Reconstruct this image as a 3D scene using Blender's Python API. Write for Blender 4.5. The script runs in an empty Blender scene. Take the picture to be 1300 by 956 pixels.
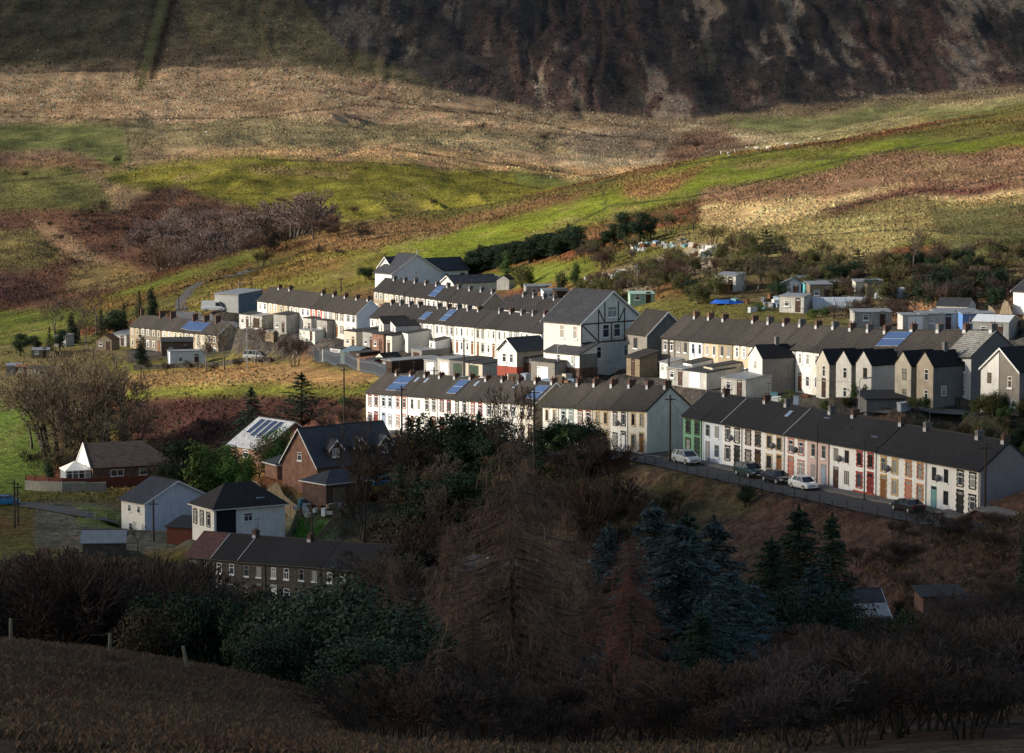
import bpy, math, random
import numpy as np
from mathutils import Vector, Matrix, noise as mnoise
R = math.radians
S = bpy.context.scene
COL = S.collection
rng = np.random.default_rng(7)
random.seed(11)
F, CX, CY, VH = 3611.0, 650.0, 478.0, 130.0
TP = (CY - VH) / F
PIT = math.atan(TP); CP, SP = math.cos(PIT), math.sin(PIT)

def ray(u, v, D):
    """world point at forward distance D seen at photo pixel (u, v)"""
    t = -(v - CY) / F; a = (u - CX) / F
    s = D / (CP + SP * t)
    return a * s, D, s * (-SP + CP * t)
def v2z(v, D):
    t = -(v - CY) / F
    return D * (-SP + CP * t) / (CP + SP * t)
def proj(x, y, z):
    dep = y * CP - z * SP
    up = y * SP + z * CP
    return CX + F * x / dep, CY - F * up / dep

# ------------------------------------------------------------------ materials
MATS = {}
def nodes(name):
    m = bpy.data.materials.new(name); m.use_nodes = True
    nt = m.node_tree; return m, nt, nt.nodes, nt.links, nt.nodes['Principled BSDF']
def mat(name, rgb, rough=.85, amt=.18, scale=1.2, bump=0.0, metal=0.0, spec=.3, rnd=0.0, streak=0.0, fine=0.0):
    """procedural paint/render/metal: base colour with blotches, streaks and a little relief"""
    if name in MATS: return MATS[name]
    m, nt, N, L, b = nodes(name)
    tc = N.new('ShaderNodeTexCoord')
    n1 = N.new('ShaderNodeTexNoise'); n1.inputs['Scale'].default_value = scale; n1.inputs['Detail'].default_value = 5; n1.inputs['Roughness'].default_value = .65
    L.new(tc.outputs['Object'], n1.inputs['Vector'])
    mr = N.new('ShaderNodeMapRange'); mr.inputs[1].default_value = .25; mr.inputs[2].default_value = .75
    mr.inputs[3].default_value = 1 - amt; mr.inputs[4].default_value = 1 + amt * .6
    L.new(n1.outputs['Fac'], mr.inputs[0])
    fac = mr.outputs[0]
    if streak:
        mp = N.new('ShaderNodeMapping'); mp.inputs['Scale'].default_value = (2.2, 2.2, .25)
        L.new(tc.outputs['Object'], mp.inputs[0])
        n2 = N.new('ShaderNodeTexNoise'); n2.inputs['Scale'].default_value = 2.0; n2.inputs['Detail'].default_value = 4
        L.new(mp.outputs[0], n2.inputs['Vector'])
        m2 = N.new('ShaderNodeMapRange'); m2.inputs[1].default_value = .45; m2.inputs[2].default_value = .8
        m2.inputs[3].default_value = 1; m2.inputs[4].default_value = 1 - streak
        L.new(n2.outputs['Fac'], m2.inputs[0])
        mu = N.new('ShaderNodeMath'); mu.operation = 'MULTIPLY'; L.new(fac, mu.inputs[0]); L.new(m2.outputs[0], mu.inputs[1]); fac = mu.outputs[0]
    if fine:
        n3 = N.new('ShaderNodeTexNoise'); n3.inputs['Scale'].default_value = 6; n3.inputs['Detail'].default_value = 3
        L.new(tc.outputs['Object'], n3.inputs['Vector'])
        m3 = N.new('ShaderNodeMapRange'); m3.inputs[1].default_value = .3; m3.inputs[2].default_value = .7; m3.inputs[3].default_value = 1 - fine; m3.inputs[4].default_value = 1 + fine
        L.new(n3.outputs['Fac'], m3.inputs[0])
        mu = N.new('ShaderNodeMath'); mu.operation = 'MULTIPLY'; L.new(fac, mu.inputs[0]); L.new(m3.outputs[0], mu.inputs[1]); fac = mu.outputs[0]
    if rnd:
        oi = N.new('ShaderNodeObjectInfo')
        m4 = N.new('ShaderNodeMapRange'); m4.inputs[3].default_value = 1 - rnd; m4.inputs[4].default_value = 1 + rnd
        L.new(oi.outputs['Random'], m4.inputs[0])
        mu = N.new('ShaderNodeMath'); mu.operation = 'MULTIPLY'; L.new(fac, mu.inputs[0]); L.new(m4.outputs[0], mu.inputs[1]); fac = mu.outputs[0]
    vm = N.new('ShaderNodeVectorMath'); vm.operation = 'SCALE'; vm.inputs[0].default_value = rgb
    L.new(fac, vm.inputs['Scale']); L.new(vm.outputs[0], b.inputs['Base Color'])
    b.inputs['Roughness'].default_value = rough; b.inputs['Metallic'].default_value = metal
    b.inputs['Specular IOR Level'].default_value = spec
    if bump:
        bp = N.new('ShaderNodeBump'); bp.inputs['Strength'].default_value = bump; bp.inputs['Distance'].default_value = .05
        n5 = N.new('ShaderNodeTexNoise'); n5.inputs['Scale'].default_value = 8; n5.inputs['Detail'].default_value = 4
        L.new(tc.outputs['Object'], n5.inputs['Vector']); L.new(n5.outputs['Fac'], bp.inputs['Height']); L.new(bp.outputs[0], b.inputs['Normal'])
    MATS[name] = m; return m

def roofmat(name, rgb, rough=.75, course=.2, dark=.6, patch=.5):
    """slates or concrete tiles laid in courses (rows follow the height), each slate a bit different"""
    if name in MATS: return MATS[name]
    m, nt, N, L, b = nodes(name)
    tc = N.new('ShaderNodeTexCoord'); sx = N.new('ShaderNodeSeparateXYZ'); L.new(tc.outputs['Object'], sx.inputs[0])
    def M(op, a, bb=None):
        q = N.new('ShaderNodeMath'); q.operation = op
        for i, w in enumerate((a, bb)):
            if w is None: continue
            if isinstance(w, (int, float)): q.inputs[i].default_value = w
            else: L.new(w, q.inputs[i])
        return q.outputs[0]
    rowv = M('DIVIDE', sx.outputs['Z'], course)
    fr = M('FRACT', rowv); row = M('FLOOR', rowv)
    cx = M('ADD', M('DIVIDE', M('ADD', sx.outputs['X'], sx.outputs['Y']), .33), M('MULTIPLY', row, .5)); cf = M('FLOOR', cx)
    cb = N.new('ShaderNodeCombineXYZ'); L.new(cf, cb.inputs[0]); L.new(row, cb.inputs[1])
    wn = N.new('ShaderNodeTexWhiteNoise'); wn.noise_dimensions = '2D'; L.new(cb.outputs[0], wn.inputs['Vector'])
    n1 = N.new('ShaderNodeTexNoise'); n1.inputs['Scale'].default_value = .8; n1.inputs['Detail'].default_value = 5; L.new(tc.outputs['Object'], n1.inputs['Vector'])
    line = M('LESS_THAN', fr, .3)
    f = M('SUBTRACT', 1.0, M('MULTIPLY', line, dark))
    f = M('MULTIPLY', f, M('ADD', .8, M('MULTIPLY', wn.outputs[0], .4)))
    f = M('MULTIPLY', f, M('ADD', 1 - patch, M('MULTIPLY', n1.outputs['Fac'], patch * 2)))
    oi = N.new('ShaderNodeObjectInfo'); f = M('MULTIPLY', f, M('ADD', .76, M('MULTIPLY', oi.outputs['Random'], .48)))
    vm = N.new('ShaderNodeVectorMath'); vm.operation = 'SCALE'; vm.inputs[0].default_value = rgb; L.new(f, vm.inputs['Scale'])
    # lichen
    n2 = N.new('ShaderNodeTexNoise'); n2.inputs['Scale'].default_value = 2.7; n2.inputs['Detail'].default_value = 6; L.new(tc.outputs['Object'], n2.inputs['Vector'])
    mr = N.new('ShaderNodeMapRange'); mr.inputs[1].default_value = .6; mr.inputs[2].default_value = .8; mr.inputs[4].default_value = .5; L.new(n2.outputs['Fac'], mr.inputs[0])
    mx = N.new('ShaderNodeMix'); mx.data_type = 'RGBA'; L.new(mr.outputs[0], mx.inputs[0]); L.new(vm.outputs[0], mx.inputs[6]); mx.inputs[7].default_value = (rgb[0] * 1.5, rgb[1] * 1.55, rgb[2] * 1.25, 1)
    L.new(mx.outputs[2], b.inputs['Base Color'])
    b.inputs['Roughness'].default_value = rough; b.inputs['Specular IOR Level'].default_value = .35
    bp = N.new('ShaderNodeBump'); bp.inputs['Strength'].default_value = .5; bp.inputs['Distance'].default_value = .03
    L.new(M('ADD', fr, M('MULTIPLY', wn.outputs[0], .5)), bp.inputs['Height']); L.new(bp.outputs[0], b.inputs['Normal'])
    MATS[name] = m; return m

def masonry(name, c1, c2, mortar, bw, bh, rough=.9, sq=.02):
    if name in MATS: return MATS[name]
    m, nt, N, L, b = nodes(name)
    tc = N.new('ShaderNodeTexCoord'); sx = N.new('ShaderNodeSeparateXYZ'); L.new(tc.outputs['Object'], sx.inputs[0])
    ad = N.new('ShaderNodeMath'); ad.operation = 'ADD'; L.new(sx.outputs[0], ad.inputs[0]); L.new(sx.outputs[1], ad.inputs[1])
    cb = N.new('ShaderNodeCombineXYZ'); L.new(ad.outputs[0], cb.inputs[0]); L.new(sx.outputs[2], cb.inputs[1])
    br = N.new('ShaderNodeTexBrick'); L.new(cb.outputs[0], br.inputs['Vector'])
    br.inputs['Color1'].default_value = (*c1, 1); br.inputs['Color2'].default_value = (*c2, 1); br.inputs['Mortar'].default_value = (*mortar, 1)
    br.inputs['Scale'].default_value = 1; br.inputs['Brick Width'].default_value = bw; br.inputs['Row Height'].default_value = bh; br.inputs['Mortar Size'].default_value = sq
    n1 = N.new('ShaderNodeTexNoise'); n1.inputs['Scale'].default_value = 1.1; n1.inputs['Detail'].default_value = 6; L.new(tc.outputs['Object'], n1.inputs['Vector'])
    mr = N.new('ShaderNodeMapRange'); mr.inputs[1].default_value = .3; mr.inputs[2].default_value = .7; mr.inputs[3].default_value = .7; mr.inputs[4].default_value = 1.25; L.new(n1.outputs['Fac'], mr.inputs[0])
    vm = N.new('ShaderNodeVectorMath'); vm.operation = 'SCALE'; L.new(br.outputs['Color'], vm.inputs[0]); L.new(mr.outputs[0], vm.inputs['Scale'])
    L.new(vm.outputs[0], b.inputs['Base Color']); b.inputs['Roughness'].default_value = rough; b.inputs['Specular IOR Level'].default_value = .2
    MATS[name] = m; return m

def glassmat(name, rgb, rough=.08):
    if name in MATS: return MATS[name]
    m, nt, N, L, b = nodes(name)
    oi = N.new('ShaderNodeObjectInfo'); mr = N.new('ShaderNodeMapRange'); mr.inputs[3].default_value = .5; mr.inputs[4].default_value = 2.2; L.new(oi.outputs['Random'], mr.inputs[0])
    tc = N.new('ShaderNodeTexCoord'); n1 = N.new('ShaderNodeTexNoise'); n1.inputs['Scale'].default_value = 2.5; L.new(tc.outputs['Object'], n1.inputs['Vector'])
    mu = N.new('ShaderNodeMath'); mu.operation = 'MULTIPLY'; L.new(mr.outputs[0], mu.inputs[0]); L.new(n1.outputs['Fac'], mu.inputs[1])
    vm = N.new('ShaderNodeVectorMath'); vm.operation = 'SCALE'; vm.inputs[0].default_value = rgb; L.new(mu.outputs[0], vm.inputs['Scale'])
    gt = N.new('ShaderNodeMath'); gt.operation = 'GREATER_THAN'; gt.inputs[1].default_value = .6; w2 = N.new('ShaderNodeMath'); w2.operation = 'FRACT'; w3 = N.new('ShaderNodeMath'); w3.operation = 'MULTIPLY'; w3.inputs[1].default_value = 7.31
    L.new(oi.outputs['Random'], w3.inputs[0]); L.new(w3.outputs[0], w2.inputs[0]); L.new(w2.outputs[0], gt.inputs[0]); cu = N.new('ShaderNodeMix'); cu.data_type = 'RGBA'; L.new(gt.outputs[0], cu.inputs[0]); L.new(vm.outputs[0], cu.inputs[6]); cu.inputs[7].default_value = (.30, .30, .285, 1) if name == 'window_glass' else (*rgb, 1)
    L.new(cu.outputs[2], b.inputs['Base Color']); b.inputs['Roughness'].default_value = rough; b.inputs['Specular IOR Level'].default_value = .7
    MATS[name] = m; return m

def solarmat():
    if 'solar' in MATS: return MATS['solar']
    m, nt, N, L, b = nodes('solar')
    b.inputs['Base Color'].default_value = (.045, .085, .20, 1); b.inputs['Roughness'].default_value = .22; b.inputs['Specular IOR Level'].default_value = .8
    MATS['solar'] = m; return m

def plantmat(name, rgb, alt, rough=.75, scale=.6, trans=0.0, rnd=.25, spec=.2):
    """leaves or twigs: two tones in clumps, plus a difference from plant to plant"""
    if name in MATS: return MATS[name]
    m, nt, N, L, b = nodes(name)
    tc = N.new('ShaderNodeTexCoord'); ge = N.new('ShaderNodeNewGeometry')
    n1 = N.new('ShaderNodeTexNoise'); n1.inputs['Scale'].default_value = scale; n1.inputs['Detail'].default_value = 4; L.new(ge.outputs['Position'], n1.inputs['Vector'])
    mr = N.new('ShaderNodeMapRange'); mr.inputs[1].default_value = .35; mr.inputs[2].default_value = .65; L.new(n1.outputs['Fac'], mr.inputs[0])
    mx = N.new('ShaderNodeMix'); mx.data_type = 'RGBA'; L.new(mr.outputs[0], mx.inputs[0]); mx.inputs[6].default_value = (*rgb, 1); mx.inputs[7].default_value = (*alt, 1)
    oi = N.new('ShaderNodeObjectInfo'); m4 = N.new('ShaderNodeMapRange'); m4.inputs[3].default_value = 1 - rnd; m4.inputs[4].default_value = 1 + rnd
    L.new(oi.outputs['Random'], m4.inputs[0])
    vm = N.new('ShaderNodeVectorMath'); vm.operation = 'SCALE'; L.new(mx.outputs[2], vm.inputs[0]); L.new(m4.outputs[0], vm.inputs['Scale'])
    L.new(vm.outputs[0], b.inputs['Base Color']); b.inputs['Roughness'].default_value = rough; b.inputs['Specular IOR Level'].default_value = spec
    if trans:
        tr = N.new('ShaderNodeBsdfTranslucent'); L.new(vm.outputs[0], tr.inputs[0])
        ms = N.new('ShaderNodeMixShader'); ms.inputs[0].default_value = trans; L.new(b.outputs[0], ms.inputs[1]); L.new(tr.outputs[0], ms.inputs[2])
        L.new(ms.outputs[0], N['Material Output'].inputs[0])
    MATS[name] = m; return m

# ------------------------------------------------------------------ mesh collecting
class MB:
    def __init__(s): s.v = []; s.f = []; s.mi = []
    def poly(s, pts, mi=0):
        n = len(s.v); s.v += [tuple(p) for p in pts]; s.f.append(tuple(range(n, n + len(pts)))); s.mi.append(mi)
    def box(s, x0, x1, y0, y1, z0, z1, mi=0):
        n = len(s.v)
        s.v += [(x0, y0, z0), (x1, y0, z0), (x1, y1, z0), (x0, y1, z0), (x0, y0, z1), (x1, y0, z1), (x1, y1, z1), (x0, y1, z1)]
        for q in ((0, 3, 2, 1), (4, 5, 6, 7), (0, 1, 5, 4), (1, 2, 6, 5), (2, 3, 7, 6), (3, 0, 4, 7)):
            s.f.append(tuple(n + i for i in q)); s.mi.append(mi)
        return s
    def prism(s, pts, axis, a0, a1, mi=0):
        """extrude polygon pts (in the two other axes) along axis 0/1/2"""
        def mk(p, a):
            q = list(p); q.insert(axis, a); return tuple(q)
        n = len(s.v); k = len(pts)
        s.v += [mk(p, a0) for p in pts] + [mk(p, a1) for p in pts]
        s.f.append(tuple(n + i for i in reversed(range(k)))); s.mi.append(mi)
        s.f.append(tuple(n + k + i for i in range(k))); s.mi.append(mi)
        for i in range(k):
            j = (i + 1) % k; s.f.append((n + i, n + j, n + k + j, n + k + i)); s.mi.append(mi)
        return s
    def tube(s, pts, r, sides=6, mi=0, r1=None):
        pts = [Vector(p) for p in pts]; k = len(pts); n0 = len(s.v)
        for i, p in enumerate(pts):
            d = (pts[min(i + 1, k - 1)] - pts[max(i - 1, 0)]).normalized()
            a = d.cross(Vector((0, 0, 1)) if abs(d.z) < .95 else Vector((1, 0, 0))).normalized(); b = d.cross(a)
            rr = r if r1 is None else r + (r1 - r) * i / (k - 1)
            for q in range(sides):
                t = 2 * math.pi * q / sides; s.v.append(tuple(p + (a * math.cos(t) + b * math.sin(t)) * rr))
        for i in range(k - 1):
            for q in range(sides):
                w = (q + 1) % sides; a = n0 + i * sides
                s.f.append((a + q, a + w, a + sides + w, a + sides + q)); s.mi.append(mi)
        s.f.append(tuple(n0 + q for q in reversed(range(sides)))); s.mi.append(mi)
        s.f.append(tuple(n0 + (k - 1) * sides + q for q in range(sides))); s.mi.append(mi)
        return s
    def cyl(s, c, axis, r, h, sides=14, mi=0):
        pts = [(r * math.cos(2 * math.pi * i / sides) + 0, r * math.sin(2 * math.pi * i / sides)) for i in range(sides)]
        o = [c[i] for i in range(3) if i != axis]
        s.prism([(p[0] + o[0], p[1] + o[1]) for p in pts], axis, c[axis] - h / 2, c[axis] + h / 2, mi); return s
    def mesh(s, name, mats, shear=0.0):
        me = bpy.data.meshes.new(name)
        vv = s.v if not shear else [(x, y, z + shear * x) for x, y, z in s.v]
        me.from_pydata(vv, [], s.f)
        for m in mats: me.materials.append(m)
        if len(mats) > 1: me.polygons.foreach_set('material_index', s.mi)
        me.update(); return me

def link(name, me, parent=None, loc=None):
    o = bpy.data.objects.new(name, me); COL.objects.link(o)
    if parent is not None: o.parent = parent
    if loc is not None: o.location = loc
    return o
def part(name, mb, m, parent, loc=None, shear=0.0):
    ms = m if isinstance(m, (list, tuple)) else [m]
    return link(name, mb.mesh(name, ms, shear), parent, loc)
def tag(o, label=None, cat=None, group=None, kind=None):
    if label: o['label'] = label
    if cat: o['category'] = cat
    if group: o['group'] = group
    if kind: o['kind'] = kind
    return o
def empty(name, loc, rz, label, cat, group=None):
    o = bpy.data.objects.new(name, None); COL.objects.link(o); o.location = loc; o.rotation_euler = (0, 0, rz)
    o.empty_display_size = .3
    return tag(o, label, cat, group)
def npmesh(name, V, Fc, m, smooth=False):
    """V (n,3), Fc (k,3|4)"""
    me = bpy.data.meshes.new(name); V = np.ascontiguousarray(V, dtype=np.float32); Fc = np.ascontiguousarray(Fc, dtype=np.int32)
    me.vertices.add(len(V)); me.vertices.foreach_set('co', V.ravel())
    k = Fc.shape[1]; me.loops.add(Fc.size); me.loops.foreach_set('vertex_index', Fc.ravel())
    me.polygons.add(len(Fc)); me.polygons.foreach_set('loop_start', np.arange(0, Fc.size, k, dtype=np.int32))
    if smooth: me.polygons.foreach_set('use_smooth', np.ones(len(Fc), dtype=bool))
    me.update(calc_edges=True)
    for q in (m if isinstance(m, (list, tuple)) else [m]): me.materials.append(q)
    return me
CACHE = {}
def cached(key, fn):
    if key not in CACHE: CACHE[key] = fn()
    return CACHE[key]
ORD = ['first', 'second', 'third', 'fourth', 'fifth', 'sixth', 'seventh', 'eighth', 'ninth', 'tenth', 'eleventh', 'twelfth', 'thirteenth',
       'fourteenth', 'fifteenth', 'sixteenth', 'seventeenth', 'eighteenth', 'nineteenth', 'twentieth']

# ------------------------------------------------------------------ terrain heights
# for each forward distance (row) the photo row v at which that ground lies, by photo column
UC = np.array([-350, 0, 150, 300, 450, 600, 750, 900, 1050, 1200, 1300, 1650], float)
TB = [
 (30,  [1090]*12),
 (60,  [950, 955, 958, 962, 965, 968, 968, 966, 962, 955, 950, 945]),
 (110, [855, 875, 888, 905, 930, 950, 950, 935, 900, 862, 850, 840]),
 (150, [795, 816, 832, 860, 895, 920, 918, 895, 840, 803, 793, 780]),
 (200, [852, 855, 858, 870, 890, 915, 915, 905, 880, 860, 850, 840]),
 (250, [870, 875, 880, 885, 890, 900, 895, 890, 885, 870, 850, 820]),
 (285, [850, 855, 860, 865, 865, 850, 820, 790, 745, 676, 640, 600]),
 (320, [810, 815, 820, 825, 820, 770, 700, 655, 624, 572, 556, 540]),
 (350, [770, 775, 780, 785, 780, 690, 612, 588, 548, 520, 512, 500]),
 (385, [715, 710, 711, 711, 690, 598, 562, 492, 480, 480, 475, 460]),
 (430, [645, 640, 638, 638, 570, 530, 470, 440, 430, 425, 418, 400]),
 (480, [590, 590, 600, 575, 497, 474, 428, 396, 385, 375, 365, 345]),
 (520, [545, 548, 535, 500, 470, 452, 395, 350, 338, 325, 315, 300]),
 (600, [480, 480, 470, 455, 436, 412, 345, 305, 292, 275, 262, 240]),
 (680, [450, 440, 432, 405, 375, 362, 300, 262, 240, 225, 210, 180]),
 (760, [430, 420, 400, 365, 325, 300, 262, 228, 208, 188, 170, 135]),
 (850, [420, 400, 366, 330, 290, 262, 232, 203, 180, 155, 137, 95]),
 (960, [400, 385, 362, 345, 318, 285, 252, 222, 198, 172, 156, 110]),
 (1100, [340, 330, 325, 312, 290, 275, 248, 220, 198, 170, 154, 110]),
 (1250, [275, 270, 262, 252, 243, 242, 232, 214, 190, 162, 146, 105]),
 (1400, [235, 230, 215, 207, 205, 212, 222, 205, 184, 154, 139, 100]),
 (1600, [185, 180, 175, 165, 165, 176, 188, 183, 168, 142, 127, 95]),
 (1800, [135, 130, 130, 125, 129, 140, 153, 152, 137, 121, 113, 85]),
 (1950, [70, 70, 68, 62, 68, 72, 76, 76, 70, 62, 56, 40]),
 (2200, [-40, -45, -50, -50, -45, -45, -50, -50, -55, -60, -60, -70]),
 (2600, [-200]*12), (3400, [-330]*12), (5200, [-330]*12)]
TD = np.array([r[0] for r in TB], float)
TZ = np.array([[v2z(v, r[0]) for v in r[1]] for r in TB])
def _pchip(x, y):
    h = np.diff(x)[:, None]; d = np.diff(y, axis=0) / h
    m = np.zeros_like(y); w1 = 2 * h[1:] + h[:-1]; w2 = h[1:] + 2 * h[:-1]
    same = d[:-1] * d[1:] > 0
    with np.errstate(divide='ignore', invalid='ignore'):
        hm = (w1 + w2) / (w1 / d[:-1] + w2 / d[1:])
    m[1:-1] = np.where(same, hm, 0); m[0] = d[0]; m[-1] = d[-1]; return m
TM = _pchip(TD, TZ)
def base_height(x, y):
    x = np.asarray(x, float); y = np.asarray(y, float)
    D = np.clip(y, 30, 5199); c = CX + F * x / np.maximum(y, 30)
    c = np.clip(c, UC[0], UC[-1] - 1e-3)
    k = np.clip(np.searchsorted(TD, D, side='right') - 1, 0, len(TD) - 2)
    h = TD[k + 1] - TD[k]; t = (D - TD[k]) / h
    h00 = 2*t**3 - 3*t**2 + 1; h10 = t**3 - 2*t**2 + t; h01 = -2*t**3 + 3*t**2; h11 = t**3 - t**2
    def colv(j): return h00 * TZ[k, j] + h10 * h * TM[k, j] + h01 * TZ[k + 1, j] + h11 * h * TM[k + 1, j]
    j = np.clip(np.searchsorted(UC, c, side='right') - 1, 0, len(UC) - 2)
    s = (c - UC[j]) / (UC[j + 1] - UC[j]); n = len(UC) - 1
    p0, p1, p2, p3 = colv(np.maximum(j - 1, 0)), colv(j), colv(j + 1), colv(np.minimum(j + 2, n))
    m1 = (p2 - p0) * .5; m2 = (p3 - p1) * .5
    z = (2*s**3 - 3*s**2 + 1) * p1 + (s**3 - 2*s**2 + s) * m1 + (-2*s**3 + 3*s**2) * p2 + (s**3 - s**2) * m2
    near = np.clip((30 - y) / 30, 0, 3)
    return z + near * 6.0 * np.where(y < 30, 1, 0)
# value noise, vectorised
_perm = rng.random((256, 256))
def vnoise(x, y):
    xi = np.floor(x).astype(int); yi = np.floor(y).astype(int); fx = x - xi; fy = y - yi
    fx = fx * fx * (3 - 2 * fx); fy = fy * fy * (3 - 2 * fy)
    g = lambda a, b: _perm[a & 255, b & 255]
    return (g(xi, yi) * (1 - fx) + g(xi + 1, yi) * fx) * (1 - fy) + (g(xi, yi + 1) * (1 - fx) + g(xi + 1, yi + 1) * fx) * fy
def fbm(x, y, o=4):
    s = 0; a = .5
    for i in range(o): s = s + a * (vnoise(x + 17.3 * i, y - 9.1 * i) - .5); x = x * 2.03; y = y * 2.03; a *= .5
    return s
def relief(x, y):
    D = np.maximum(y, 1)
    far = np.clip((D - 900) / 200, 0, 1) * np.clip((1850 - D) / 150, 0, 1)
    z = fbm(x / 60, y / 60, 4) * np.clip((D - 560) / 400, 0, 1) * 9 + far * (fbm(x / 42 + y / 300, y / 110, 4) * 9 - np.abs(fbm(x / 55 + 5, y / 150 + x / 400, 3)) * -10 - 2) + fbm(x / 9, y / 9, 3) * np.clip(D / 500, .25, 1.6) * .8
    # gullies running down the far mountain
    g = np.clip((D - 1790) / 160, 0, 1)
    q = vnoise(x / 34 + fbm(x / 50, y / 90, 2) * 3.0, y / 420 + 3)
    q2 = vnoise(x / 13 + fbm(x / 30, y / 60, 2) * 2.5, y / 260 + 8)
    uu = CX + F * x / D; g = g * (.35 + .65 * np.clip((uu - 380) / 200, 0, 1))
    z = z - g * (np.abs(q - .5) * -9 + 2 + np.abs(q2 - .5) * -6 + fbm(x / 12, y / 30, 3) * 5)
    # flutes on the grassy bank
    b = np.clip(1 - np.abs(D - 1190) / 90, 0, 1) * np.clip((x + 170) / 60, 0, 1) * np.clip((60 - x) / 60, 0, 1)
    z = z - b * np.abs(vnoise(x / 9 + y / 60, y / 300) - .5) * 7
    return z
PADS = []      # x, y, z, radius
_pad = None
def height(x, y):
    global _pad
    x = np.atleast_1d(np.asarray(x, float)); y = np.atleast_1d(np.asarray(y, float))
    zb = base_height(x, y)
    if PADS and (_pad is None or len(_pad) != len(PADS)):
        _pad = np.array(PADS)
    W = np.zeros_like(zb)
    if PADS:
        idx = np.where((y > 140) & (y < 760))[0]
        for c0 in range(0, len(idx), 20000):
            ii = idx[c0:c0 + 20000]
            near = (_pad[:, 1] > y[ii].min() - 60) & (_pad[:, 1] < y[ii].max() + 60); P = _pad[near]
            if not len(P): continue
            d2 = (x[ii, None] - P[None, :, 0]) ** 2 + (y[ii, None] - P[None, :, 1]) ** 2
            q = P[:, 3] ** 2 / (d2 + .05); w = q * q * q
            W[ii] = w.sum(1); zb[ii] = (zb[ii] + (w * P[:, 2]).sum(1)) / (1 + W[ii])
    return zb + relief(x, y) / (1 + W)
def hz(x, y): return float(height(x, y)[0])
def ground(u, v=None, D=None):
    """world point on the ground under photo pixel (u, v), or at column u and distance D"""
    if D is not None:
        x = (u - CX) / F * D * 1.0
        for _ in range(3):
            z = hz(x, D); x = (u - CX) / F * (D * CP - z * SP)
        return x, D, hz(x, D)
    Ds = np.exp(np.linspace(math.log(60), math.log(2600), 1400)); x = (u - CX) / F * Ds * 1.005
    z = height(x, Ds); _, vv = proj(x, Ds, z)
    k = int(np.argmax(vv <= v)); D = Ds[k] if vv[k] <= v else 2600
    return ground(u, D=float(D))
# ------------------------------------------------------------------ building materials
def paint(rgb, name=None):
    name = name or 'render_%02x%02x%02x' % tuple(int(c * 255) for c in rgb)
    return mat(name, rgb, .85, .14, .9, bump=.15, streak=.22, fine=.05)
ROOF_DARK = roofmat('tile_charcoal', (.022, .019, .019), .85)
ROOF_BLUE = roofmat('tile_blue_black', (.013, .013, .016), .85)
ROOF_BROWN = roofmat('tile_brown_grey', (.038, .032, .028), .85)
ROOF_SLATE = roofmat('slate_grey', (.036, .037, .043), .65, dark=.3)
ROOF_WARM = roofmat('tile_warm_brown', (.10, .07, .055), .85)
ROOF_RED = roofmat('tile_dull_red', (.10, .045, .04), .8)
STONE = masonry('pennant_stone', (.20, .17, .13), (.11, .10, .09), (.26, .24, .20), .5, .22)
STONE_DK = masonry('dark_stone', (.085, .07, .058), (.045, .04, .036), (.12, .11, .09), .5, .22)
BRICK = masonry('red_brick', (.24, .10, .06), (.18, .075, .05), (.24, .2, .17), .225, .075, sq=.01)
BRICK_DK = masonry('brown_brick', (.13, .062, .045), (.09, .05, .04), (.13, .11, .095), .225, .075, sq=.01)
ROUGHCAST = mat('grey_roughcast', (.24, .225, .20), .95, .25, .8, bump=.4, streak=.25, fine=.1)
CEMENT = mat('bare_cement_render', (.17, .165, .165), .95, .2, .7, bump=.3, streak=.3, fine=.08)
TANCAST = mat('tan_roughcast', (.33, .27, .19), .95, .22, .8, bump=.4, streak=.25, fine=.1)
PINKCAST = mat('pink_grey_pebbledash', (.27, .235, .235), .95, .12, .8, bump=.4, streak=.15, fine=.08)
WHITE = paint((.80, .79, .76)); CREAM = paint((.70, .66, .57)); OFFW = paint((.68, .67, .63)); PALEBLUE = paint((.62, .68, .78))
GREENW = paint((.17, .33, .22)); PINKW = paint((.55, .42, .40)); PALEG = paint((.55, .60, .56)); GREYW = paint((.52, .52, .51)); SHADEBLUE = paint((.60, .66, .74))
BEIGE = paint((.54, .49, .40)); REDW = paint((.42, .09, .05)); BUFF = paint((.50, .42, .30))
UPVC = mat('white_frame', (.8, .8, .8), .35, .05, 2)
GLASS = glassmat('window_glass', (.07, .085, .10))
LEAD = mat('lead_flashing', (.45, .47, .5), .5, .2, 3)
POT = mat('clay_pot', (.17, .08, .05), .8, .3, 3)
GUT = mat('black_gutter', (.02, .02, .02), .4); GUTW = mat('white_gutter', (.7, .7, .7), .4)
DISHM = mat('dish_grey', (.10, .10, .11), .5)
def tone(n, rgb, rough=.6, **k): return mat(n, rgb, rough, .15, 2, **k)
T = dict(black=tone('black_trim', (.008, .012, .016)), brown=tone('dark_brown_trim', (.055, .025, .018)), dgreen=tone('dark_green_trim', (.02, .05, .03)),
         red=tone('red_trim', (.30, .02, .025)), dred=tone('dark_red_trim', (.16, .02, .02)), pink=tone('salmon_trim', (.42, .17, .13)), orange=tone('orange_trim', (.48, .20, .09)),
         tan=tone('tan_trim', (.48, .36, .20)), ochre=tone('ochre_trim', (.50, .33, .13)), teal=tone('teal_trim', (.14, .30, .32)), blue=tone('grey_blue_trim', (.25, .32, .42)),
         white=UPVC, wood=tone('varnished_wood', (.20, .08, .03)), grey=tone('grey_trim', (.25, .25, .26)), cream=tone('cream_trim', (.62, .55, .40)))
SOLAR = solarmat(); ALU = tone('aluminium_rail', (.6, .62, .65), .4, metal=.5)
TIMBER = mat('weathered_timber', (.22, .175, .12), .9, .3, 1.5, streak=.3, fine=.15)
TIMBER_DK = mat('dark_timber', (.05, .03, .022), .85, .3, 1.5, streak=.2)
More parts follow.
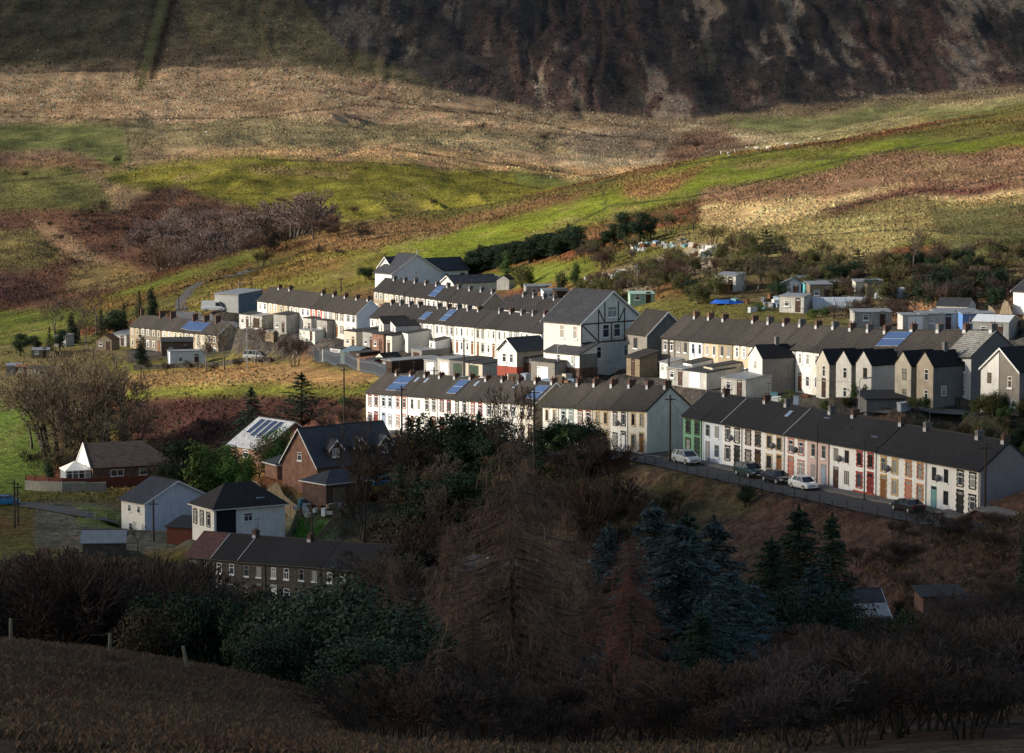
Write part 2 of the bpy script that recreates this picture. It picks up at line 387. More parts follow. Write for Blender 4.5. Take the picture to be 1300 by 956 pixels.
TIMBER_RED = mat('stained_timber', (.12, .035, .02), .75, .3, 1.5, streak=.2)
FELT = mat('roofing_felt', (.032, .032, .034), .9, .3, 1.5, fine=.1)
SHEET = mat('galvanised_sheet', (.25, .26, .27), .55, .25, 1.2, metal=.25, streak=.2)
RUST = mat('rusty_sheet', (.22, .10, .05), .85, .4, 1.5, streak=.3)

# ------------------------------------------------------------------ small parts
def window(parent, x, y, z, w, h, face='front', frame='white', trim=None, style='sash', sill=True, name='window', teeth=True, pale=False):
    """one window on a wall face; (x, y) its centre on the wall line, z its sill. It is modelled facing -y."""
    key = ('win', round(w, 2), round(h, 2), frame, style)
    def mk():
        m = MB(); t = .07; y0, y1 = -.035, .03
        m.box(-w/2, -w/2 + t, y0, y1, 0, h); m.box(w/2 - t, w/2, y0, y1, 0, h)
        m.box(-w/2 + t, w/2 - t, y0, y1, 0, t); m.box(-w/2 + t, w/2 - t, y0, y1, h - t, h)
        if style in ('sash', 'cross'): m.box(-w/2 + t, w/2 - t, y0 - .01, y1, h * .62, h * .62 + t)
        if style in ('double', 'cross') or w > 1.5: m.box(-t/2, t/2, y0 - .005, y1, t, h - t if style != 'cross' else h * .62)
        return m.mesh('window', [T[frame]])
    o = link(name, cached(key, mk), parent)
    o.location = (x, y, z); o.rotation_euler = (0, 0, {'front': 0, 'right': math.pi / 2, 'left': -math.pi / 2, 'back': math.pi}[face])
    def mp():
        m = MB(); m.box(-w/2 + .07, w/2 - .07, -.012, .02, .07, h - .07); return m.mesh('pane', [GLASS])
    link('pane', cached(('pane', round(w, 2), round(h, 2)), mp), o)
    if trim:
        def ms():
            m = MB(); k = 6; hh = (h + .1) / k
            for i in range(k):
                e = .24 if (i % 2 == 0 or not teeth) else .13
                m.box(-w/2 - e, -w/2, -.06, .03, -.05 + i * hh, -.05 + (i + 1) * hh); m.box(w/2, w/2 + e, -.06, .03, -.05 + i * hh, -.05 + (i + 1) * hh)
            m.box(-w/2 - .2, w/2 + .2, -.07, .03, h + .05, h + .24)
            return m.mesh('surround', [T[trim]])
        link('surround', cached(('sur', round(w, 2), round(h, 2), trim, teeth), ms), o)
    if sill:
        def msl():
            m = MB(); m.box(-w/2 - .1, w/2 + .1, -.12, .03, -.16, -.055 if trim else -.002); return m.mesh('sill', [T['white' if not trim else trim]])
        link('sill', cached(('sill', round(w, 2), trim or ''), msl), o)
    return o
def door(parent, x, y, z, w=.95, h=2.1, col='wood', face='front', trim=None, fan=True):
    key = ('door', round(w, 2), round(h, 2), col, fan)
    def mk():
        m = MB(); m.box(-w/2, w/2, -.02, .03, 0, h)
        for zz in (.25, 1.15): m.box(-w/2 + .15, w/2 - .15, -.035, -.02, zz, zz + .7)
        m.box(-w/2 - .05, -w/2, -.045, .03, 0, h + .35); m.box(w/2, w/2 + .05, -.045, .03, 0, h + .35); m.box(-w/2, w/2, -.045, .03, h + .3, h + .35)
        return m.mesh('door', [T[col]])
    o = link('door', cached(key, mk), parent); o.location = (x, y, z)
    o.rotation_euler = (0, 0, {'front': 0, 'right': math.pi / 2, 'left': -math.pi / 2, 'back': math.pi}[face])
    link('fanlight', cached(('fan', w), lambda: MB().box(-w/2, w/2, -.01, .02, 2.1, 2.4).mesh('fanlight', [GLASS])), o)
    link('handle', cached('handle', lambda: MB().box(.28, .34, -.08, -.02, 1.0, 1.12).mesh('handle', [ALU])), o)
    if trim:
        def ms():
            m = MB(); k = 8; hh = (h + .45) / k
            for i in range(k):
                e = .26 if i % 2 == 0 else .15
                m.box(-w/2 - e, -w/2 - .05, -.06, .03, i * hh, (i + 1) * hh); m.box(w/2 + .05, w/2 + e, -.06, .03, i * hh, (i + 1) * hh)
            m.box(-w/2 - .2, w/2 + .2, -.07, .03, h + .36, h + .55)
            return m.mesh('surround', [T[trim]])
        link('surround', cached(('dsur', w, trim), ms), o)
    return o
def chimney(parent, x, y, z, h=1.1, w=.9, d=.5, m=None, pots=2, white=True):
    m = m or BRICK_DK
    h = h * .8; key = ('chim', h, w, d, m.name, pots, white)
    def mk():
        q = MB(); q.box(-d/2, d/2, -w/2, w/2, -.7, h); q.box(-d/2 - .05, d/2 + .05, -w/2 - .05, w/2 + .05, h - .22, h - .1)
        for i in range(pots):
            c = (i - (pots - 1) / 2) * .42
            q.tube([(0, c, h), (0, c, h + .26)], .10, 8, 1, .08)
        if len(CACHE) % 2 == 0 or h > .7:
            q.tube([(.2, .1, h - .3), (.2, .1, h + 1.5)], .022, 4); q.tube([(-.3, .1, h + 1.35), (.65, .1, h + 1.5)], .02, 4)
            for a in (-.2, .1, .4, .6): q.tube([(a, -.22, h + 1.38 + a * .15), (a, .42, h + 1.38 + a * .15)], .014, 3)
        if white:
            q.prism([(-w/2 - .06, -.55), (w/2 + .06, -.55), (w/2 + .06, .12), (-w/2 - .06, .12)], 0, -d/2 - .03, -d/2 - .004, 2)
            q.box(-d/2 - .03, d/2 + .03, -w/2 - .03, -w/2 - .004, -.6, .1, 2)
        return q.mesh('chimney', [m, POT, LEAD])
    return link('chimney', cached(key, mk), parent, (x, y, z))
def dish(parent, x, y, z):
    def mk():
        m = MB(); n = 10
        for ring in range(2):
            r0, r1 = ring * .2, ring * .2 + .2; a0, a1 = -.5 + r0 * r0 * .8, -.5 + r1 * r1 * .8
            for i in range(n):
                t, q = 2 * math.pi * i / n, 2 * math.pi * (i + 1) / n
                m.poly([(r0 * math.cos(t), a0, r0 * math.sin(t)), (r0 * math.cos(q), a0, r0 * math.sin(q)), (r1 * math.cos(q), a1, r1 * math.sin(q)), (r1 * math.cos(t), a1, r1 * math.sin(t))][::-1] if ring or 1 else 0)
        m.tube([(0, 0, -.1), (0, -.45, 0)], .03, 5); m.tube([(0, -.5, -.35), (0, -.8, 0)], .02, 4)
        return m.mesh('satellite_dish', [DISHM])
    o = link('satellite_dish', cached('dish', mk), parent, (x, y, z)); o.rotation_euler = (0, 0, R(random.uniform(15, 50))); return o
def gable_roof(parent, x0, x1, d, h, rise, m, over=.25, verge=(.0, .0), shear=0, th=.13, name='roof', ridge_m=None):
    q = MB(); hd = d / 2; e = over * rise / hd
    prof = [(-over, h - e), (hd, h + rise), (d + over, h - e), (d + over, h - e + th), (hd, h + rise + th), (-over, h - e + th)]
    # the course lines follow height; the underside and verge share the mesh
    q.prism(prof, 0, x0 - verge[0], x1 + verge[1]);
    rf = part(name, q, m, parent, shear=shear)
    rd = MB(); rd.prism([(hd - .14, h + rise + th - .06), (hd, h + rise + th + .06), (hd + .14, h + rise + th - .06)], 0, x0 - verge[0] + .01, x1 + verge[1] - .01)
    part('ridge', rd, ridge_m or GUTRIDGE, rf, shear=shear)
    return rf
GUTRIDGE = mat('ridge_tile', (.035, .03, .028), .8, .3, 2)
def panel(parent, xa, xb, s0, s1, d, h, rise, rows=1, cols=4, th=.13, shear=0, name='solar_panel', m=None):
    """a bank of panels on the front slope; s = fraction up the slope"""
    hd = d / 2; q = MB(); L = math.hypot(hd, rise); n = (-rise / L, hd / L)
    def P(x, s, o): return (x, hd * s + n[0] * o, h + rise * s + th + n[1] * o)
    def slab(x0, x1, a, b, o0, o1, mi):
        p = [P(x0, a, o0), P(x1, a, o0), P(x1, b, o0), P(x0, b, o0), P(x0, a, o1), P(x1, a, o1), P(x1, b, o1), P(x0, b, o1)]
        k = len(q.v); q.v += p
        for f in ((0, 3, 2, 1), (4, 5, 6, 7), (0, 1, 5, 4), (1, 2, 6, 5), (2, 3, 7, 6), (3, 0, 4, 7)): q.f.append(tuple(k + i for i in f)); q.mi.append(mi)
    slab(xa, xb, s0, s1, .03, .08, 1)
    for i in range(cols):
        for j in range(rows):
            x0 = xa + (xb - xa) * i / cols; x1 = xa + (xb - xa) * (i + 1) / cols; a = s0 + (s1 - s0) * j / rows; b = s0 + (s1 - s0) * (j + 1) / rows
            slab(x0 + .03, x1 - .03, a + .01, b - .01, .082, .10, 0)
    return part(name, q, [m or SOLAR, ALU], parent, shear=shear)

# ------------------------------------------------------------------ terraced houses
def frame_of(L, Rr):
    dx, dy = Rr[0] - L[0], Rr[1] - L[1]; return math.atan2(dy, dx), math.hypot(dx, dy)
def local2world(o, rz, x, y): return (o[0] + math.cos(rz) * x - math.sin(rz) * y, o[1] + math.sin(rz) * x + math.cos(rz) * y)

RT = random.Random(99)
def terrace(L, Rr, houses, row, group, d=6.2, h=5.2, rise=2.5, roof=None, chim=BRICK_DK, verge=True, where='', chimw=True, ridge=None):
    """a row of houses from ground point L to Rr (seen from the front); each house is its own thing"""
    L, Rr = np.array(ray(*L)), np.array(ray(*Rr)); rz, ln = frame_of(L, Rr); n = len(houses); w = ln / n
    slope = (Rr[2] - L[2]) / ln; out = []
    for i, H in enumerate(houses):
        o = L + (Rr - L) * i / n; o = (float(o[0]), float(o[1]), float(o[2]))
        c = local2world(o, rz, w / 2, d / 2); PADS.append((c[0], c[1], o[2] + slope * w / 2 - .05, 5.0))
        c = local2world(o, rz, w / 2, -2); PADS.append((c[0], c[1], o[2] + slope * w / 2 - .1, 3.0))
        lab = H.get('lab'); t = empty(H.get('name', 'terraced_house'), o, rz, lab or '%s, %s %s' % (H['d'], ORD[i], where), 'house', group)
        wm = H.get('wall', WHITE); hh = H.get('h', h) + RT.uniform(-.05, .05); wst = RT.choice(['sash', 'sash', 'cross', 'plain', 'double']); ww_ = RT.uniform(.82, 1.0)
        body = MB(); body.prism([(0, -2.2), (0, hh), (d / 2, hh + rise), (d, hh), (d, -2.2)], 0, .004, w - .004)
        last = i == n - 1; first = i == 0
        wl = part('wall', body, [wm], t, shear=slope)
        if H.get('gable'):
            g = MB(); hs = .05
            if last: g.prism([(0.0, -2.2), (0.0, hh - .02), (d / 2, hh + rise - .03), (d, hh - .02), (d, -2.2)], 0, w - .003, w + hs)
            else: g.prism([(0.0, -2.2), (0.0, hh - .02), (d / 2, hh + rise - .03), (d, hh - .02), (d, -2.2)], 0, -hs, .003)
            part('gable_wall', g, H['gable'], t, shear=slope)
        rf = gable_roof(t, 0.003, w - .003, d, hh, rise, H.get('roof', roof or ROOF_DARK), verge=(.15 if first else 0, .15 if last else 0), shear=slope, ridge_m=ridge)
        if verge and (last or first):
            e = .25 * rise / (d / 2); xx = (w + .15, w + .19) if last else (-.19, -.15)
            for a in (0, 1):
                b = MB()
                pr = [(-.25, hh - e - .12), (d / 2, hh + rise - .1), (d / 2, hh + rise + .12), (-.25, hh - e + .1)]
                if a: pr = [(d - p, z) for p, z in pr][::-1]
                b.prism(pr, 0, *xx)
                part('bargeboard', b, UPVC if H.get('bb', 1) else GUT, t, shear=slope)
        if H.get('line'):
            b = MB(); e = .25 * rise / (d / 2)
            b.prism([(-.25, hh - e + .13), (d / 2, hh + rise + .13), (d / 2, hh + rise + .17), (-.25, hh - e + .17)], 0, w - .1, w - .01)
            part('verge_strip', b, LEAD, rf, shear=slope)
        if H.get('chim', True):
            chimney(rf, w - .28 if not last else w - .5, d / 2 - .05, hh + rise + .05 + slope * w, H.get('ch', 1.0), H.get('cw', .85), .5, H.get('chm', chim), H.get('pots', 2), chimw)
        if first and H.get('chim0', False): chimney(rf, .5, d / 2 - .05, hh + rise + .05, H.get('ch', 1.0), .85, .5, chim, 2, chimw)
        g = MB(); g.tube([(0.01, -.3, hh - .18), (w - .01, -.3, hh - .18)], .06, 6); part('gutter', g, H.get('gut', GUT), t, shear=slope)
        if i % 2 == 0: g = MB(); g.tube([(w - .12, -.08, .1), (w - .12, -.08, hh - .2)], .045, 6); part('downpipe', g, GUT, t, shear=slope)
        tr, fr, dc = H.get('t'), H.get('f', 'white'), H.get('dc', 'wood'); ds = H.get('ds', i % 2)
        x1, x2 = w * .27, w * .73
        st = H.get('style', 'quoin'); sz = lambda x: slope * x
        if st == 'quoin':
            for x in (x1, x2): window(t, x, 0, hh - 2.05 + sz(x), round(ww_, 1), 1.45, frame=fr, trim=tr, style=wst)
            dx, wx = (x1, x2) if ds else (x2, x1)
            window(t, wx, 0, .75 + sz(wx), round(ww_ + .1, 1), 1.5, frame=fr, trim=tr, style=wst)
            door(t, dx, 0, .08 + sz(dx), col=dc, trim=tr)
            pl = MB(); pl.box(0.004, w - .004, -.045, .002, -.5, .32)
            if H.get('plinth'): part('plinth', pl, H['plinth'], t, shear=slope)
        elif st == 'plain':
            for x in (x1, x2): window(t, x, 0, hh - 1.9 + sz(x), .8, 1.35, frame=fr, trim=tr, teeth=False, style=wst)
            dx, wx = (x1, x2) if ds else (x2, x1)
            window(t, wx, 0, .8 + sz(wx), .95, 1.3, frame=fr, trim=tr, teeth=False); door(t, dx, 0, .08 + sz(dx), .85, 2.0, col=dc)
        elif st == 'tiny':
            for x in (x1, x2): window(t, x, 0, hh - 1.8 + sz(x), .8, 1.3, frame=fr, trim=tr, teeth=False, sill=False)
            dx, wx = (x1, x2) if ds else (x2, x1)
            window(t, wx, 0, .8 + sz(wx), .9, 1.3, frame=fr, trim=tr, teeth=False, sill=False)
            door(t, dx, 0, .08 + sz(dx), .85, 2.0, col=dc)
        if H.get('dish'): dish(t, w * .5, -.1, hh - 1.6)
        if H.get('solar'):
            a = H['solar']; panel(rf, a[0] * w, a[1] * w, a[2], a[3], d, hh, rise, a[4], a[5], shear=slope)
        if H.get('sky'):
            a = H['sky']; panel(rf, a[0] * w, a[0] * w + .8, a[1], a[1] + .22, d, hh, rise, 1, 1, shear=slope, name='rooflight', m=GLASS_SKY)
        if H.get('wing'): wing(t, slope, **H['wing'])
        if H.get('lean'): lean(t, w, **H['lean'])
        out.append(t)
    return out
GLASS_SKY = mat('rooflight_glass', (.22, .30, .40), .12, spec=.8)
def wing(t, slope=0, x0=.1, w=3.0, l=4.4, h=4.9, rise=1.3, wall=None, side=None, roof=None, wins=(), z0=0, mono=False, f='white', chim=0):
    """a rear wing standing out from the wall, gable towards the front"""
    z = slope * x0 + z0; q = MB(); e = MB()
    for yy in (-l * .5, -l, -l - 2.5):
        c = local2world(t.location, t.rotation_euler.z, x0 + w / 2, yy); PADS.append((c[0], c[1], t.location.z + z - .08, 3.2))
    q.prism([(x0, -2.5), (x0 + w, -2.5), (x0 + w, h), (x0 + w / 2, h + rise), (x0, h)] if not mono else [(x0, -2.5), (x0 + w, -2.5), (x0 + w, h), (x0, h + rise)], 1, -l, -.002)
    wg = part('rear_wing', q, wall or WHITE, t)
    wg.location = (0, 0, z)
    if side:
        s = MB(); s.box(x0 + w - .002, x0 + w + .05, -l + .05, -.01, -2.5, h - .01); part('side_wall', s, side, wg)
    r = MB()
    if mono: r.prism([(x0 - .1, h + rise), (x0 + w + .15, h - .07), (x0 + w + .15, h + .05), (x0 - .1, h + rise + .12)], 1, -l - .12, -.01)
    else:
        k = rise / (w / 2) * .15
        r.prism([(x0 - .15, h - k), (x0 + w / 2, h + rise), (x0 + w + .15, h - k), (x0 + w + .15, h - k + .12), (x0 + w / 2, h + rise + .12), (x0 - .15, h - k + .12)], 1, -l - .08, -.01)
    part('wing_roof', r, roof or ROOF_BLUE, wg)
    for wn in wins:
        fc, a, zz, ww, hh2 = wn[:5]; kind = wn[5] if len(wn) > 5 else 'w'
        if fc == 'front': xx, yy = x0 + a * w, -l
        else: xx, yy = x0 + w + (.05 if side else 0), -l * (1 - a)
        if kind == 'd': door(wg, xx, yy, zz, ww, hh2, face=fc, col='brown')
        else: window(wg, xx, yy, zz, ww, hh2, face=fc, frame=f, sill=False)
    if chim: chimney(wg, x0 + w / 2, -l * chim, h + rise, 1.3, .5, .45, CEMENT, 1, False)
    return wg
def lean(t, w, l=2.5, h=2.4, x0=0.1, ww=None, wall=None, roof=None, wins=1):
    """single-storey kitchen extension with a lean-to roof"""
    ww = ww or w * .6; q = MB(); c = local2world(t.location, t.rotation_euler.z, x0 + ww / 2, -l); PADS.append((c[0], c[1], t.location.z - .08, 3.0))
    q.prism([(-l, -2), (-.002, -2), (-.002, h + .5), (-l, h)], 0, x0, x0 + ww)
    b = part('extension', q, wall or WHITE, t)
    r = MB(); r.prism([(-l - .15, h - .03), (-.003, h + .53), (-.003, h + .63), (-l - .15, h + .07)], 0, x0 - .08, x0 + ww + .08); part('extension_roof', r, roof or FELT, b)
    if wins: window(b, x0 + ww * .35, -l, 1.0, .9, 1.0, sill=False)
    if wins > 1: door(b, x0 + ww * .8, -l, .1, .8, 2.0, col='white')

# ------------------------------------------------------------------ free-standing buildings
def building(name, label, cat, P, yaw, w, d, h, rise, anchor=(0, 0), wall=None, walls=None, roof=None, kind='gable_x', wins=(), group=None, over=.3, trimw=True, z=None, chims=(), padr=4, base=None, plinth=None, door_m=None, th=.13):
    """P = (u, v, D) photo point of the anchor corner on the ground; yaw in degrees turns the front (-y) face"""
    rz = R(yaw)
    p = ray(*P); off = local2world((0, 0), rz, anchor[0] * w, anchor[1] * d); o = (p[0] - off[0], p[1] - off[1], p[2] if z is None else z)
    for a in (.15, .5, .85):
        for b in (.15, .85): c = local2world(o, rz, w * a, d * b); PADS.append((c[0], c[1], o[2] - .06, padr))
    t = empty(name, o, rz, label, cat, group); walls = walls or {}
    wm = wall or WHITE; q = MB()
    if kind == 'gable_x': q.prism([(0, -2), (0, h), (d / 2, h + rise), (d, h), (d, -2)], 0, 0, w)
    elif kind == 'gable_y': q.prism([(0, -2), (w, -2), (w, h), (w / 2, h + rise), (0, h)], 1, 0, d)
    elif kind == 'mono': q.prism([(0, -2), (0, h), (d, h + rise), (d, -2)], 0, 0, w)
    else: q.box(0, w, 0, d, -2, h)
    part('wall', q, wm, t)
    for fc, mm in walls.items():
        s = MB()
        if fc == 'right': s.prism([(-.0, -2), (-.0, h - .02)] + ([(d / 2, h + rise - .03)] if kind == 'gable_x' else []) + [(d, h - .02), (d, -2)], 0, w + .002, w + .05)
        if fc == 'left': s.prism([(-.0, -2), (-.0, h - .02)] + ([(d / 2, h + rise - .03)] if kind == 'gable_x' else []) + [(d, h - .02), (d, -2)], 0, -.05, -.002)
        if fc == 'front': s.prism([(-.0, -2), (w, -2), (w, h - .02)] + ([(w / 2, h + rise - .03)] if kind == 'gable_y' else []) + [(0, h - .02)], 1, -.05, -.002)
        part('face_wall', s, mm, t)
    if plinth: s = MB(); s.box(-.06, w + .06, -.06, d + .06, -1.9, plinth[1]); part('plinth', s, plinth[0], t)
    rm = roof or ROOF_DARK; r = MB(); o_ = over
    if kind == 'gable_x': rf = gable_roof(t, 0, w, d, h, rise, rm, over=o_, verge=(o_, o_))
    elif kind == 'gable_y':
        k = rise / (w / 2) * o_
        r.prism([(-o_, h - k), (w / 2, h + rise), (w + o_, h - k), (w + o_, h - k + th), (w / 2, h + rise + th), (-o_, h - k + th)], 1, -o_, d + o_); rf = part('roof', r, rm, t)
    elif kind == 'mono':
        k = rise / d * o_; r.prism([(-o_, h - k), (d + o_, h + rise + k), (d + o_, h + rise + k + .12), (-o_, h - k + .12)], 0, -o_, w + o_); rf = part('roof', r, rm, t)
    elif kind == 'flat': r.box(-.12, w + .12, -.12, d + .12, h + .002, h + .16); rf = part('roof', r, rm, t)
    elif kind == 'hip_right':
        i = d / 2 * .9; e = [(-o_, -o_, h), (w + o_, -o_, h), (w + o_, d + o_, h), (-o_, d + o_, h)]; a = (-o_, d / 2, h + rise); c = (w - i, d / 2, h + rise)
        r.poly(e[::-1]); r.poly([e[0], e[1], c, a]); r.poly([e[1], e[2], c]); r.poly([e[2], e[3], a, c]); r.poly([e[3], e[0], a]); rf = part('roof', r, rm, t)
        for s in (0, 1):
            b = MB()
            pr = [(-o_, h - .15), (d / 2, h + rise - .12), (d / 2, h + rise + .12), (-o_, h + .12)]
            if s: pr = [(d - y, z_) for y, z_ in pr][::-1]
            b.prism(pr, 0, -o_ - .06, -o_ - .004)
            part('bargeboard', b, UPVC, t)
        b = MB(); b.prism([(.2, h + .05), (d - .2, h + .05), (d / 2, h + rise - .25)], 0, -o_ - .02, -o_ - .003); part('gable_panel', b, UPVC, t)
    else:  # hip
        i = min(w, d) / 2 * .98; A = [(-o_, -o_), (w + o_, -o_), (w + o_, d + o_), (-o_, d + o_)]
        if w >= d: E = [(i, d / 2), (w - i, d / 2)]; T4 = [E[0], E[1], E[1], E[0]]
        else: E = [(w / 2, i), (w / 2, d - i)]; T4 = [E[0], E[0], E[1], E[1]]
        e0 = [(a, b, h) for a, b in A]; e1 = [(a, b, h + rise) for a, b in T4]
        r.poly(e0[::-1])
        for a in range(4):
            b = (a + 1) % 4; pts = [e0[a], e0[b], e1[b], e1[a]]
            if e1[a] == e1[b]: pts = pts[:3]
            r.poly(pts)
        rf = part('roof', r, rm, t); b = MB(); b.box(-o_ + .02, w + o_ - .02, -o_ + .02, d + o_ - .02, h - .14, h - .004); part('fascia', b, UPVC, t)
    if trimw and kind in ('gable_x', 'gable_y'):
        L = d if kind == 'gable_x' else w; k = rise / (L / 2) * o_
        for s in (0, 1):
            for ax in (0, 1):
                b = MB()
                pr = [(-o_, h - k - .12), (L / 2, h + rise - .12), (L / 2, h + rise + .1), (-o_, h - k + .1)]
                if ax: pr = [(L - a, z_) for a, z_ in pr][::-1]
                if kind == 'gable_x': b.prism(pr, 0, *((-o_ - .06, -o_ - .004) if s else (w + o_ + .004, w + o_ + .06)))
                else: b.prism(pr, 1, *((-o_ - .06, -o_ - .004) if s else (d + o_ + .004, d + o_ + .06)))
                part('bargeboard', b, UPVC, t)
    for wn in wins:
        fc, a, zz, ww, hh2 = wn[:5]; kd = wn[5] if len(wn) > 5 else 'w'; kw = wn[6] if len(wn) > 6 else {}
        off = .05 if fc in walls else 0
        xx, yy = {'front': (a * w, -off), 'back': (a * w, d + off), 'right': (w + off, a * d), 'left': (-off, a * d)}[fc]
        if kd == 'd': door(t, xx, yy, zz, ww, hh2, face=fc, col=kw.get('col', 'brown'))
        elif kd == 'g':
            g = MB(); g.box(-ww/2, ww/2, -.04, .02, 0, hh2); gd = part('garage_door', g, kw.get('m', UPVC), t); gd.location = (xx, yy, zz); gd.rotation_euler = (0, 0, {'front': 0, 'right': math.pi / 2, 'left': -math.pi / 2, 'back': math.pi}[fc])
        else: window(t, xx, yy, zz, ww, hh2, face=fc, sill=kw.pop('sill', True), **kw)
    for c in chims: chimney(rf, *c)
    t['_d'] = 0; del t['_d']
    return t, rf
# ------------------------------------------------------------------ helpers for merged masses
def merge(a, b, names=None):
    """take over the parts of building b into building a (wings of one building)"""
    Ma = Matrix.Translation(a.location) @ Matrix.Rotation(a.rotation_euler.z, 4, 'Z'); Mb = Matrix.Translation(b.location) @ Matrix.Rotation(b.rotation_euler.z, 4, 'Z')
    X = Ma.inverted() @ Mb
    for c in [o for o in COL.objects if o.parent == b]:
        Mc = Matrix.Translation(c.location) @ Matrix.Rotation(c.rotation_euler.z, 4, 'Z'); Q = X @ Mc
        c.parent = a; c.location = Q.to_translation(); c.rotation_euler = (0, 0, Q.to_euler().z)
    bpy.data.objects.remove(b)

# ------------------------------------------------------------------ the terraces
A_L, A_R = (867, 579, 354), (1243.6, 659, 296)
rowA = [
 dict(d='green rendered house with dark green quoins', wall=GREENW, t='dgreen', f='brown', dc='dgreen', ds=0),
 dict(d='pale blue house with a grey door', wall=PALEBLUE, t=None, f='grey', dc='grey'),
 dict(d='white house with black quoins and a black door', wall=OFFW, t='black', f='white', dc='black', ds=0, dish=1),
 dict(d='white house with brown-black quoins', wall=OFFW, t='brown', f='brown', dc='brown', ds=0),
 dict(d='cream house with tan quoins and brown door', wall=CREAM, t='tan', f='brown', dc='wood', dish=1, sky=(.3, .55)),
 dict(d='cream house with salmon quoins and pink door', wall=CREAM, t='pink', f='white', dc='pink', dish=1),
 dict(d='pinkish grey house with a pale blue ground floor', wall=PINKW, t=None, f='grey', dc='blue'),
 dict(d='plain white house with brown windows', wall=OFFW, t=None, f='brown', dc='brown', dish=1),
 dict(d='white house with red quoins and dark red door', wall=OFFW, t='red', f='brown', dc='dred', plinth=REDW, ds=0),
 dict(d='cream house with ochre edging and brown door', wall=CREAM, t='ochre', f='grey', dc='wood', ds=1, dish=1),
 dict(d='white house with orange-red quoins and orange door', wall=CREAM, t='orange', f='brown', dc='pink', ds=1, plinth=PINKW),
 dict(d='off-white house with plain dark windows', wall=OFFW, t=None, f='black', dc='teal', ds=1, dish=1),
 dict(d='white end house with black quoins and pebbledashed gable', wall=WHITE, t='black', f='white', dc='black', ds=1, gable=PINKCAST, bb=0)]
for i, H in enumerate(rowA): H.update(chim=i % 3 != 1, ch=.95, chm=CEMENT if i % 2 else BRICK_DK, line=(i in (1, 4)))
COOL = paint((.76, .77, .77))
for H in rowA:
    if H['wall'] in (CREAM, OFFW): H['wall'] = COOL
tA = terrace(A_L, A_R, rowA, 'A', 'houses in the shaded street with the railing', d=7.1, h=5.2, rise=2.75, roof=ROOF_BLUE, where='down the shaded street')
B_L, B_R = (689, 566.7, 387), (821, 575.6, 361)
rowB = [
 dict(d='white house with brown windows', wall=WHITE, t='cream', f='brown', dc='brown', ds=0),
 dict(d='white house with teal trim', wall=WHITE, t='teal', f='white', dc='teal', ds=0, dish=1),
 dict(d='white house with dark red trim', wall=WHITE, t='dred', f='white', dc='dred', ds=1),
 dict(d='tan house with orange trim', wall=BEIGE, t='tan', f='brown', dc='brown', ds=1),
 dict(d='white house with black quoins', wall=WHITE, t='black', f='white', dc='white', ds=0, dish=1),
 dict(d='cream end house with blank grey gable', wall=CREAM, t='tan', f='brown', dc='wood', ds=0, gable=OFFW, bb=0)]
for i, H in enumerate(rowB): H.update(ch=.95, cw=.95)
tB = terrace(B_L, B_R, rowB, 'B', 'houses in the middle terrace above the larch', d=6.7, h=5.6, rise=2.8, roof=ROOF_BROWN, where='along the middle terrace')
C_L, C_R = (465, 543, 441), (679, 563.7, 391)
pr = [('white house with dark red trim', 'dred', 'white', 'dred'), ('white house with pale blue trim', 'blue', 'white', 'blue'), ('white house with pink trim', 'pink', 'white', 'white'),
      ('white house with plain frames', None, 'grey', 'wood'), ('white house with brown trim', 'brown', 'white', 'wood'), ('white house with plum trim', 'dred', 'grey', 'dred'),
      ('white house with black trim', 'black', 'white', 'black'), ('white house with red window trim', 'red', 'white', 'red'), ('white house with black quoins', 'black', 'white', 'white'),
      ('white house with grey trim', 'grey', 'white', 'grey'), ('cream house with brown windows', 'brown', 'white', 'brown')]
rowC = [dict(d=a, wall=CREAM if i == 10 else WHITE, t=b, f=c, dc=e, ch=.75) for i, (a, b, c, e) in enumerate(pr)]
rowC[1]['solar'] = (.25, .98, .12, .9, 2, 4); rowC[2]['solar'] = (0.0, .3, .12, .9, 2, 2); rowC[2]['sky'] = (.55, .62); rowC[3]['sky'] = (.2, .62)
rowC[5]['solar'] = (.35, .98, .15, .85, 2, 4); rowC[6]['sky'] = (.5, .62); rowC[8]['sky'] = (.9, .62)
rowC[10]['solar'] = (.25, .9, .15, .8, 2, 3); rowC[10]['gable'] = TANCAST
tC = terrace(C_L, C_R, rowC, 'C', 'houses in the long white terrace above the conifers', d=6.6, h=5.6, rise=2.7, roof=ROOF_BROWN, where='along the long white terrace')

def wn2(w='front'): return (('front', .55, 3.3, .7, 1.3), ('front', .55, .9, .7, 1.1))
Dw = [('grey stone house', ROUGHCAST, 'white'), ('grey stone house with dark frames', ROUGHCAST, 'brown'), ('bright white house', WHITE, 'blue'), ('buff rendered house', BUFF, 'white'), ('buff pebbledashed house', TANCAST, 'grey'),
      ('buff house with white frames', BUFF, 'white'), ('tan rendered house', BEIGE, 'white'), ('tan house beside a white porch', BUFF, 'white'), ('off-white house', OFFW, 'white'), ('white house', WHITE, 'white'), ('cream house above the back yards', CREAM, 'white'), ('grey-white house', OFFW, 'white'), ('buff house at the row end', BUFF, 'white')]
rowD = [dict(d=a, wall=b, t='white' if i > 4 else None, f=c, dc='wood' if i % 2 else 'white', style='plain', chm=BRICK if i in (0, 1) else CEMENT if i % 2 else BRICK_DK, chim=i not in (3,), ch=.95) for i, (a, b, c) in enumerate(Dw)]
rowD[0]['ds'] = 0
rowD[3]['lean'] = dict(l=3.2, h=2.6, wall=WHITE, wins=2); rowD[5]['lean'] = dict(l=4.5, h=2.6, wall=BEIGE, wins=1, roof=FELT); rowD[7]['lean'] = dict(l=3, h=2.4, wall=WHITE, wins=2); rowD[1]['lean'] = dict(l=2.5, h=2.2, wall=OFFW, wins=1, roof=SHEET)
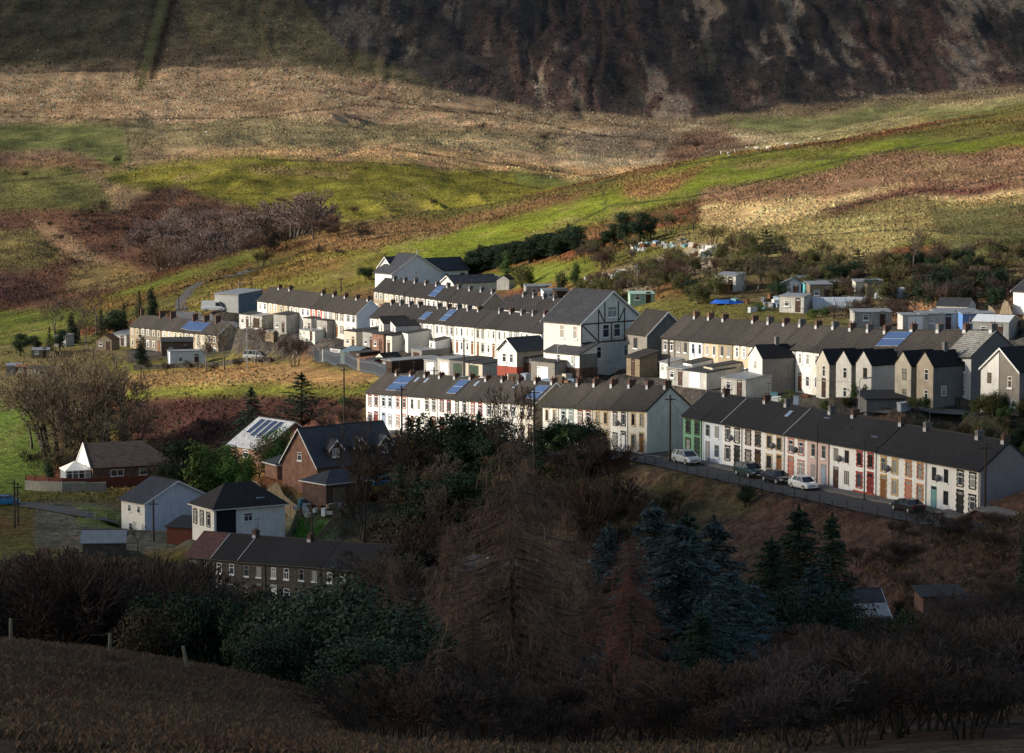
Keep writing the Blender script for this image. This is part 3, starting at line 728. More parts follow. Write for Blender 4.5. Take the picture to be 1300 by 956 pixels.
rowD[8]['wing'] = dict(x0=.4, w=3.9, l=4.8, h=4.6, rise=1.5, wall=OFFW, side=ROUGHCAST, chim=.35, wins=(('front', .5, 3.0, .7, 1.1),))
rowD[12]['wing'] = dict(x0=.5, w=3.3, l=4.6, h=4.7, rise=1.6, wall=CREAM, side=ROUGHCAST, roof=ROOF_BLUE, wins=(('front', .6, 3.0, .75, 1.35), ('front', .6, .4, .9, 2.0, 'd')))
D_L, D_R = (840, 476, 406), (1097, 507, 352)
tD = terrace(D_L, D_R, rowD, 'D', 'houses in the buff terrace behind the middle terrace', d=7.0, h=5.5, rise=2.8, roof=ROOF_BROWN, where='along the buff terrace', verge=False)
E_L, E_R = (1098, 507, 351.6), (1232, 512, 334.6)
Ew = [('narrow white rear wing with two windows', WHITE, GREYW), ('white rear wing with long grey side wall', WHITE, GREYW),
      ('cream rear wing with timber veranda', CREAM, CEMENT), ('tan rear wing with long dark side wall', BEIGE, CEMENT), ('roof with solar panels beside pale roof', OFFW, CEMENT)][:4]
rowE = []
for i, (a, b, c) in enumerate(Ew):
    H = dict(lab='house with %s' % a, wall=GREYW, t=None, f='white', dc='brown', style='plain', chm=CEMENT if i % 2 else BRICK_DK)
    if 1:
        H['wing'] = dict(x0=(.05, -1.0, 1.5, .6)[i], w=3.0, l=4.6, h=4.8, rise=1.6, wall=[OFFW, OFFW, mat('cream_grey_render', (.52, .48, .40), .9, .25, .9, streak=.3), mat('tan_grey_render', (.44, .38, .30), .9, .25, .9, streak=.3)][i], side=[ROUGHCAST, GREYW, ROUGHCAST, CEMENT][i],
            roof=ROOF_BLUE, wins=(('front', .6, 3.0, .75, 1.35), ('front', .6, .7, .7, 1.2)) + ((('right', .35, 1.2, .8, 1.2),) if i == 3 else ()), f='brown' if i in (1, 2) else 'white', chim=.35 if i == 3 else 0)
    rowE.append(H)
rowE[0]['solar'] = (.1, 1.0, .3, .9, 2, 3); rowE[3]['roof'] = roofmat('pale_lichen_tile', (.22, .215, .20), .85)
rowE[3]['gable'] = CEMENT
tE = terrace(E_L, E_R, rowE, 'E', 'houses with tall rear wings', d=7.6, h=5.6, rise=2.8, roof=ROOF_BROWN, verge=False)
F_L, F_R = (327, 412, 600), (453, 432, 562)
Fw = [('white end house', WHITE, None), ('buff stone house', BUFF, 'white'), ('buff stone house with pale trim', TANCAST, 'cream'), ('tan stone house', BEIGE, 'white'), ('white house', WHITE, None), ('red-painted house', mat('painted_red_render', (.5, .12, .08)), 'white'),
      ('white house with grey trim', WHITE, 'grey'), ('cream house', CREAM, 'brown'), ('white house by the shade-blue gable', WHITE, 'grey')]
rowF = [dict(d=a, wall=b, t=c, f='white', dc='wood', style='tiny', ch=1.0, chim=i not in (2, 3)) for i, (a, b, c) in enumerate(Fw)]
rowF[-1]['gable'] = SHADEBLUE  # end gable of a white house, tinted blue to stand in for shade
tF = terrace(F_L, F_R, rowF, 'F', 'houses in the upper terrace by the lorry yard', rise=2.6, roof=ROOF_BROWN, where='along the yard terrace')
rowG = [dict(d=a, wall=b, t='white', f='white', dc='wood', style='tiny', chm=CEMENT, ch=.95) for a, b in
        [('tan stone house', TANCAST), ('tan rendered house', BUFF), ('stone house', STONE), ('brown stone house', STONE), ('stone house with pale trim', TANCAST), ('bright white house', WHITE), ('brown house', STONE), ('tan house', TANCAST), ('brown pebbledashed house', STONE), ('buff house', BUFF)]]
rowG[5]['solar'] = (.1, .75, .1, .9, 2, 3); rowG[-1]['bb'] = 1
tG = terrace((474.4, 398, 640), (612, 419, 600), rowG, 'G', 'houses in the topmost terrace below the white school', rise=2.6, roof=ROOF_DARK, where='along the top terrace')
rowG2 = [dict(d='grey-roofed house', wall=OFFW, t=None, f='white', dc='wood', style='tiny', chm=CEMENT, ch=.9) for _ in range(6)]
tG2 = terrace((636, 424, 556), (714, 436, 526), rowG2, 'G2', 'houses in the short terrace behind the timbered building', rise=2.5, roof=ROOF_DARK, where='of the short terrace behind the timbered building')
Hw = [WHITE, TANCAST, WHITE, BUFF, CREAM, WHITE, OFFW, OFFW, OFFW, WHITE, OFFW, CREAM, OFFW, WHITE, OFFW, OFFW, WHITE]
rowH = [dict(d=('white', 'grey-white', 'pale cream')[i % 3] + ' house with grey frames' if w_ not in (TANCAST, BUFF) else 'tan stone house', wall=w_, t=('white', None, 'grey')[i % 3], f=('white', 'grey')[i % 2], dc='wood', style='plain' if i > 5 else 'tiny', chm=CEMENT if i % 3 else BRICK_DK, ch=.9, chim=i % 6 != 4) for i, w_ in enumerate(Hw)]
rowH[4]['wing'] = dict(x0=.2, w=2.6, l=5.5, h=4.9, rise=1.1, wall=CREAM, side=GREYW, wins=wn2(), mono=True, roof=ROOF_DARK)
rowH[5]['wing'] = dict(x0=.2, w=2.6, l=5.0, h=4.6, rise=.8, wall=WHITE, side=GREYW, wins=wn2(), mono=True, roof=ROOF_DARK)
rowH[6]['lean'] = dict(l=4.5, h=3.4, wall=OFFW, wins=1); rowH[1]['lean'] = dict(l=5, h=3.0, wall=BUFF, wins=1); rowH[2]['lean'] = dict(l=4, h=2.6, wall=WHITE, wins=2); rowH[3]['lean'] = dict(l=4.5, h=2.8, wall=REDW, wins=1); rowH[8]['lean'] = dict(l=3, h=2.3, wall=WHITE, wins=2)
rowH[5]['solar'] = (.2, .9, .1, .6, 1, 4); rowH[7]['solar'] = (.3, 1.0, .1, .85, 2, 3)
tH = terrace((470, 436, 555), (688, 461, 475), rowH, 'H', 'houses in the long terrace left of the timbered building', rise=2.6, roof=ROOF_DARK, where='along the long back terrace', verge=False)
Jw = [('tan house', TANCAST), ('stone house with white trim', STONE), ('brown stone house', STONE), ('buff house', BUFF), ('pale tan house', BEIGE), ('stone house under solar panels', TANCAST), ('tan house under solar panels', BEIGE), ('buff stone end house', TANCAST)]
rowJ = [dict(d=a, wall=b, t='white' if i % 2 else 'cream', f='white', dc='wood', style='tiny', ch=1.7, cw=1.3, pots=3, chim=i in (1, 2, 4, 5, 6), chim0=i == 0) for i, (a, b) in enumerate(Jw)]
rowJ[4]['solar'] = (.6, 1.0, .15, .85, 1, 2); rowJ[5]['solar'] = (0, .95, .1, .85, 1, 5); rowJ[6]['solar'] = (0.0, .5, .1, .85, 1, 3)
tJ = terrace((165, 442, 665), (277, 455, 626), rowJ, 'J', 'houses in the far stone terrace', rise=2.4, roof=ROOF_BROWN, where='along the far stone terrace', chimw=False)
rowK = [dict(d='dark stone house with %s' % a, wall=STONE_DK, t=None, f='white' if i % 2 else 'grey', dc=c, style='plain', ch=.9, chim=i in (1, 3), chm=BRICK_DK, roof=ROOF_RED if i == 0 else ROOF_BLUE, line=i in (0, 1), chimw=0) for i, (a, c) in enumerate(
    [('dull red roof', 'brown'), ('white sash windows', 'white'), ('brown doors', 'brown'), ('white upper window', 'white'), ('grey curtains', 'grey'), ('half-hidden windows', 'brown'), ('shrubs against it', 'brown')])]
tK = terrace((236, 757, 360), (482, 779, 342), rowK, 'K', 'houses in the dark stone terrace in the valley bottom', d=7.5, rise=2.6, roof=ROOF_BLUE, where='from the red-roofed end', verge=False)
rowL = [dict(d='low grey-roofed house', wall=CEMENT, t=None, f='white', dc='brown', style='plain', ch=.8, chim=i % 2 == 0) for i in range(5)]
tL = terrace((562, 790, 325), (720, 806, 300), rowL, 'L', 'low houses glimpsed behind the larch', d=7, rise=2.4, roof=ROOF_SLATE, where='glimpsed behind the larch', verge=False)

# ------------------------------------------------------------------ single buildings
tud, rf = building('timbered_building', 'tall white gabled building with dark timber framing and slate roof', 'building', (737, 476, 412), -47, 7.8, 12.8, 7.6, 4.3, (1, 0), OFFW, {'right': OFFW}, ROOF_SLATE, 'gable_x',
    (('front', .5, 5.2, .9, 1.9), ('front', .85, 5.2, .9, 1.9), ('front', .5, 1.4, .9, 1.5), ('right', .5, 8.1, 1.9, 1.6, 'w', dict(style='cross')), ('right', .40, 5.2, 1.3, 1.9, 'w', dict(style='sash')), ('right', .58, 5.2, 1.3, 1.9, 'w', dict(style='sash')),
     ('right', .25, 2.2, 1.9, 1.7, 'w', dict(style='cross')), ('right', .76, 2.2, 1.6, 1.7, 'w', dict(style='cross'))), over=.35)
b = MB()
def beam(y0, z0, y1, z1, t=.10):
    dy, dz = y1 - y0, z1 - z0; L = math.hypot(dy, dz); ny, nz = -dz / L * t, dy / L * t
    b.prism([(y0 + ny, z0 + nz), (y0 - ny, z0 - nz), (y1 - ny, z1 - nz), (y1 + ny, z1 + nz)], 0, 7.8 + .051, 7.8 + .09)
for q in [(0, 7.35, 12.6, 7.35), (0, 4.6, 12.6, 4.6), (.13, 4.6, .13, 7.3), (12.45, 4.6, 12.45, 7.3), (3.6, 4.6, 3.6, 9.4), (6.3, 4.6, 6.3, 7.3), (9.0, 4.6, 9.0, 9.4), (.3, 7.2, 3.4, 4.8), (12.3, 7.2, 9.2, 4.8), (4.9, 7.4, 4.9, 10.4), (7.7, 7.4, 7.7, 10.4), (4.7, 7.6, 3.7, 9.2), (7.9, 7.6, 8.9, 9.2)]: beam(*q)
part('timber_frame', b, T['brown'], tud)
for a in (.3, .75): panel(rf, 7.8 * a, 7.8 * a + .8, .55, .72, 12.6, 7.4, 4.1, 1, 1, name='rooflight', m=GLASS_SKY)
t2, _ = building('x', 'x', 'x', (735.5, 478, 409), -47, 7.2, 3.6, 3.2, 1.3, (1, 0), WHITE, {'right': ROUGHCAST}, ROOF_SLATE, 'mono', (('front', .4, 1.7, .7, 1.2), ('front', .8, 1.7, .5, 1.2)), plinth=(BRICK_DK, 1.2)); merge(tud, t2)
building('annexe', 'small white gabled annexe on a red base beside the timbered building', 'building', (656, 478, 423), -47, 4.2, 6.4, 3.9, 1.7, (1, 0), WHITE, {'right': ROUGHCAST}, ROOF_SLATE, 'gable_y' if 0 else 'gable_y', (('front', .35, 2.0, .8, 1.3), ('front', .72, 2.0, .8, 1.3)), plinth=(mat('dull_red_base', (.30, .07, .045)), 1.4))
building('stone_house', 'grey stone end house between timbered building and buff terrace', 'house', (821, 472, 408), -60, 5.5, 7.0, 5.4, 3.1, (1, 0), ROUGHCAST, {'right': CEMENT}, ROOF_BROWN, 'gable_x', (('front', .45, 3.2, 1.0, 1.5, 'w', dict(frame='brown')), ('front', .4, .8, 1.0, 1.4)))
building('porch_house', 'little timber-clad lean-to by the grey stone house', 'outbuilding', (812, 478, 402), -60, 3.5, 3, 2.6, .8, (1, 0), TIMBER, {}, ROOF_DARK, 'mono', (('front', .5, 0, .9, 2.0, 'd'),), trimw=False)
HALL_SHADE = paint((.80, .84, .88))  # bluish, brighter paint that stands in for skylit shade on the hall
sch, _ = building('white_hall', 'large white hall with slate roof on the village edge', 'hall', (560, 363, 690), -53, 7, 14.6, 3.6, 4.3, (1, 1), HALL_SHADE, {}, ROOF_SLATE, 'gable_x', (('right', .2, 1, 1.2, 1.5), ('right', .5, 1, 1.2, 1.5)), over=.4)
q = MB()
q.tube([(7.2, 7.3, 8.0), (7.2, 7.3, 9.0)], .12, 6); part('finial', q, LEAD, sch)
t2, _ = building('x', 'x', 'x', (499, 364, 686), -53, 6.4, 7, 4.4, 2.6, (1, 0), WHITE, {}, ROOF_SLATE, 'gable_y', (('front', .3, 1.4, .9, 2.0), ('front', .7, 1.4, .9, 2.0))); merge(sch, t2)
t2, _ = building('x', 'x', 'x', (548, 362, 694), 37, 11, 7, 3.5, 2.8, (0, 0), HALL_SHADE, {}, ROOF_SLATE, 'gable_x', (('front', .4, 1.2, 1.3, 1.6), ('front', .85, 1.2, 1.5, 1.6)), padr=3); merge(sch, t2)
building('low_classroom', 'low grey-roofed outbuilding beside the white hall', 'outbuilding', (576, 372, 655), 30, 12, 6, 2.3, 1.5, (0, 0), OFFW, {}, ROOF_SLATE, 'gable_x', ())
wg, _ = building('white_house', 'white house with a broad shade-blue gable and dark roof', 'house', (184, 682, 412), -48, 6.0, 11.4, 5.1, 2.7, (1, 0), WHITE, {'right': PALEBLUE}, ROOF_SLATE, 'gable_x', (('front', .35, 3.4, .8, 1.0), ('front', .75, 3.4, .8, 1.0), ('front', .4, .5, 1.0, 1.2)), over=.45)  # right gable painted bluer than the front in place of shade
hp, rf = building('hipped_house', 'white house with a brown hipped roof above the stone terrace', 'house', (272, 692, 383), -58, 6.8, 10.8, 4.9, 3.0, (1, 0), WHITE, {}, roofmat('tile_dark_brown', (.028, .022, .022)), 'hip',
    tuple(('front', a, 2.4, .75, 1.7, 'w', dict(trim='black', teeth=False)) for a in (.15, .45, .75)) + (('right', .48, 2.9, 1.3, 1.1, 'w', dict(style='cross')),), over=.5)
q = MB(); q.box(6.76, 6.86, .35, 3.3, -1, 4.75); part('dark_cladding', q, T['black'], hp)
q = MB(); q.box(6.9, 7.5, 6.4, 7.4, 6.0, 6.1); part('rooflight', q, GLASS_SKY, rf).rotation_euler = (0, R(0), 0)
bg, rf = building('bungalow', 'brick bungalow with a white conservatory behind a red-brown fence', 'bungalow', (118, 613, 462), 22, 13.6, 9.0, 2.5, 3.6, (0, 0), BRICK_DK, {}, ROOF_WARM, 'hip_right', (('front', .3, .9, 2.2, 1.1, 'w', dict(style='double')), ('front', .62, .9, 1.3, 1.1), ('left', .5, 3.2, .9, .9)), over=.5)
t2, _ = building('x', 'x', 'x', (100, 613, 462), 22, 4.2, 4.0, 2.1, 1.3, (.5, 0), mat('conservatory_glass', (.25, .28, .3), .15, spec=.7), {}, mat('polycarbonate', (.75, .74, .68), .3), 'hip', tuple(('front', a, .7, .95, 1.35) for a in (.14, .38, .62, .86)), over=.15, padr=2); merge(bg, t2)
sh, rf = building('solar_house', 'low pale-roofed brick house with four long solar panels', 'house', (333, 590, 450), -50, 9.2, 12.4, 2.5, 3.9, (1, 0), BRICK, {}, roofmat('pale_slate', (.30, .31, .33), .5, dark=.25), 'gable_x', (('front', .5, .8, 1.5, 1.2),), over=.4)
for i in range(4): panel(rf, 1.0 + i * 1.75, 2.2 + i * 1.75, .32 + (i == 0) * .08, .92, 12.4, 2.5, 3.9, 1, 2, m=mat('solar_dark', (.015, .025, .06), .3, .2, 2, spec=.7))
mh, rf = building('brick_house', 'large brick house with steep slate roof and three gabled dormers', 'house', (403, 620, 403), 40, 14.8, 8.6, 3.2, 5.0, (0, 0), BRICK, {}, roofmat('slate_blue', (.04, .042, .05), .6, dark=.25), 'gable_x', (('left', .5, 3.6, 1.0, 1.2), ('front', .6, .8, 1.4, 1.2)), over=.35, trimw=True)
for i in range(3):
    x = 2.6 + i * 4.4; q = MB(); q.prism([(x, 3.9), (x + 2.2, 3.9), (x + 2.2, 5.4), (x + 1.1, 6.5), (x, 5.4)], 1, .55, 2.9); dm = part('dormer', q, BRICK_DK, rf)
    q = MB(); q.prism([(x - .25, 5.25), (x + 1.1, 6.55), (x + 2.45, 5.25), (x + 2.45, 5.42), (x + 1.1, 6.75), (x - .25, 5.42)], 1, .3, 3.2); part('dormer_roof', q, ROOF_SLATE, dm)
    window(dm, x + 1.1, .55, 4.2, 1.2, 1.2, style='double')
    q = MB(); q.prism([(x - .3, 5.0), (x - .3, 5.3), (x + 1.1, 6.7), (x + 2.5, 5.3), (x + 2.5, 5.0), (x + 1.1, 6.4)], 1, .24, .3); part('dormer_bargeboard', q, UPVC, dm)
t2, _ = building('x', 'x', 'x', (414, 642, 389), 40, 7.6, 5.6, 3.0, 1.5, (0, 0), BRICK_DK, {}, roofmat('slate_blue', 0), 'hip', (('front', .3, 0, 2.2, 2.3, 'g', dict(m=TIMBER)),), over=.4, padr=3); merge(mh, t2)
building('brick_gazebo', 'small hipped brick outbuilding beside the large brick house', 'outbuilding', (352, 608, 415), 30, 4.6, 4.2, 2.1, 1.3, (0, 0), BRICK, {}, ROOF_SLATE, 'hip', (('front', .5, .8, 1.5, 1.0, 'w', dict(frame='wood')),), over=.35, padr=3)
bh, _ = building('gabled_house', 'gable end half white and half brown, at the frame edge', 'house', (1245, 522, 321), -52, 5.7, 8, 4.95, 2.4, (0, 0), ROUGHCAST, {'right': CEMENT}, ROOF_BLUE, 'gable_y', (('front', .76, 3.0, .65, 1.3), ('front', .6, .9, .35, .7), ('front', .86, .9, .7, .8)), over=.2, chims=((2.95, 4.5, 7.6, .9, .5, .5, CEMENT, 1, False),))
bh['label'] = 'tall gabled house half clad white and half brown render'
q = MB(); q.prism([(0, -2), (2.7, -2), (2.7, 7.15), (0, 4.9)], 1, -.06, -.002); part('white_cladding', q, WHITE, bh)
window(bh, 1.3, -.06, 3.3, .6, 1.2, frame='brown', sill=False)
t2, _ = building('x', 'x', 'x', (1304, 526, 317), -52, 4, 6, 2.5, .6, (0, 0), WHITE, {}, FELT, 'mono', (('front', .5, .1, .9, 2.0, 'd', dict(col='white')),), trimw=False, padr=2); merge(bh, t2)
building('white_cottage', 'white rendered house among scrub above the far roofs', 'house', (1286, 398, 430), -50, 5, 7, 3.5, 1.8, (0, 0), WHITE, {}, ROOF_SLATE, 'gable_x', (('front', .5, 1.2, .9, 1.1), ('right', .3, 1.2, .9, 1.1)))
building('valley_house', 'dark-roofed house hidden behind the blue spruces', 'house', (985, 845, 265), 10, 11, 7, 3.2, 2.2, (0, 0), WHITE, {}, ROOF_SLATE, 'gable_x', (('front', .2, .9, 1.2, 1.2), ('front', .7, .9, 1.2, 1.2)), z=-60.0 + 8)
building('grey_outhouse', 'low building with pale ribbed roof below the bank', 'outbuilding', (1062, 812, 262), 12, 5, 4, 2.1, .8, (0, 0), CEMENT, {}, SHEET, 'gable_x', ())
building('brick_outhouse', 'low brick outhouse with grey roof at the foot of the bank', 'outbuilding', (1172, 782, 262), 8, 4, 3, 1.8, .4, (0, 0), BRICK_DK, {}, FELT, 'mono', (), trimw=False)
building('garage_block', 'long low dark-roofed garage with a white edge behind the shaded street', 'garage', (1100, 527, 336), 8, 7, 4, 1.9, .5, (0, 0), CEMENT, {}, FELT, 'mono', (), trimw=False, padr=3)
building('lorry_shed', 'grey sheet-clad shed with blue door at the end of the track', 'shed', (302, 396, 655), -35, 7, 9, 4.0, .6, (1, 0), SHEET, {'right': mat('blue_grey_door', (.12, .17, .22), .6)}, SHEET, 'mono', (), trimw=False)
building('pale_low_roof', 'low pale-roofed outbuilding in the valley bottom', 'outbuilding', (105, 708, 375), 5, 5.5, 6, 2.0, 1.2, (0, 0), STONE_DK, {}, SHEET, 'gable_x', (), trimw=False)
building('red_shed', 'low dark outbuilding with dull red eaves beside the white gabled house', 'outbuilding', (212, 690, 398), -20, 6, 5, 2.4, .8, (0, 0), TIMBER_RED, {}, FELT, 'mono', (), trimw=False)

# sheds, garages and extensions in the back lanes: u, v, width, depth, height, rise, kind, wall, roof, yaw, label
SH = [
 (312, 418, 4, 5, 2.8, .5, 'mono', GREYW, FELT, -50, 'grey-white shed, first below the yard terrace'),
 (327, 418, 4, 6, 2.6, .4, 'mono', OFFW, SHEET, -50, 'pale sheet-roofed garage below the yard terrace'),
 (341, 416, 3.4, 5, 2.8, .4, 'mono', WHITE, FELT, -50, 'white garage standing behind the pale sheet-roofed one'),
 (357, 428, 4.5, 8, 3.6, .8, 'mono', WHITE, FELT, -50, 'two-storey white extension with black felt roof'),
 (343, 440, 3, 4, 2.0, .3, 'mono', TIMBER, SHEET, -50, 'pale sheet-roofed lean-to by the leafless tree'),
 (391, 428, 3.2, 7, 3.4, .5, 'mono', OFFW, FELT, -55, 'narrow cream and black extension with white window'),
 (410, 430, 4, 13, 3.4, .5, 'mono', WHITE, FELT, -55, 'long blue-white flat-roofed extension below the shade-blue gable'),
 (392, 442, 6, 5, 2.0, .3, 'mono', PALEG, SHEET, -55, 'low pale green lean-to with white window'),
 (446, 447, 4.5, 9, 3.4, .4, 'mono', BEIGE, FELT, -55, 'beige flat-roofed extension with brown window'),
 (469, 444, 4, 8, 3.2, .4, 'mono', WHITE, FELT, -55, 'white extension beside the red-brick one'),
 (481, 448, 4, 7, 3.2, .5, 'mono', BRICK, FELT, -55, 'red-brick extension with black roof'),
 (491, 450, 4.5, 7, 3.2, .5, 'mono', CREAM, ROOF_DARK, -55, 'cream extension beside the red-brick one'),
 (417, 460, 4, 6, 2.4, .3, 'mono', OFFW, FELT, -55, 'white garage nearest the metal palisade fence'),
 (427, 459, 4, 6, 2.3, .3, 'mono', GREYW, FELT, -55, 'grey garage with black felt roof by the palisade'),
 (444, 463, 4, 6, 2.2, .8, 'gable_x', mat('greenhouse_glass', (.12, .16, .17), .15, spec=.7), mat('greenhouse_glass', 0), -40, 'glass greenhouse among the garages'),
 (452, 466, 3.6, 8, 2.6, .3, 'mono', TIMBER_DK, FELT, -55, 'long dark timber shed above the palisade'),
 (460, 472, 3, 5, 2.3, .2, 'mono', TIMBER, RUST, -55, 'weathered timber shed with rusty roof'),
 (471, 473, 3, 5, 2.3, .2, 'mono', TIMBER_RED, FELT, -55, 'red-brown timber shed above the palisade'),
 (483, 472, 3.2, 4, 2.4, .9, 'gable_y', CREAM, ROOF_DARK, -50, 'small cream shed with a pitched roof'),
 (492, 474, 4, 10, 2.2, .3, 'mono', TIMBER_DK, SHEET, -60, 'long shed with pale sheet roof behind solar chimneys'),
 (530, 466, 4, 8, 2.5, .3, 'mono', ROUGHCAST, SHEET, -60, 'flat-roofed garage below the double rear wings'),
 (548, 476, 4, 5, 2.4, .3, 'mono', WHITE, SHEET, -55, 'small white-edged garage with a sheet roof'),
 (566, 476, 4.4, 5, 2.6, .3, 'mono', WHITE, SHEET, -55, 'taller white-edged garage with a sheet roof'),
 (583, 478, 4.4, 6, 2.6, .3, 'mono', CEMENT, FELT, -50, 'grey garage with a dark door in the lane'),
 (604, 480, 4.4, 5, 2.4, .3, 'mono', BEIGE, FELT, -50, 'beige-fronted garage by the red-based annexe'),
 (672, 482, 4.6, 6, 2.8, .3, 'mono', CEMENT, FELT, -47, 'dark cement garage under the timbered building'),
 (692, 484, 5, 6, 2.8, .3, 'mono', ROUGHCAST, FELT, -47, 'roughcast garage under the timbered building'),
 (860, 490, 4, 5, 2.3, .3, 'mono', WHITE, SHEET, -55, 'small white lean-to with sheet roof'),
 (885, 496, 5, 5, 2.2, .4, 'mono', WHITE, FELT, -55, 'low white garage with black roof'),
 (934, 506, 4.5, 5, 2.3, .5, 'mono', WHITE, SHEET, -50, 'white outbuilding before the tall cream wing'),
 (216, 478 - 12, 7.5, 4.5, 3.0, .2, 'flat', mat('pale_blue_shed', (.55, .6, .68)), SHEET, 14, 'pale blue box shed with white end at the field edge'),
 (205, 452, 7, 5, 3.0, .6, 'mono', BRICK_DK, FELT, 8, 'brown brick garage behind the pale blue shed'),
 (152, 440, 5, 7, 2.6, .8, 'mono', WHITE, SHEET, -30, 'white-roofed shed beside the far stone terrace'),
 (134, 445, 4, 4, 2.4, 1.2, 'gable_y', TIMBER, RUST, -20, 'brown gabled shed near the dark conifers'),
 (78, 440, 3, 4, 2.4, .3, 'mono', WHITE, SHEET, -20, 'little white shed among dark conifers'),
 (40, 455, 4, 3, 1.8, .3, 'mono', TIMBER, SHEET, 5, 'tiny grey shed by the dark conifers'),
 (8, 478, 3, 3, 2.0, .3, 'mono', SHEET, SHEET, 5, 'grey sheet shed at the allotment end'),
 (20, 479, 3.6, 3, 2.0, .3, 'mono', TIMBER_RED, RUST, 5, 'rusty red shed, beside the grey sheet one'),
 (34, 481, 3.2, 3, 2.1, .3, 'mono', PALEG, FELT, 5, 'green-painted shed in the allotment row'),
 (46, 482, 4, 3, 2.0, .3, 'mono', CREAM, FELT, 5, 'cream shed ending the allotment row'),
 (640, 368, 3, 4, 2.3, 1.0, 'gable_y', WHITE, ROOF_DARK, -20, 'small white gabled shed behind the short terrace'),
 (612, 364, 5, 3, 2.0, .3, 'mono', mat('green_shed_paint', (.08, .16, .11)), SHEET, 20, 'dark green shed behind the short terrace'),
 (668, 378, 6, 3, 2.2, .3, 'mono', WHITE, SHEET, 10, 'long white-roofed shed behind the short terrace'),
 (690, 384, 5, 3, 2.2, .3, 'mono', PALEBLUE, SHEET, 10, 'pale blue shed behind the short terrace'),
 (705, 386, 3, 3, 2.4, .3, 'mono', TIMBER_DK, FELT, 10, 'dark timber shed near the timbered building'),
 (800, 388, 4.4, 3, 2.0, .3, 'mono', mat('mint_paint', (.30, .45, .36)), mat('mint_sheet', (.35, .50, .42), .5), 5, 'mint green flat shed behind the timbered gable'),
 (923, 370, 4.2, 4, 2.6, .4, 'mono', CREAM, SHEET, -30, 'cream shed with brown side in the allotments'),
 (909, 374, 2.4, 2, 1.4, .2, 'mono', RUST, RUST, -10, 'rusty bin store beside the cream allotment shed'),
 (990, 378, 3.6, 4, 2.4, .8, 'gable_y', mat('blue_grey_wood', (.16, .2, .26)), SHEET, -10, 'blue-grey shed with pitched roof'),
 (1008, 372, 4.5, 3, 2.0, .3, 'mono', WHITE, SHEET, 5, 'white-roofed shed behind the blue-grey one'),
 (1022, 380, 2.5, 3, 2.6, .2, 'mono', mat('turquoise_paint', (.10, .35, .38)), FELT, 5, 'turquoise shed in the allotments'),
 (1028, 384, 4, 4, 2.8, .3, 'mono', TIMBER, SHEET, 8, 'tall open-fronted timber shed'),
 (1040, 378, 4, 4, 2.6, .3, 'mono', TIMBER_DK, SHEET, 8, 'dark shed with wide pale roof'),
 (1008, 397, 4.4, 3, 2.6, .3, 'mono', WHITE, SHEET, -30, 'white shed with a tilted sheet roof'),
 (992, 395, 3.2, 1, 1.9, .1, 'mono', mat('pale_blue_slats', (.35, .45, .55)), SHEET, 0, 'pale blue slatted screen in the allotments'),
 (1086, 376, 5, 3, 2.3, .3, 'mono', CREAM, SHEET, 5, 'cream shed with openings above the polytunnel'),
 (1101, 377, 3, 3, 2.2, .3, 'mono', TIMBER, FELT, 5, 'weathered shed beside the cream one'),
 (1085, 415, 6, 3, 2.2, .3, 'mono', WHITE, SHEET, 8, 'long white garage behind the solar roof'),
 (1146, 419, 4, 3, 2.2, .2, 'mono', WHITE, SHEET, 8, 'short white garage behind the chimneys'),
 (1168, 419, 6, 3, 2.4, .2, 'mono', WHITE, SHEET, 8, 'white flat garage in the back lane'),
 (1187, 416, 7, 3, 2.4, .2, 'mono', BEIGE, SHEET, 8, 'wide beige garage in the back lane'),
 (1212, 412, 5, 5, 2.8, 1.0, 'gable_x', WHITE, ROOF_SLATE, -25, 'white garage with grey pitched roof'),
 (1222, 418, 5, 3, 2.3, .2, 'mono', mat('blue_tarp_shed', (.10, .22, .5)), SHEET, 5, 'blue-fronted lean-to in the back lane'),
 (1262, 432, 5.5, 6, 2.6, .8, 'gable_x', WHITE, mat('white_sheet_roof', (.62, .64, .66), .4), -25, 'white garage with bright sheet roof at the far lane end')]
NEAR_SH = {}
DIRTY = [mat('grubby_white_render', (.50, .49, .46), .9, .3, .7, streak=.45, fine=.1), mat('grubby_grey_render', (.33, .325, .31), .9, .3, .7, streak=.4, fine=.1)]
for kk_, s in enumerate(SH):
    u, v, w_, d_, h_, r_, k_, wl_, rf_, yw_, lb_ = s
    if wl_ in (WHITE, OFFW): wl_ = DIRTY[0] if kk_ % 3 else DIRTY[1]
    g = ground(u, v)
    # solve for the photo column with the ground as it stands once the terraces are in
    PX = proj(*g)
    t, _ = building('garage' if 'garage' in lb_ else ('greenhouse' if 'greenhouse' in lb_ else 'shed'), lb_, 'garage' if 'garage' in lb_ else 'shed', (PX[0], PX[1], g[1]), yw_, w_, d_, h_, r_, (0 if yw_ > -15 else .6, 0), wl_, {}, rf_, k_,
        () if 'greenhouse' in lb_ or w_ < 3.1 else ((('front', .5, .1, min(2.3, w_ * .6), 2.0, 'g', dict(m=random.choice([UPVC, TIMBER_DK, T['grey'], T['dgreen']]))),) if 'garage' in lb_ and w_ < 5.2 else (('front', .3, 1.0, .9, .9), ('front', .75, .05, .8, 1.9, 'd', dict(col='brown')))),
        group='sheds and garages of the village back lanes', over=.12, trimw=False, padr=2.2, th=.08)
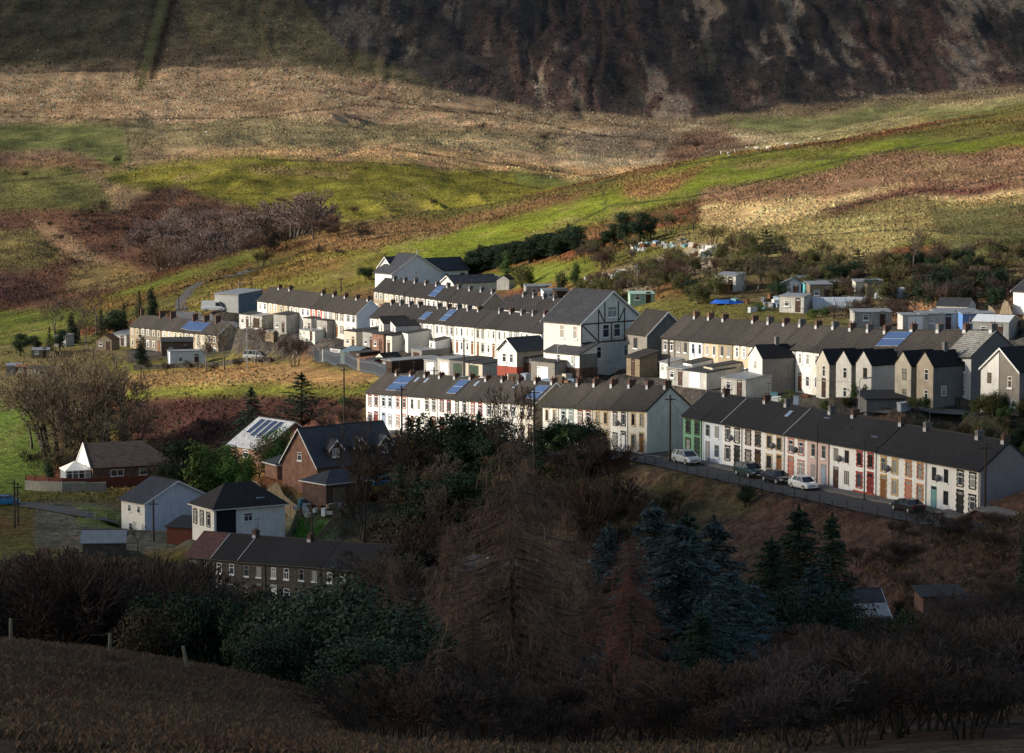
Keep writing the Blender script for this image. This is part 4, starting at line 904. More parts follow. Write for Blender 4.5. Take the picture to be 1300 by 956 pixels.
# ------------------------------------------------------------------ streets: they flatten the ground first
def wp(P): return np.array(ray(*P))
def rowpt(L, Rr, s, n):
    """point s metres along a row (from its left end), n metres in front of it"""
    L, Rr = wp(L), wp(Rr); d = (Rr - L); ln = math.hypot(d[0], d[1]); u = d / ln; nr = np.array([u[1], -u[0], 0.])
    p = L + u * s + nr * n; return p
LA = math.hypot(*(wp(A_R) - wp(A_L))[:2]); LB = math.hypot(*(wp(B_R) - wp(B_L))[:2]); LC = math.hypot(*(wp(C_R) - wp(C_L))[:2])
def street(n):
    return [rowpt(C_L, C_R, -8, n), rowpt(C_L, C_R, 8, n), rowpt(C_L, C_R, LC * .5, n), rowpt(C_L, C_R, LC - 5, n), rowpt(B_L, B_R, 4, n), rowpt(B_L, B_R, LB * .5, n), rowpt(B_L, B_R, LB - 3, n),
            rowpt(A_L, A_R, 0, n + .2), rowpt(A_L, A_R, 12, n), rowpt(A_L, A_R, LA * .4, n), rowpt(A_L, A_R, LA * .7, n), rowpt(A_L, A_R, LA, n), rowpt(A_L, A_R, LA + 9, n + .3)]
def smooth_line(P, step=1.5):
    P = [np.array(p, float) for p in P]; out = []
    for i in range(len(P) - 1):
        p0 = P[max(i - 1, 0)]; p1 = P[i]; p2 = P[i + 1]; p3 = P[min(i + 2, len(P) - 1)]
        k = max(2, int(np.linalg.norm(p2 - p1) / step))
        for j in range(k):
            t = j / k; out.append(.5 * ((2 * p1) + (-p0 + p2) * t + (2*p0 - 5*p1 + 4*p2 - p3) * t*t + (-p0 + 3*p1 - 3*p2 + p3) * t**3))
    out.append(P[-1]); return np.array(out)
mid = smooth_line(street(4.6), 3.0)
for p in mid: PADS.append((p[0], p[1], p[2] - .16, 3.2))
for p in smooth_line(street(7.6), 4.0): PADS.append((p[0], p[1], p[2] - .25, 2.2))
def strip(name, P, n0, n1, m, lift, thick=0.0, step=1.2):
    """ribbon between offsets n0 and n1 left of a smoothed line, laid on the ground"""
    V = []; P = np.array(P); T_ = np.gradient(P[:, :2], axis=0); T_ /= np.linalg.norm(T_, axis=1)[:, None]; N_ = np.c_[T_[:, 1], -T_[:, 0]]
    k = 4; rows = []
    for j in range(k + 1):
        o = n0 + (n1 - n0) * j / k; q = P[:, :2] + N_ * o; rows.append(np.c_[q, height(q[:, 0], q[:, 1])])
    rows = np.array(rows)
    rows[:, :, 2] = rows[:, :, 2].mean(0)[None] * .7 + rows[:, :, 2] * .3 + lift
    m_ = MB(); n = len(P)
    vv = rows.reshape(-1, 3).tolist(); m_.v = [tuple(a) for a in vv]
    for j in range(k):
        for i in range(n - 1): m_.f.append((j * n + i, (j + 1) * n + i, (j + 1) * n + i + 1, j * n + i + 1)); m_.mi.append(0)
    if thick:
        for j in (0, k):
            b = len(m_.v); m_.v += [(a[0], a[1], a[2] - thick) for a in rows[j].tolist()]
            for i in range(n - 1): m_.f.append((j * n + i, b + i, b + i + 1, j * n + i + 1)); m_.mi.append(0)
    o = part(name, m_, m, None); o['kind'] = 'structure'; return o

# ------------------------------------------------------------------ land cover: what grows where (colour of the plants themselves, plus a painted gully shadow)
GREEN = (.145, .155, .030); OLIVE = (.12, .11, .035); TAN = (.38, .24, .12); BRACK = (.15, .065, .035); DARKB = (.055, .032, .024); YARD = (.062, .056, .05); BROWN = (.11, .075, .05)
COV = [
 # polygon, colour, D range
 ([(0, 0), (190, 0), (170, 60), (100, 85), (0, 95)], (.07, .06, .035), 1300, 2300),
 ([(0, 95), (140, 75), (300, 60), (420, 80), (520, 115), (640, 140), (820, 165), (840, 205), (500, 190), (330, 165), (160, 158), (0, 150)], (.40, .26, .145), 1250, 1900),
 ([(230, 0), (385, 0), (440, 62), (560, 110), (480, 104), (400, 88), (300, 70), (240, 50)], (.13, .105, .055), 1300, 2300),
 ([(0, 150), (330, 150), (660, 168), (800, 182), (850, 200), (700, 200), (330, 192), (0, 172)], (.20, .16, .08), 1100, 1700),
 ([(0, 165), (160, 160), (166, 200), (150, 215), (90, 195), (0, 200)], (.12, .13, .04), 1000, 1800),
 ([(0, 198), (90, 195), (150, 213), (60, 222), (0, 225)], (.17, .10, .06), 1000, 1800),
 ([(170, 196), (300, 194), (520, 188), (800, 192), (840, 212), (740, 226), (600, 218), (350, 204)], (.44, .285, .15), 1000, 1800),
 ([(540, 176), (700, 180), (800, 192), (620, 192)], (.50, .35, .18), 1000, 1800),
 ([(125, 222), (180, 210), (330, 203), (470, 207), (690, 222), (745, 236), (650, 262), (560, 280), (500, 290), (400, 296), (300, 262), (200, 250)], (.17, .155, .035), 950, 1500),
 ([(300, 215), (420, 218), (460, 226), (340, 226)], (.18, .13, .06), 950, 1500),
 ([(640, 215), (760, 225), (720, 236), (650, 232)], (.12, .13, .04), 950, 1500),
 ([(0, 232), (100, 215), (135, 240), (150, 268), (90, 278), (0, 276)], (.115, .11, .04), 900, 1500),
 ([(0, 275), (150, 268), (190, 240), (230, 240), (320, 272), (345, 300), (340, 325), (180, 352), (90, 398), (0, 404)], (.105, .055, .036), 800, 1400),
 ([(40, 282), (60, 290), (130, 325), (190, 350), (170, 356), (90, 330), (50, 305)], (.30, .19, .11), 800, 1400),
 ([(0, 288), (45, 295), (80, 330), (50, 345), (0, 335)], (.15, .12, .05), 800, 1400),
 ([(90, 340), (160, 330), (190, 352), (120, 370), (80, 372)], (.18, .13, .06), 780, 1400),
 ([(0, 348), (45, 352), (75, 385), (0, 395)], (.06, .03, .025), 780, 1400),
 ([(0, 404), (90, 396), (160, 366), (343, 320), (350, 332), (250, 358), (140, 388), (90, 415), (90, 440), (0, 445)], (.13, .15, .032), 600, 900),
 ([(100, 385), (240, 358), (330, 338), (330, 352), (250, 368), (110, 400)], (.19, .12, .045), 600, 900),
 ([(230, 405), (260, 372), (340, 345), (440, 315), (480, 318), (500, 345), (470, 362), (330, 372), (300, 395)], (.17, .15, .04), 560, 900),
 ([(260, 385), (300, 362), (400, 330), (450, 325), (440, 340), (340, 362), (290, 385)], (.20, .13, .05), 560, 900),
 ([(345, 322), (430, 288), (560, 283), (640, 262), (700, 244), (745, 238), (790, 233), (700, 262), (560, 300), (500, 325), (440, 316), (380, 316)], (.19, .115, .055), 600, 950),
 ([(500, 345), (480, 318), (560, 298), (700, 262), (790, 232), (850, 213), (1000, 186), (1300, 135), (1300, 166), (1100, 196), (900, 246), (780, 268), (690, 300), (600, 325), (560, 345)], (.15, .17, .03), 520, 950),
 ([(785, 230), (890, 215), (930, 205), (880, 228), (830, 250), (785, 250)], (.24, .14, .065), 600, 950),
 ([(930, 205), (1100, 180), (1060, 192), (960, 215)], (.17, .15, .05), 600, 950),
 ([(890, 262), (900, 246), (1100, 198), (1300, 166), (1300, 200), (1000, 250)], (.23, .14, .085), 450, 950),
 ([(890, 268), (1000, 250), (1100, 242), (1300, 196), (1300, 250), (1120, 256), (1000, 276), (940, 294), (900, 290)], (.62, .45, .23), 450, 950),
 ([(1030, 262), (1180, 236), (1300, 214), (1300, 226), (1180, 250), (1060, 270)], (.16, .075, .055), 450, 950),
 ([(850, 296), (940, 296), (1000, 278), (1120, 258), (1300, 250), (1300, 300), (1180, 300), (1100, 330), (850, 330)], (.29, .23, .10), 420, 900),
 ([(1180, 262), (1300, 258), (1300, 360), (1200, 340)], (.13, .12, .05), 420, 900),
 ([(850, 330), (1100, 325), (1200, 340), (1300, 360), (1300, 400), (1100, 405), (900, 380)], (.13, .10, .05), 380, 700),
 ([(850, 205), (960, 160), (1100, 132), (1300, 105), (1300, 138), (1000, 186)], (.26, .22, .10), 900, 1900),
 ([(920, 150), (1060, 140), (1300, 110), (1300, 125), (1080, 155), (960, 168)], (.16, .16, .06), 900, 1900),
 ([(700, 200), (860, 160), (1000, 172), (870, 205), (760, 212)], (.40, .29, .17), 900, 1900),
 ([(830, 170), (930, 168), (960, 185), (880, 208), (830, 205)], (.13, .075, .048), 900, 1900),
 ([(700, 165), (820, 160), (860, 175), (820, 200), (740, 190)], (.20, .15, .10), 1000, 1900),
 ([(750, 352), (830, 326), (900, 314), (945, 318), (945, 338), (850, 352), (790, 372)], (.30, .26, .19), 400, 700),
 ([(590, 350), (760, 320), (760, 345), (700, 358), (600, 372)], (.13, .15, .03), 480, 700),
 ([(300, 392), (480, 372), (700, 378), (860, 410), (1300, 412), (1300, 560), (870, 520), (690, 500), (560, 486), (460, 482), (398, 456), (360, 470), (300, 452), (160, 462), (160, 405)], YARD, 300, 660),
 ([(1090, 408), (1260, 366), (1300, 380), (1300, 410), (1140, 416)], (.25, .14, .08), 380, 600),
 ([(0, 440), (160, 440), (170, 505), (60, 520), (0, 505)], (.13, .11, .045), 480, 700),
 ([(140, 462), (400, 462), (490, 480), (470, 506), (300, 510), (150, 508)], (.15, .15, .035), 400, 700),
 ([(145, 474), (390, 464), (485, 478), (470, 491), (300, 492), (145, 494)], (.30, .185, .085), 400, 700),
 ([(0, 502), (62, 515), (66, 600), (20, 628), (0, 628)], (.10, .135, .03), 420, 700),
 ([(150, 506), (300, 509), (462, 505), (462, 575), (400, 570), (230, 570), (165, 560)], (.075, .035, .026), 385, 600),
 ([(40, 640), (240, 640), (500, 640), (500, 700), (40, 700)], (.13, .12, .085), 365, 450),
 ([(95, 645), (165, 648), (165, 670), (95, 668)], (.11, .14, .03), 365, 450),
 ([(380, 665), (428, 668), (428, 690), (380, 690)], (.05, .15, .02), 340, 450),
]
def inpoly(px, py, poly):
    c = np.zeros(px.shape, bool); n = len(poly); j = n - 1
    for i in range(n):
        xi, yi = poly[i]; xj, yj = poly[j]
        if yi != yj: c ^= ((yi > py) != (yj > py)) & (px < (xj - xi) * (py - yi) / (yj - yi) + xi)
        j = i
    return c
def cover(x, y, z):
    n = len(x); D = np.maximum(y, 5); u, v = proj(x, np.maximum(y, 5), z)
    n1 = fbm(x / 40, y / 40, 4); n2 = fbm(x / 12 + 50, y / 12, 3); n3 = fbm(x / 120 + 9, y / 60, 3)
    C = np.zeros((n, 3)); mix = lambda a, b, t: np.array(a)[None] * (1 - t[:, None]) + np.array(b)[None] * t[:, None]
    sm = lambda q, a, b: np.clip((q - a) / (b - a), 0, 1)
    C[:] = mix(BROWN, OLIVE, sm(n1, -.15, .15))
    C = np.where((D > 380)[:, None], mix(OLIVE, BRACK, sm(n1, -.1, .15)), C)
    C = np.where((D > 900)[:, None], mix((.30, .21, .12), (.16, .12, .07), sm(n1, -.05, .2)), C)
    # the far mountain: dark scree and heather, bracken and pale grass between the gullies
    nA = fbm(x / 34, y / 190, 5); nB = fbm(x / 8 + 3, y / 42, 4); nS = fbm(x / 4.5 + fbm(x / 30, y / 90, 2) * 6, y / 210 + 3, 4); nC = fbm(x / 70 + 40, y / 330, 3)
    M_ = mix((.054, .044, .038), (.098, .060, .048), sm(nC + nB * .5 - (70 - v) / 700 + np.where(u > 600, .03, -.06), -.02, .12))
    k = sm(nA + nB * .8 + nS * .5 + np.where((u > 850) & (v > 50), .05, -.03), .10, .22) * np.where(u > 640, .75, .4); M_ = M_ * (1 - k[:, None]) + np.array((.34, .25, .175)) * k[:, None]
    dark = (sm(-nA + nS * .9 + nB * .3, .06, .2) * .8)[:, None]; M_ = M_ * (1 - dark) + np.array((.027, .025, .025)) * dark
    ol = (sm(nS + nB * .5, .12, .25) * .4)[:, None]; M_ = M_ * (1 - ol) + np.array((.10, .095, .06)) * ol
    line = np.interp(u, [360, 385, 430, 500, 560, 700, 850, 1000, 1150, 1300], [-60, 5, 68, 98, 112, 140, 151, 137, 122, 106]) + fbm(x / 30, y / 400, 3) * 16
    tl = (sm(D + n3 * 420 + n1 * 200 + n2 * 120, 1780, 2020) * sm(400 - u + n1 * 160, -40, 60))[:, None]; C = C * (1 - tl) + mix((.085, .066, .042), (.24, .17, .10), sm(n2 + nA * .6 + (v - 70) / 160, -.1, .3)) * tl
    mk = (sm(line - v, -3, 3) * (D > 1500))[:, None]; C = C * (1 - mk) + M_ * mk
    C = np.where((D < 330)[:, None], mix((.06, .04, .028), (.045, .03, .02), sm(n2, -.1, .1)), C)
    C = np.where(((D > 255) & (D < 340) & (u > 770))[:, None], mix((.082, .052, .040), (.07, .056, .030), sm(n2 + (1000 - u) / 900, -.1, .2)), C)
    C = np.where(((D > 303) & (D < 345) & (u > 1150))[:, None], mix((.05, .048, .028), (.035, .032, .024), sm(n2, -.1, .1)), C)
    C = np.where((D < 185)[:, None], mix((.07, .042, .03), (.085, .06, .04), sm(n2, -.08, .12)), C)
    wx = fbm(x / (D / 40), y / (D / 10), 5) * 44; wy = fbm(x / (D / 45) + 31, y / (D / 10) + 7, 5) * 22
    for poly, col, d0, d1 in COV:
        a = np.zeros(n); sel = (D > d0) & (D < d1)
        us = np.array([p[0] for p in poly]); vs = np.array([p[1] for p in poly])
        lo = -1e4 if us.min() <= 0 else us.min() - 30; hi = 1e4 if us.max() >= 1300 else us.max() + 30
        P2 = [(-900 if p[0] <= 0 else 2400 if p[0] >= 1300 else p[0], p[1] if 0 < p[0] < 1300 else p[1]) for p in poly]
        sel &= (v > vs.min() - 25) & (v < vs.max() + 25) & (u > lo) & (u < hi); ii = np.where(sel)[0]
        if not len(ii): continue
        uu = np.clip(u[ii], -890, 2390); acc = 0
        for du, dv in ((-2.5, -1.2), (2.5, -1.2), (-2.5, 1.2), (2.5, 1.2), (0, 0), (-8, 2.5), (8, -2.5), (-6, -4), (6, 4), (0, 5), (0, -5)): acc = acc + inpoly(uu + wx[ii] + du, v[ii] + wy[ii] + dv, P2 if poly[0][0] <= 0 or max(us) >= 1300 else poly)
        t = (acc / 11)[:, None]; cc = np.array(col)[None] * (1 + n2[ii, None] * .9 + n1[ii, None] * .5)
        C[ii] = C[ii] * (1 - t) + np.clip(cc, .01, .7) * t
    # stray patches of other growth inside every field
    mkk = (u > 355) & (D > 1500); line = line if 1 else 0; o = (D > 380) & ~((v < line + 4) & mkk); lum = np.clip((C.max(1) - .10) / .08, .15, 1); p1 = fbm(x / 22 + 70, y / 55, 4); p2 = fbm(x / 7 + 20, y / 20, 3); p3 = fbm(x / 45 + 11, y / 130 + 5, 4)
    wt = (sm(p1 + p2 * .6, .10, .26) * .45 * o * lum)[:, None]; C = C * (1 - wt) + np.array((.27, .19, .10)) * wt
    wt = (sm(-p3 - p2 * .5, .10, .25) * .5 * o)[:, None]; C = C * (1 - wt) + C * np.array((.55, .5, .6)) * wt
    wt = (sm(p3 - p1, .20, .36) * .35 * o)[:, None]; C = C * (1 - wt) + np.array((.12, .07, .04)) * wt
    # gully with a wall up the far left slope, its shadow painted as dark bands
    lx = 178 + (110 - v) * .27; w = np.exp(-((u - lx) / 7) ** 2) * ((v < 115) & (D > 1500)); C = C * (1 - w[:, None] * .8) + np.array((.07, .085, .03)) * w[:, None] * .8; w = (np.exp(-((u - lx - 12) / 6) ** 2) + np.exp(-((u - lx + 10) / 4) ** 2) * .6) * ((v < 100) & (D > 1500)); C = C * (1 - w[:, None].clip(0, 1) * .8)
    # field edges and old walls
    for ln_, d0, d1 in (([(0, 148), (130, 152), (330, 150), (450, 134), (640, 146)], 1200, 1900), ([(160, 158), (166, 205)], 1000, 1800), ([(330, 203), (470, 207), (690, 222)], 1000, 1600), ([(500, 190), (760, 225)], 1000, 1800),
                        ([(770, 262), (900, 247), (1080, 200), (1300, 166)], 500, 950), ([(343, 335), (450, 300), (560, 292)], 650, 950), ([(770, 262), (762, 232), (790, 226)], 500, 950), ([(690, 302), (770, 264)], 500, 950), ([(420, 113), (520, 133), (640, 146), (760, 172), (850, 178)], 1200, 1900), ([(0, 232), (60, 226), (125, 215)], 900, 1600), ([(850, 212), (1000, 189), (1150, 165), (1300, 139)], 600, 960), ([(1040, 268), (1160, 246), (1300, 222)], 450, 950), ([(60, 440), (150, 392), (232, 366), (343, 338)], 600, 900), ([(470, 316), (492, 328), (505, 344)], 560, 900), ([(0, 300), (60, 312), (110, 345), (80, 380)], 800, 1300), ([(560, 205), (640, 232), (690, 240)], 950, 1500), ([(900, 330), (1000, 300), (1150, 292), (1300, 300)], 420, 900)):
        for (a, b), (c, d) in zip(ln_[:-1], ln_[1:]):
            t = np.clip(((u - a) * (c - a) + (v - b) * (d - b)) / ((c - a) ** 2 + (d - b) ** 2), 0, 1)
            ds = np.hypot(u - a - t * (c - a), (v - b - t * (d - b)) * 1.3 + wy * .12); w = np.clip(1.8 - ds, 0, 1) * ((D > d0) & (D < d1)); C = C * (1 - w[:, None] * .65) + np.array((.03, .03, .02)) * w[:, None] * .65
    L_ = C.mean(1)[:, None]; C = np.clip(L_ + (C - L_) * np.where(D > 1500, 1.0, 1.13)[:, None], .006, .8) * np.where(D > 1760, .8, .97)[:, None]
    return C

def groundmat():
    m, nt, N, L, b = nodes('hill_ground')
    at = N.new('ShaderNodeAttribute'); at.attribute_name = 'cover'; ge = N.new('ShaderNodeNewGeometry')
    def noise_(sc, det, rough=.6, sxyz=None):
        q = N.new('ShaderNodeTexNoise'); q.inputs['Scale'].default_value = sc; q.inputs['Detail'].default_value = det; q.inputs['Roughness'].default_value = rough
        if sxyz:
            mp = N.new('ShaderNodeMapping'); mp.inputs['Scale'].default_value = sxyz; L.new(ge.outputs['Position'], mp.inputs[0]); L.new(mp.outputs[0], q.inputs['Vector'])
        else: L.new(ge.outputs['Position'], q.inputs['Vector'])
        return q.outputs['Fac']
    def rng_(s, a, b_, c, d):
        q = N.new('ShaderNodeMapRange'); q.inputs[1].default_value = a; q.inputs[2].default_value = b_; q.inputs[3].default_value = c; q.inputs[4].default_value = d; L.new(s, q.inputs[0]); return q.outputs[0]
    def mul(a, c):
        q = N.new('ShaderNodeMath'); q.operation = 'MULTIPLY'; L.new(a, q.inputs[0]); L.new(c, q.inputs[1]); return q.outputs[0]
    big = noise_(.045, 6, .7); fine = noise_(.55, 4, .75); tus = noise_(1.3, 3, .8)
    f = mul(rng_(big, .3, .7, .62, 1.4), mul(rng_(fine, .3, .7, .5, 1.55), rng_(tus, .3, .7, .55, 1.5)))
    vm = N.new('ShaderNodeVectorMath'); vm.operation = 'SCALE'; L.new(at.outputs['Color'], vm.inputs[0]); L.new(f, vm.inputs['Scale'])
    # scattered dark rushes and heather tufts
    vo = N.new('ShaderNodeTexVoronoi'); vo.inputs['Scale'].default_value = .16; L.new(ge.outputs['Position'], vo.inputs['Vector'])
    msk = mul(rng_(vo.outputs['Distance'], .10, .22, 1, 0), rng_(noise_(.02, 3), .48, .6, 0, 1))
    mx = N.new('ShaderNodeMix'); mx.data_type = 'RGBA'; L.new(rng_(msk, 0, 1, 0, .75), mx.inputs[0]); L.new(vm.outputs[0], mx.inputs[6]); mx.inputs[7].default_value = (.045, .045, .022, 1)
    # strands of red-brown bracken among the grass
    m2 = N.new('ShaderNodeMix'); m2.data_type = 'RGBA'; L.new(rng_(noise_(.11, 5, .7), .56, .66, 0, .55), m2.inputs[0]); L.new(mx.outputs[2], m2.inputs[6]); 
    v2 = N.new('ShaderNodeVectorMath'); v2.operation = 'MULTIPLY'; v2.inputs[1].default_value = (.9, .58, .62); L.new(mx.outputs[2], v2.inputs[0]); L.new(v2.outputs[0], m2.inputs[7])
    L.new(m2.outputs[2], b.inputs['Base Color']); b.inputs['Roughness'].default_value = .95; b.inputs['Specular IOR Level'].default_value = .1
    bp = N.new('ShaderNodeBump'); bp.inputs['Strength'].default_value = .9; bp.inputs['Distance'].default_value = 1.1
    ad = N.new('ShaderNodeMath'); ad.operation = 'ADD'; L.new(rng_(fine, 0, 1, 0, .8), ad.inputs[0]); L.new(rng_(tus, 0, 1, 0, .35), ad.inputs[1])
    L.new(ad.outputs[0], bp.inputs['Height']); L.new(bp.outputs[0], b.inputs['Normal'])
    return m
HILL = groundmat()
def make_terrain():
    c = np.concatenate([np.linspace(-1800, -60, 70, endpoint=False), np.linspace(-60, 1360, 500), np.linspace(1360, 3100, 70)[1:]])
    ys = [-60, -35, -15, 0, 15, 30, 42, 52, 60]; y = 60
    while y < 5200:
        y *= 1.0042 if y < 900 else (1.003 if y < 2150 else 1.02); ys.append(y)
    ys = np.array(ys); ap = 25
    A = (c - CX) / F
    X = A[None, :] * (ys[:, None] + ap * np.clip(1.4 - ys[:, None] / 150, 0, 5) * 4 + 2); Y = np.repeat(ys[:, None], len(c), 1)
    x = X.ravel(); yy = Y.ravel(); z = height(x, yy); nr, nc = X.shape
    idx = (np.arange(nr - 1)[:, None] * nc + np.arange(nc - 1)[None, :]).ravel()
    Fc = np.stack([idx, idx + 1, idx + nc + 1, idx + nc], 1)
    me = npmesh('ground', np.c_[x, yy, z], Fc, HILL, smooth=True)
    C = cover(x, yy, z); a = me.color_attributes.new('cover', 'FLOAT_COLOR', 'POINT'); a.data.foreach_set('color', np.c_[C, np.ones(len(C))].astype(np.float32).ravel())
    o = link('ground', me); o['kind'] = 'structure'; return o
make_terrain()
def tussocks(n=230000):
    r = np.random.default_rng(3); u = r.uniform(-60, 1360, n); D = np.concatenate([np.exp(r.uniform(math.log(430), math.log(1900), n // 2)), r.uniform(600, 2150, n - n // 2)]); x = (u - CX) / F * D * 1.005
    k = np.ones(n, bool); ii = D < 760
    if len(PADS):
        P = np.array(PADS)
        for c0 in range(0, n, 20000):
            s_ = slice(c0, c0 + 20000); d2 = ((x[s_, None] - P[None, :, 0]) ** 2 + (D[s_, None] - P[None, :, 1]) ** 2).min(1); k[s_] = d2 > 120
    k &= fbm(x / 14, D / 30, 3) > -.16
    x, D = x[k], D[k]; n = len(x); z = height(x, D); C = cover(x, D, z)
    g = np.clip((C[:, 1] / (C[:, 0] + 1e-6) - .75) / .3, 0, 1); s = (.24 + D / 2700) * r.uniform(.5, 1.35, n) * (1 - .6 * g); h = s * r.uniform(.5, 1.1, n)
    a0 = r.uniform(0, 6.28, n); V = []
    for q in range(4): a = a0 + q * 1.571; V.append(np.c_[x + np.cos(a) * s, D + np.sin(a) * s, z - .25 * s])
    V.append(np.c_[x + r.normal(size=n) * s * .25, D + r.normal(size=n) * s * .25, z + h]); V = np.stack(V, 1).reshape(-1, 3); b = np.arange(n)[:, None] * 5
    Fc = np.stack([np.concatenate([b + q, b + (q + 1) % 4, b + 4], 1) for q in range(4)], 1).reshape(-1, 3)
    me = npmesh('tussocks', V, Fc, HILL); CC = np.repeat(np.clip(C * np.exp(r.normal(size=n) * np.where(D > 1780, .42, .2))[:, None], .008, .34 + .3 * (C[:, :1] > .4)), 5, 0); at = me.color_attributes.new('cover', 'FLOAT_COLOR', 'POINT'); at.data.foreach_set('color', np.c_[CC, np.ones(len(CC))].astype(np.float32).ravel())
    tag(link('tussocks', me), 'tussocks of rough grass and bracken over the hillsides', kind='stuff')
tussocks()

# ------------------------------------------------------------------ roads and pavements
ASPH = mat('asphalt', (.055, .056, .06), .85, .25, .7, fine=.15); PAVE = mat('pavement_flags', (.13, .125, .12), .9, .25, 1.5, fine=.12); LINE = mat('road_paint', (.6, .6, .57), .7, .3, 4)
GRAVEL = mat('gravel_track', (.11, .10, .09), .95, .3, .6, fine=.2)
sm = smooth_line(street(4.6), 1.2)
strip('road', sm, -2.6, 2.7, ASPH, .09)
i0 = int(np.argmin(np.hypot(sm[:, 0] - wp(A_L)[0], sm[:, 1] - wp(A_L)[1])))
strip('pavement', sm[i0:], -4.4, -2.62, PAVE, .22, .22)
strip('pavement', sm[:i0 - 8], -4.3, -2.62, PAVE, .22, .22)
# side street climbing between the two terraces
sj = smooth_line([rowpt(A_L, A_R, -6, 4), rowpt(A_L, A_R, -6.5, -4), rowpt(A_L, A_R, -7, -14)], 1.2)
strip('side_road', sj, -2.3, 2.3, ASPH, .10)
for i, n in enumerate((-1.2, 0.0, 1.2)):
    q = rowpt(A_L, A_R, -3.6, 1.0 + 0); 
dl = smooth_line([rowpt(A_L, A_R, -9.0, 1.7), rowpt(A_L, A_R, -3.0, 1.7)], .8); strip('give_way_line', dl, -.12, .12, LINE, .17)
def ground_line(pts, step=2.0): return smooth_line([np.array(ground(*p)) if len(p) == 2 else np.array(ground(p[0], D=p[2])) for p in pts], step)
strip('track', ground_line([(236, 400), (233, 385), (244, 370), (262, 359), (285, 353), (320, 344)]), -2.2, 2.2, GRAVEL, .15)
strip('yard', ground_line([(250, 396), (290, 398), (330, 402)]), -5, 6, mat('yard_surface', (.12, .12, .125), .95, .3, .5), .12)
strip('back_lane', ground_line([(1060, 508), (1120, 516), (1180, 518), (1222, 520)]), -2, 2.5, mat('lane_surface', (.09, .088, .09), .95, .3, .5), .15)
strip('village_lane', ground_line([(20, 640), (60, 645), (110, 655), (150, 668)]), -2, 2, GRAVEL, .12)

# ------------------------------------------------------------------ fences, railings, poles
def fence(name, label, cat, pts, style, h, m, gap=2.4, group=None, railm=None, sub=1):
    P = smooth_line(pts, gap); P = np.c_[P[:, :2], height(P[:, 0], P[:, 1])]
    t = empty(name, tuple(P[0]), 0, label, cat, group); P = P - P[0]; pw = {'railing': .035, 'palisade': .05, 'wire': .05, 'panel': .06, 'wall': .2}[style]
    if style != 'wall':
        for p in P[::sub]: q = MB(); q.box(p[0] - pw, p[0] + pw, p[1] - pw, p[1] + pw, p[2] - .3, p[2] + h + .03); part('post', q, railm or m, t)
    q = MB()
    for a, b in zip(P[:-1], P[1:]):
        d = np.array([b[0] - a[0], b[1] - a[1]]); ln = np.hypot(*d); d /= ln; n = np.array([d[1], -d[0]]) * .03
        def slab(z0, z1, th=1.0, mi=0):
            k = len(q.v); N_ = n * th
            for p in (a, b):
                for s in (-1, 1):
                    for zz in (z0, z1): q.v.append((p[0] + N_[0] * s, p[1] + N_[1] * s, p[2] + zz))
            for f in ((0, 1, 3, 2), (4, 6, 7, 5), (0, 4, 5, 1), (2, 3, 7, 6), (1, 5, 7, 3), (0, 2, 6, 4)): q.f.append(tuple(k + i for i in f)); q.mi.append(mi)
        if style == 'railing':
            for z_ in (h - .08, h * .55, .22): slab(z_, z_ + .05)
        elif style == 'wire':
            for z_ in (h - .1, h * .6, h * .3): slab(z_, z_ + .02, .4)
        elif style == 'wall': slab(-1.0, h + random.uniform(-.08, .08), 8)
        elif style == 'palisade':
            k = int(ln / .22)
            for i in range(k):
                c = a + (b - a) * (i + .5) / k; q.box(c[0] - .045, c[0] + .045, c[1] - .02, c[1] + .02, c[2], c[2] + h)
            slab(h * .8, h * .8 + .06); slab(.25, .31)
        else: slab(.02, h - .05 + random.uniform(-.03, .03))
    part({'railing': 'rail', 'wire': 'wire', 'panel': 'panel', 'palisade': 'pales', 'wall': 'stonework'}[style], q, m, t)
    return t
HWOOD = mat('grey_fence_wood', (.16, .14, .11), .95, .3, 2)
DKM = mat('dark_paint_metal', (.02, .022, .025), .5); GALV = mat('galvanised_steel', (.34, .37, .42), .5, .2, 2, metal=.2)
rl = [rowpt(A_L, A_R, s, 7.75) for s in (-15, -8, 0, 15, 30, 45, LA, LA + 6)]
fence('railing', 'dark metal railing along the shaded street', 'railing', rl, 'railing', 1.15, DKM, 2.5)
fence('palisade_fence', 'grey steel palisade fence curving past the garages', 'fence', ground_line([(398, 458), (420, 463), (450, 470), (478, 477), (490, 481)], 4), 'palisade', 2.4, GALV, 2.7)
fence('timber_fence', 'pale timber panel fence beside the large brick house', 'fence', [np.array(ray(*p)) for p in ((316, 628, 418), (345, 634, 410), (381, 644, 400))], 'panel', 2.5, TIMBER, 1.9)
fence('timber_fence', 'red-brown timber fence with the blue car behind it', 'fence', [np.array(ray(*p)) for p in ((438, 640, 396), (470, 638, 398), (506, 636, 400))], 'panel', 1.4, TIMBER_RED, 1.9)
fence('timber_fence', 'red-brown fence on the retaining wall before the bungalow', 'fence', [np.array(ray(*p)) for p in ((33, 630, 452), (80, 630, 450), (130, 628, 451), (192, 624, 454))], 'panel', 1.8, TIMBER_RED, 1.9)
fence('retaining_wall', 'stained concrete retaining wall under the red-brown fence', 'wall', [np.array(ray(*p)) for p in ((33, 641, 447), (80, 641, 445), (135, 638, 446))], 'wall', 1.5, mat('stained_concrete', (.26, .25, .21), .95, .3, .5, streak=.4), 3)
fence('timber_fence', 'grey weathered fence beside the lane below the brick house', 'fence', [np.array(ray(*p)) for p in ((372, 668, 384), (400, 663, 386), (432, 655, 388))], 'panel', 1.6, TIMBER, 1.9)
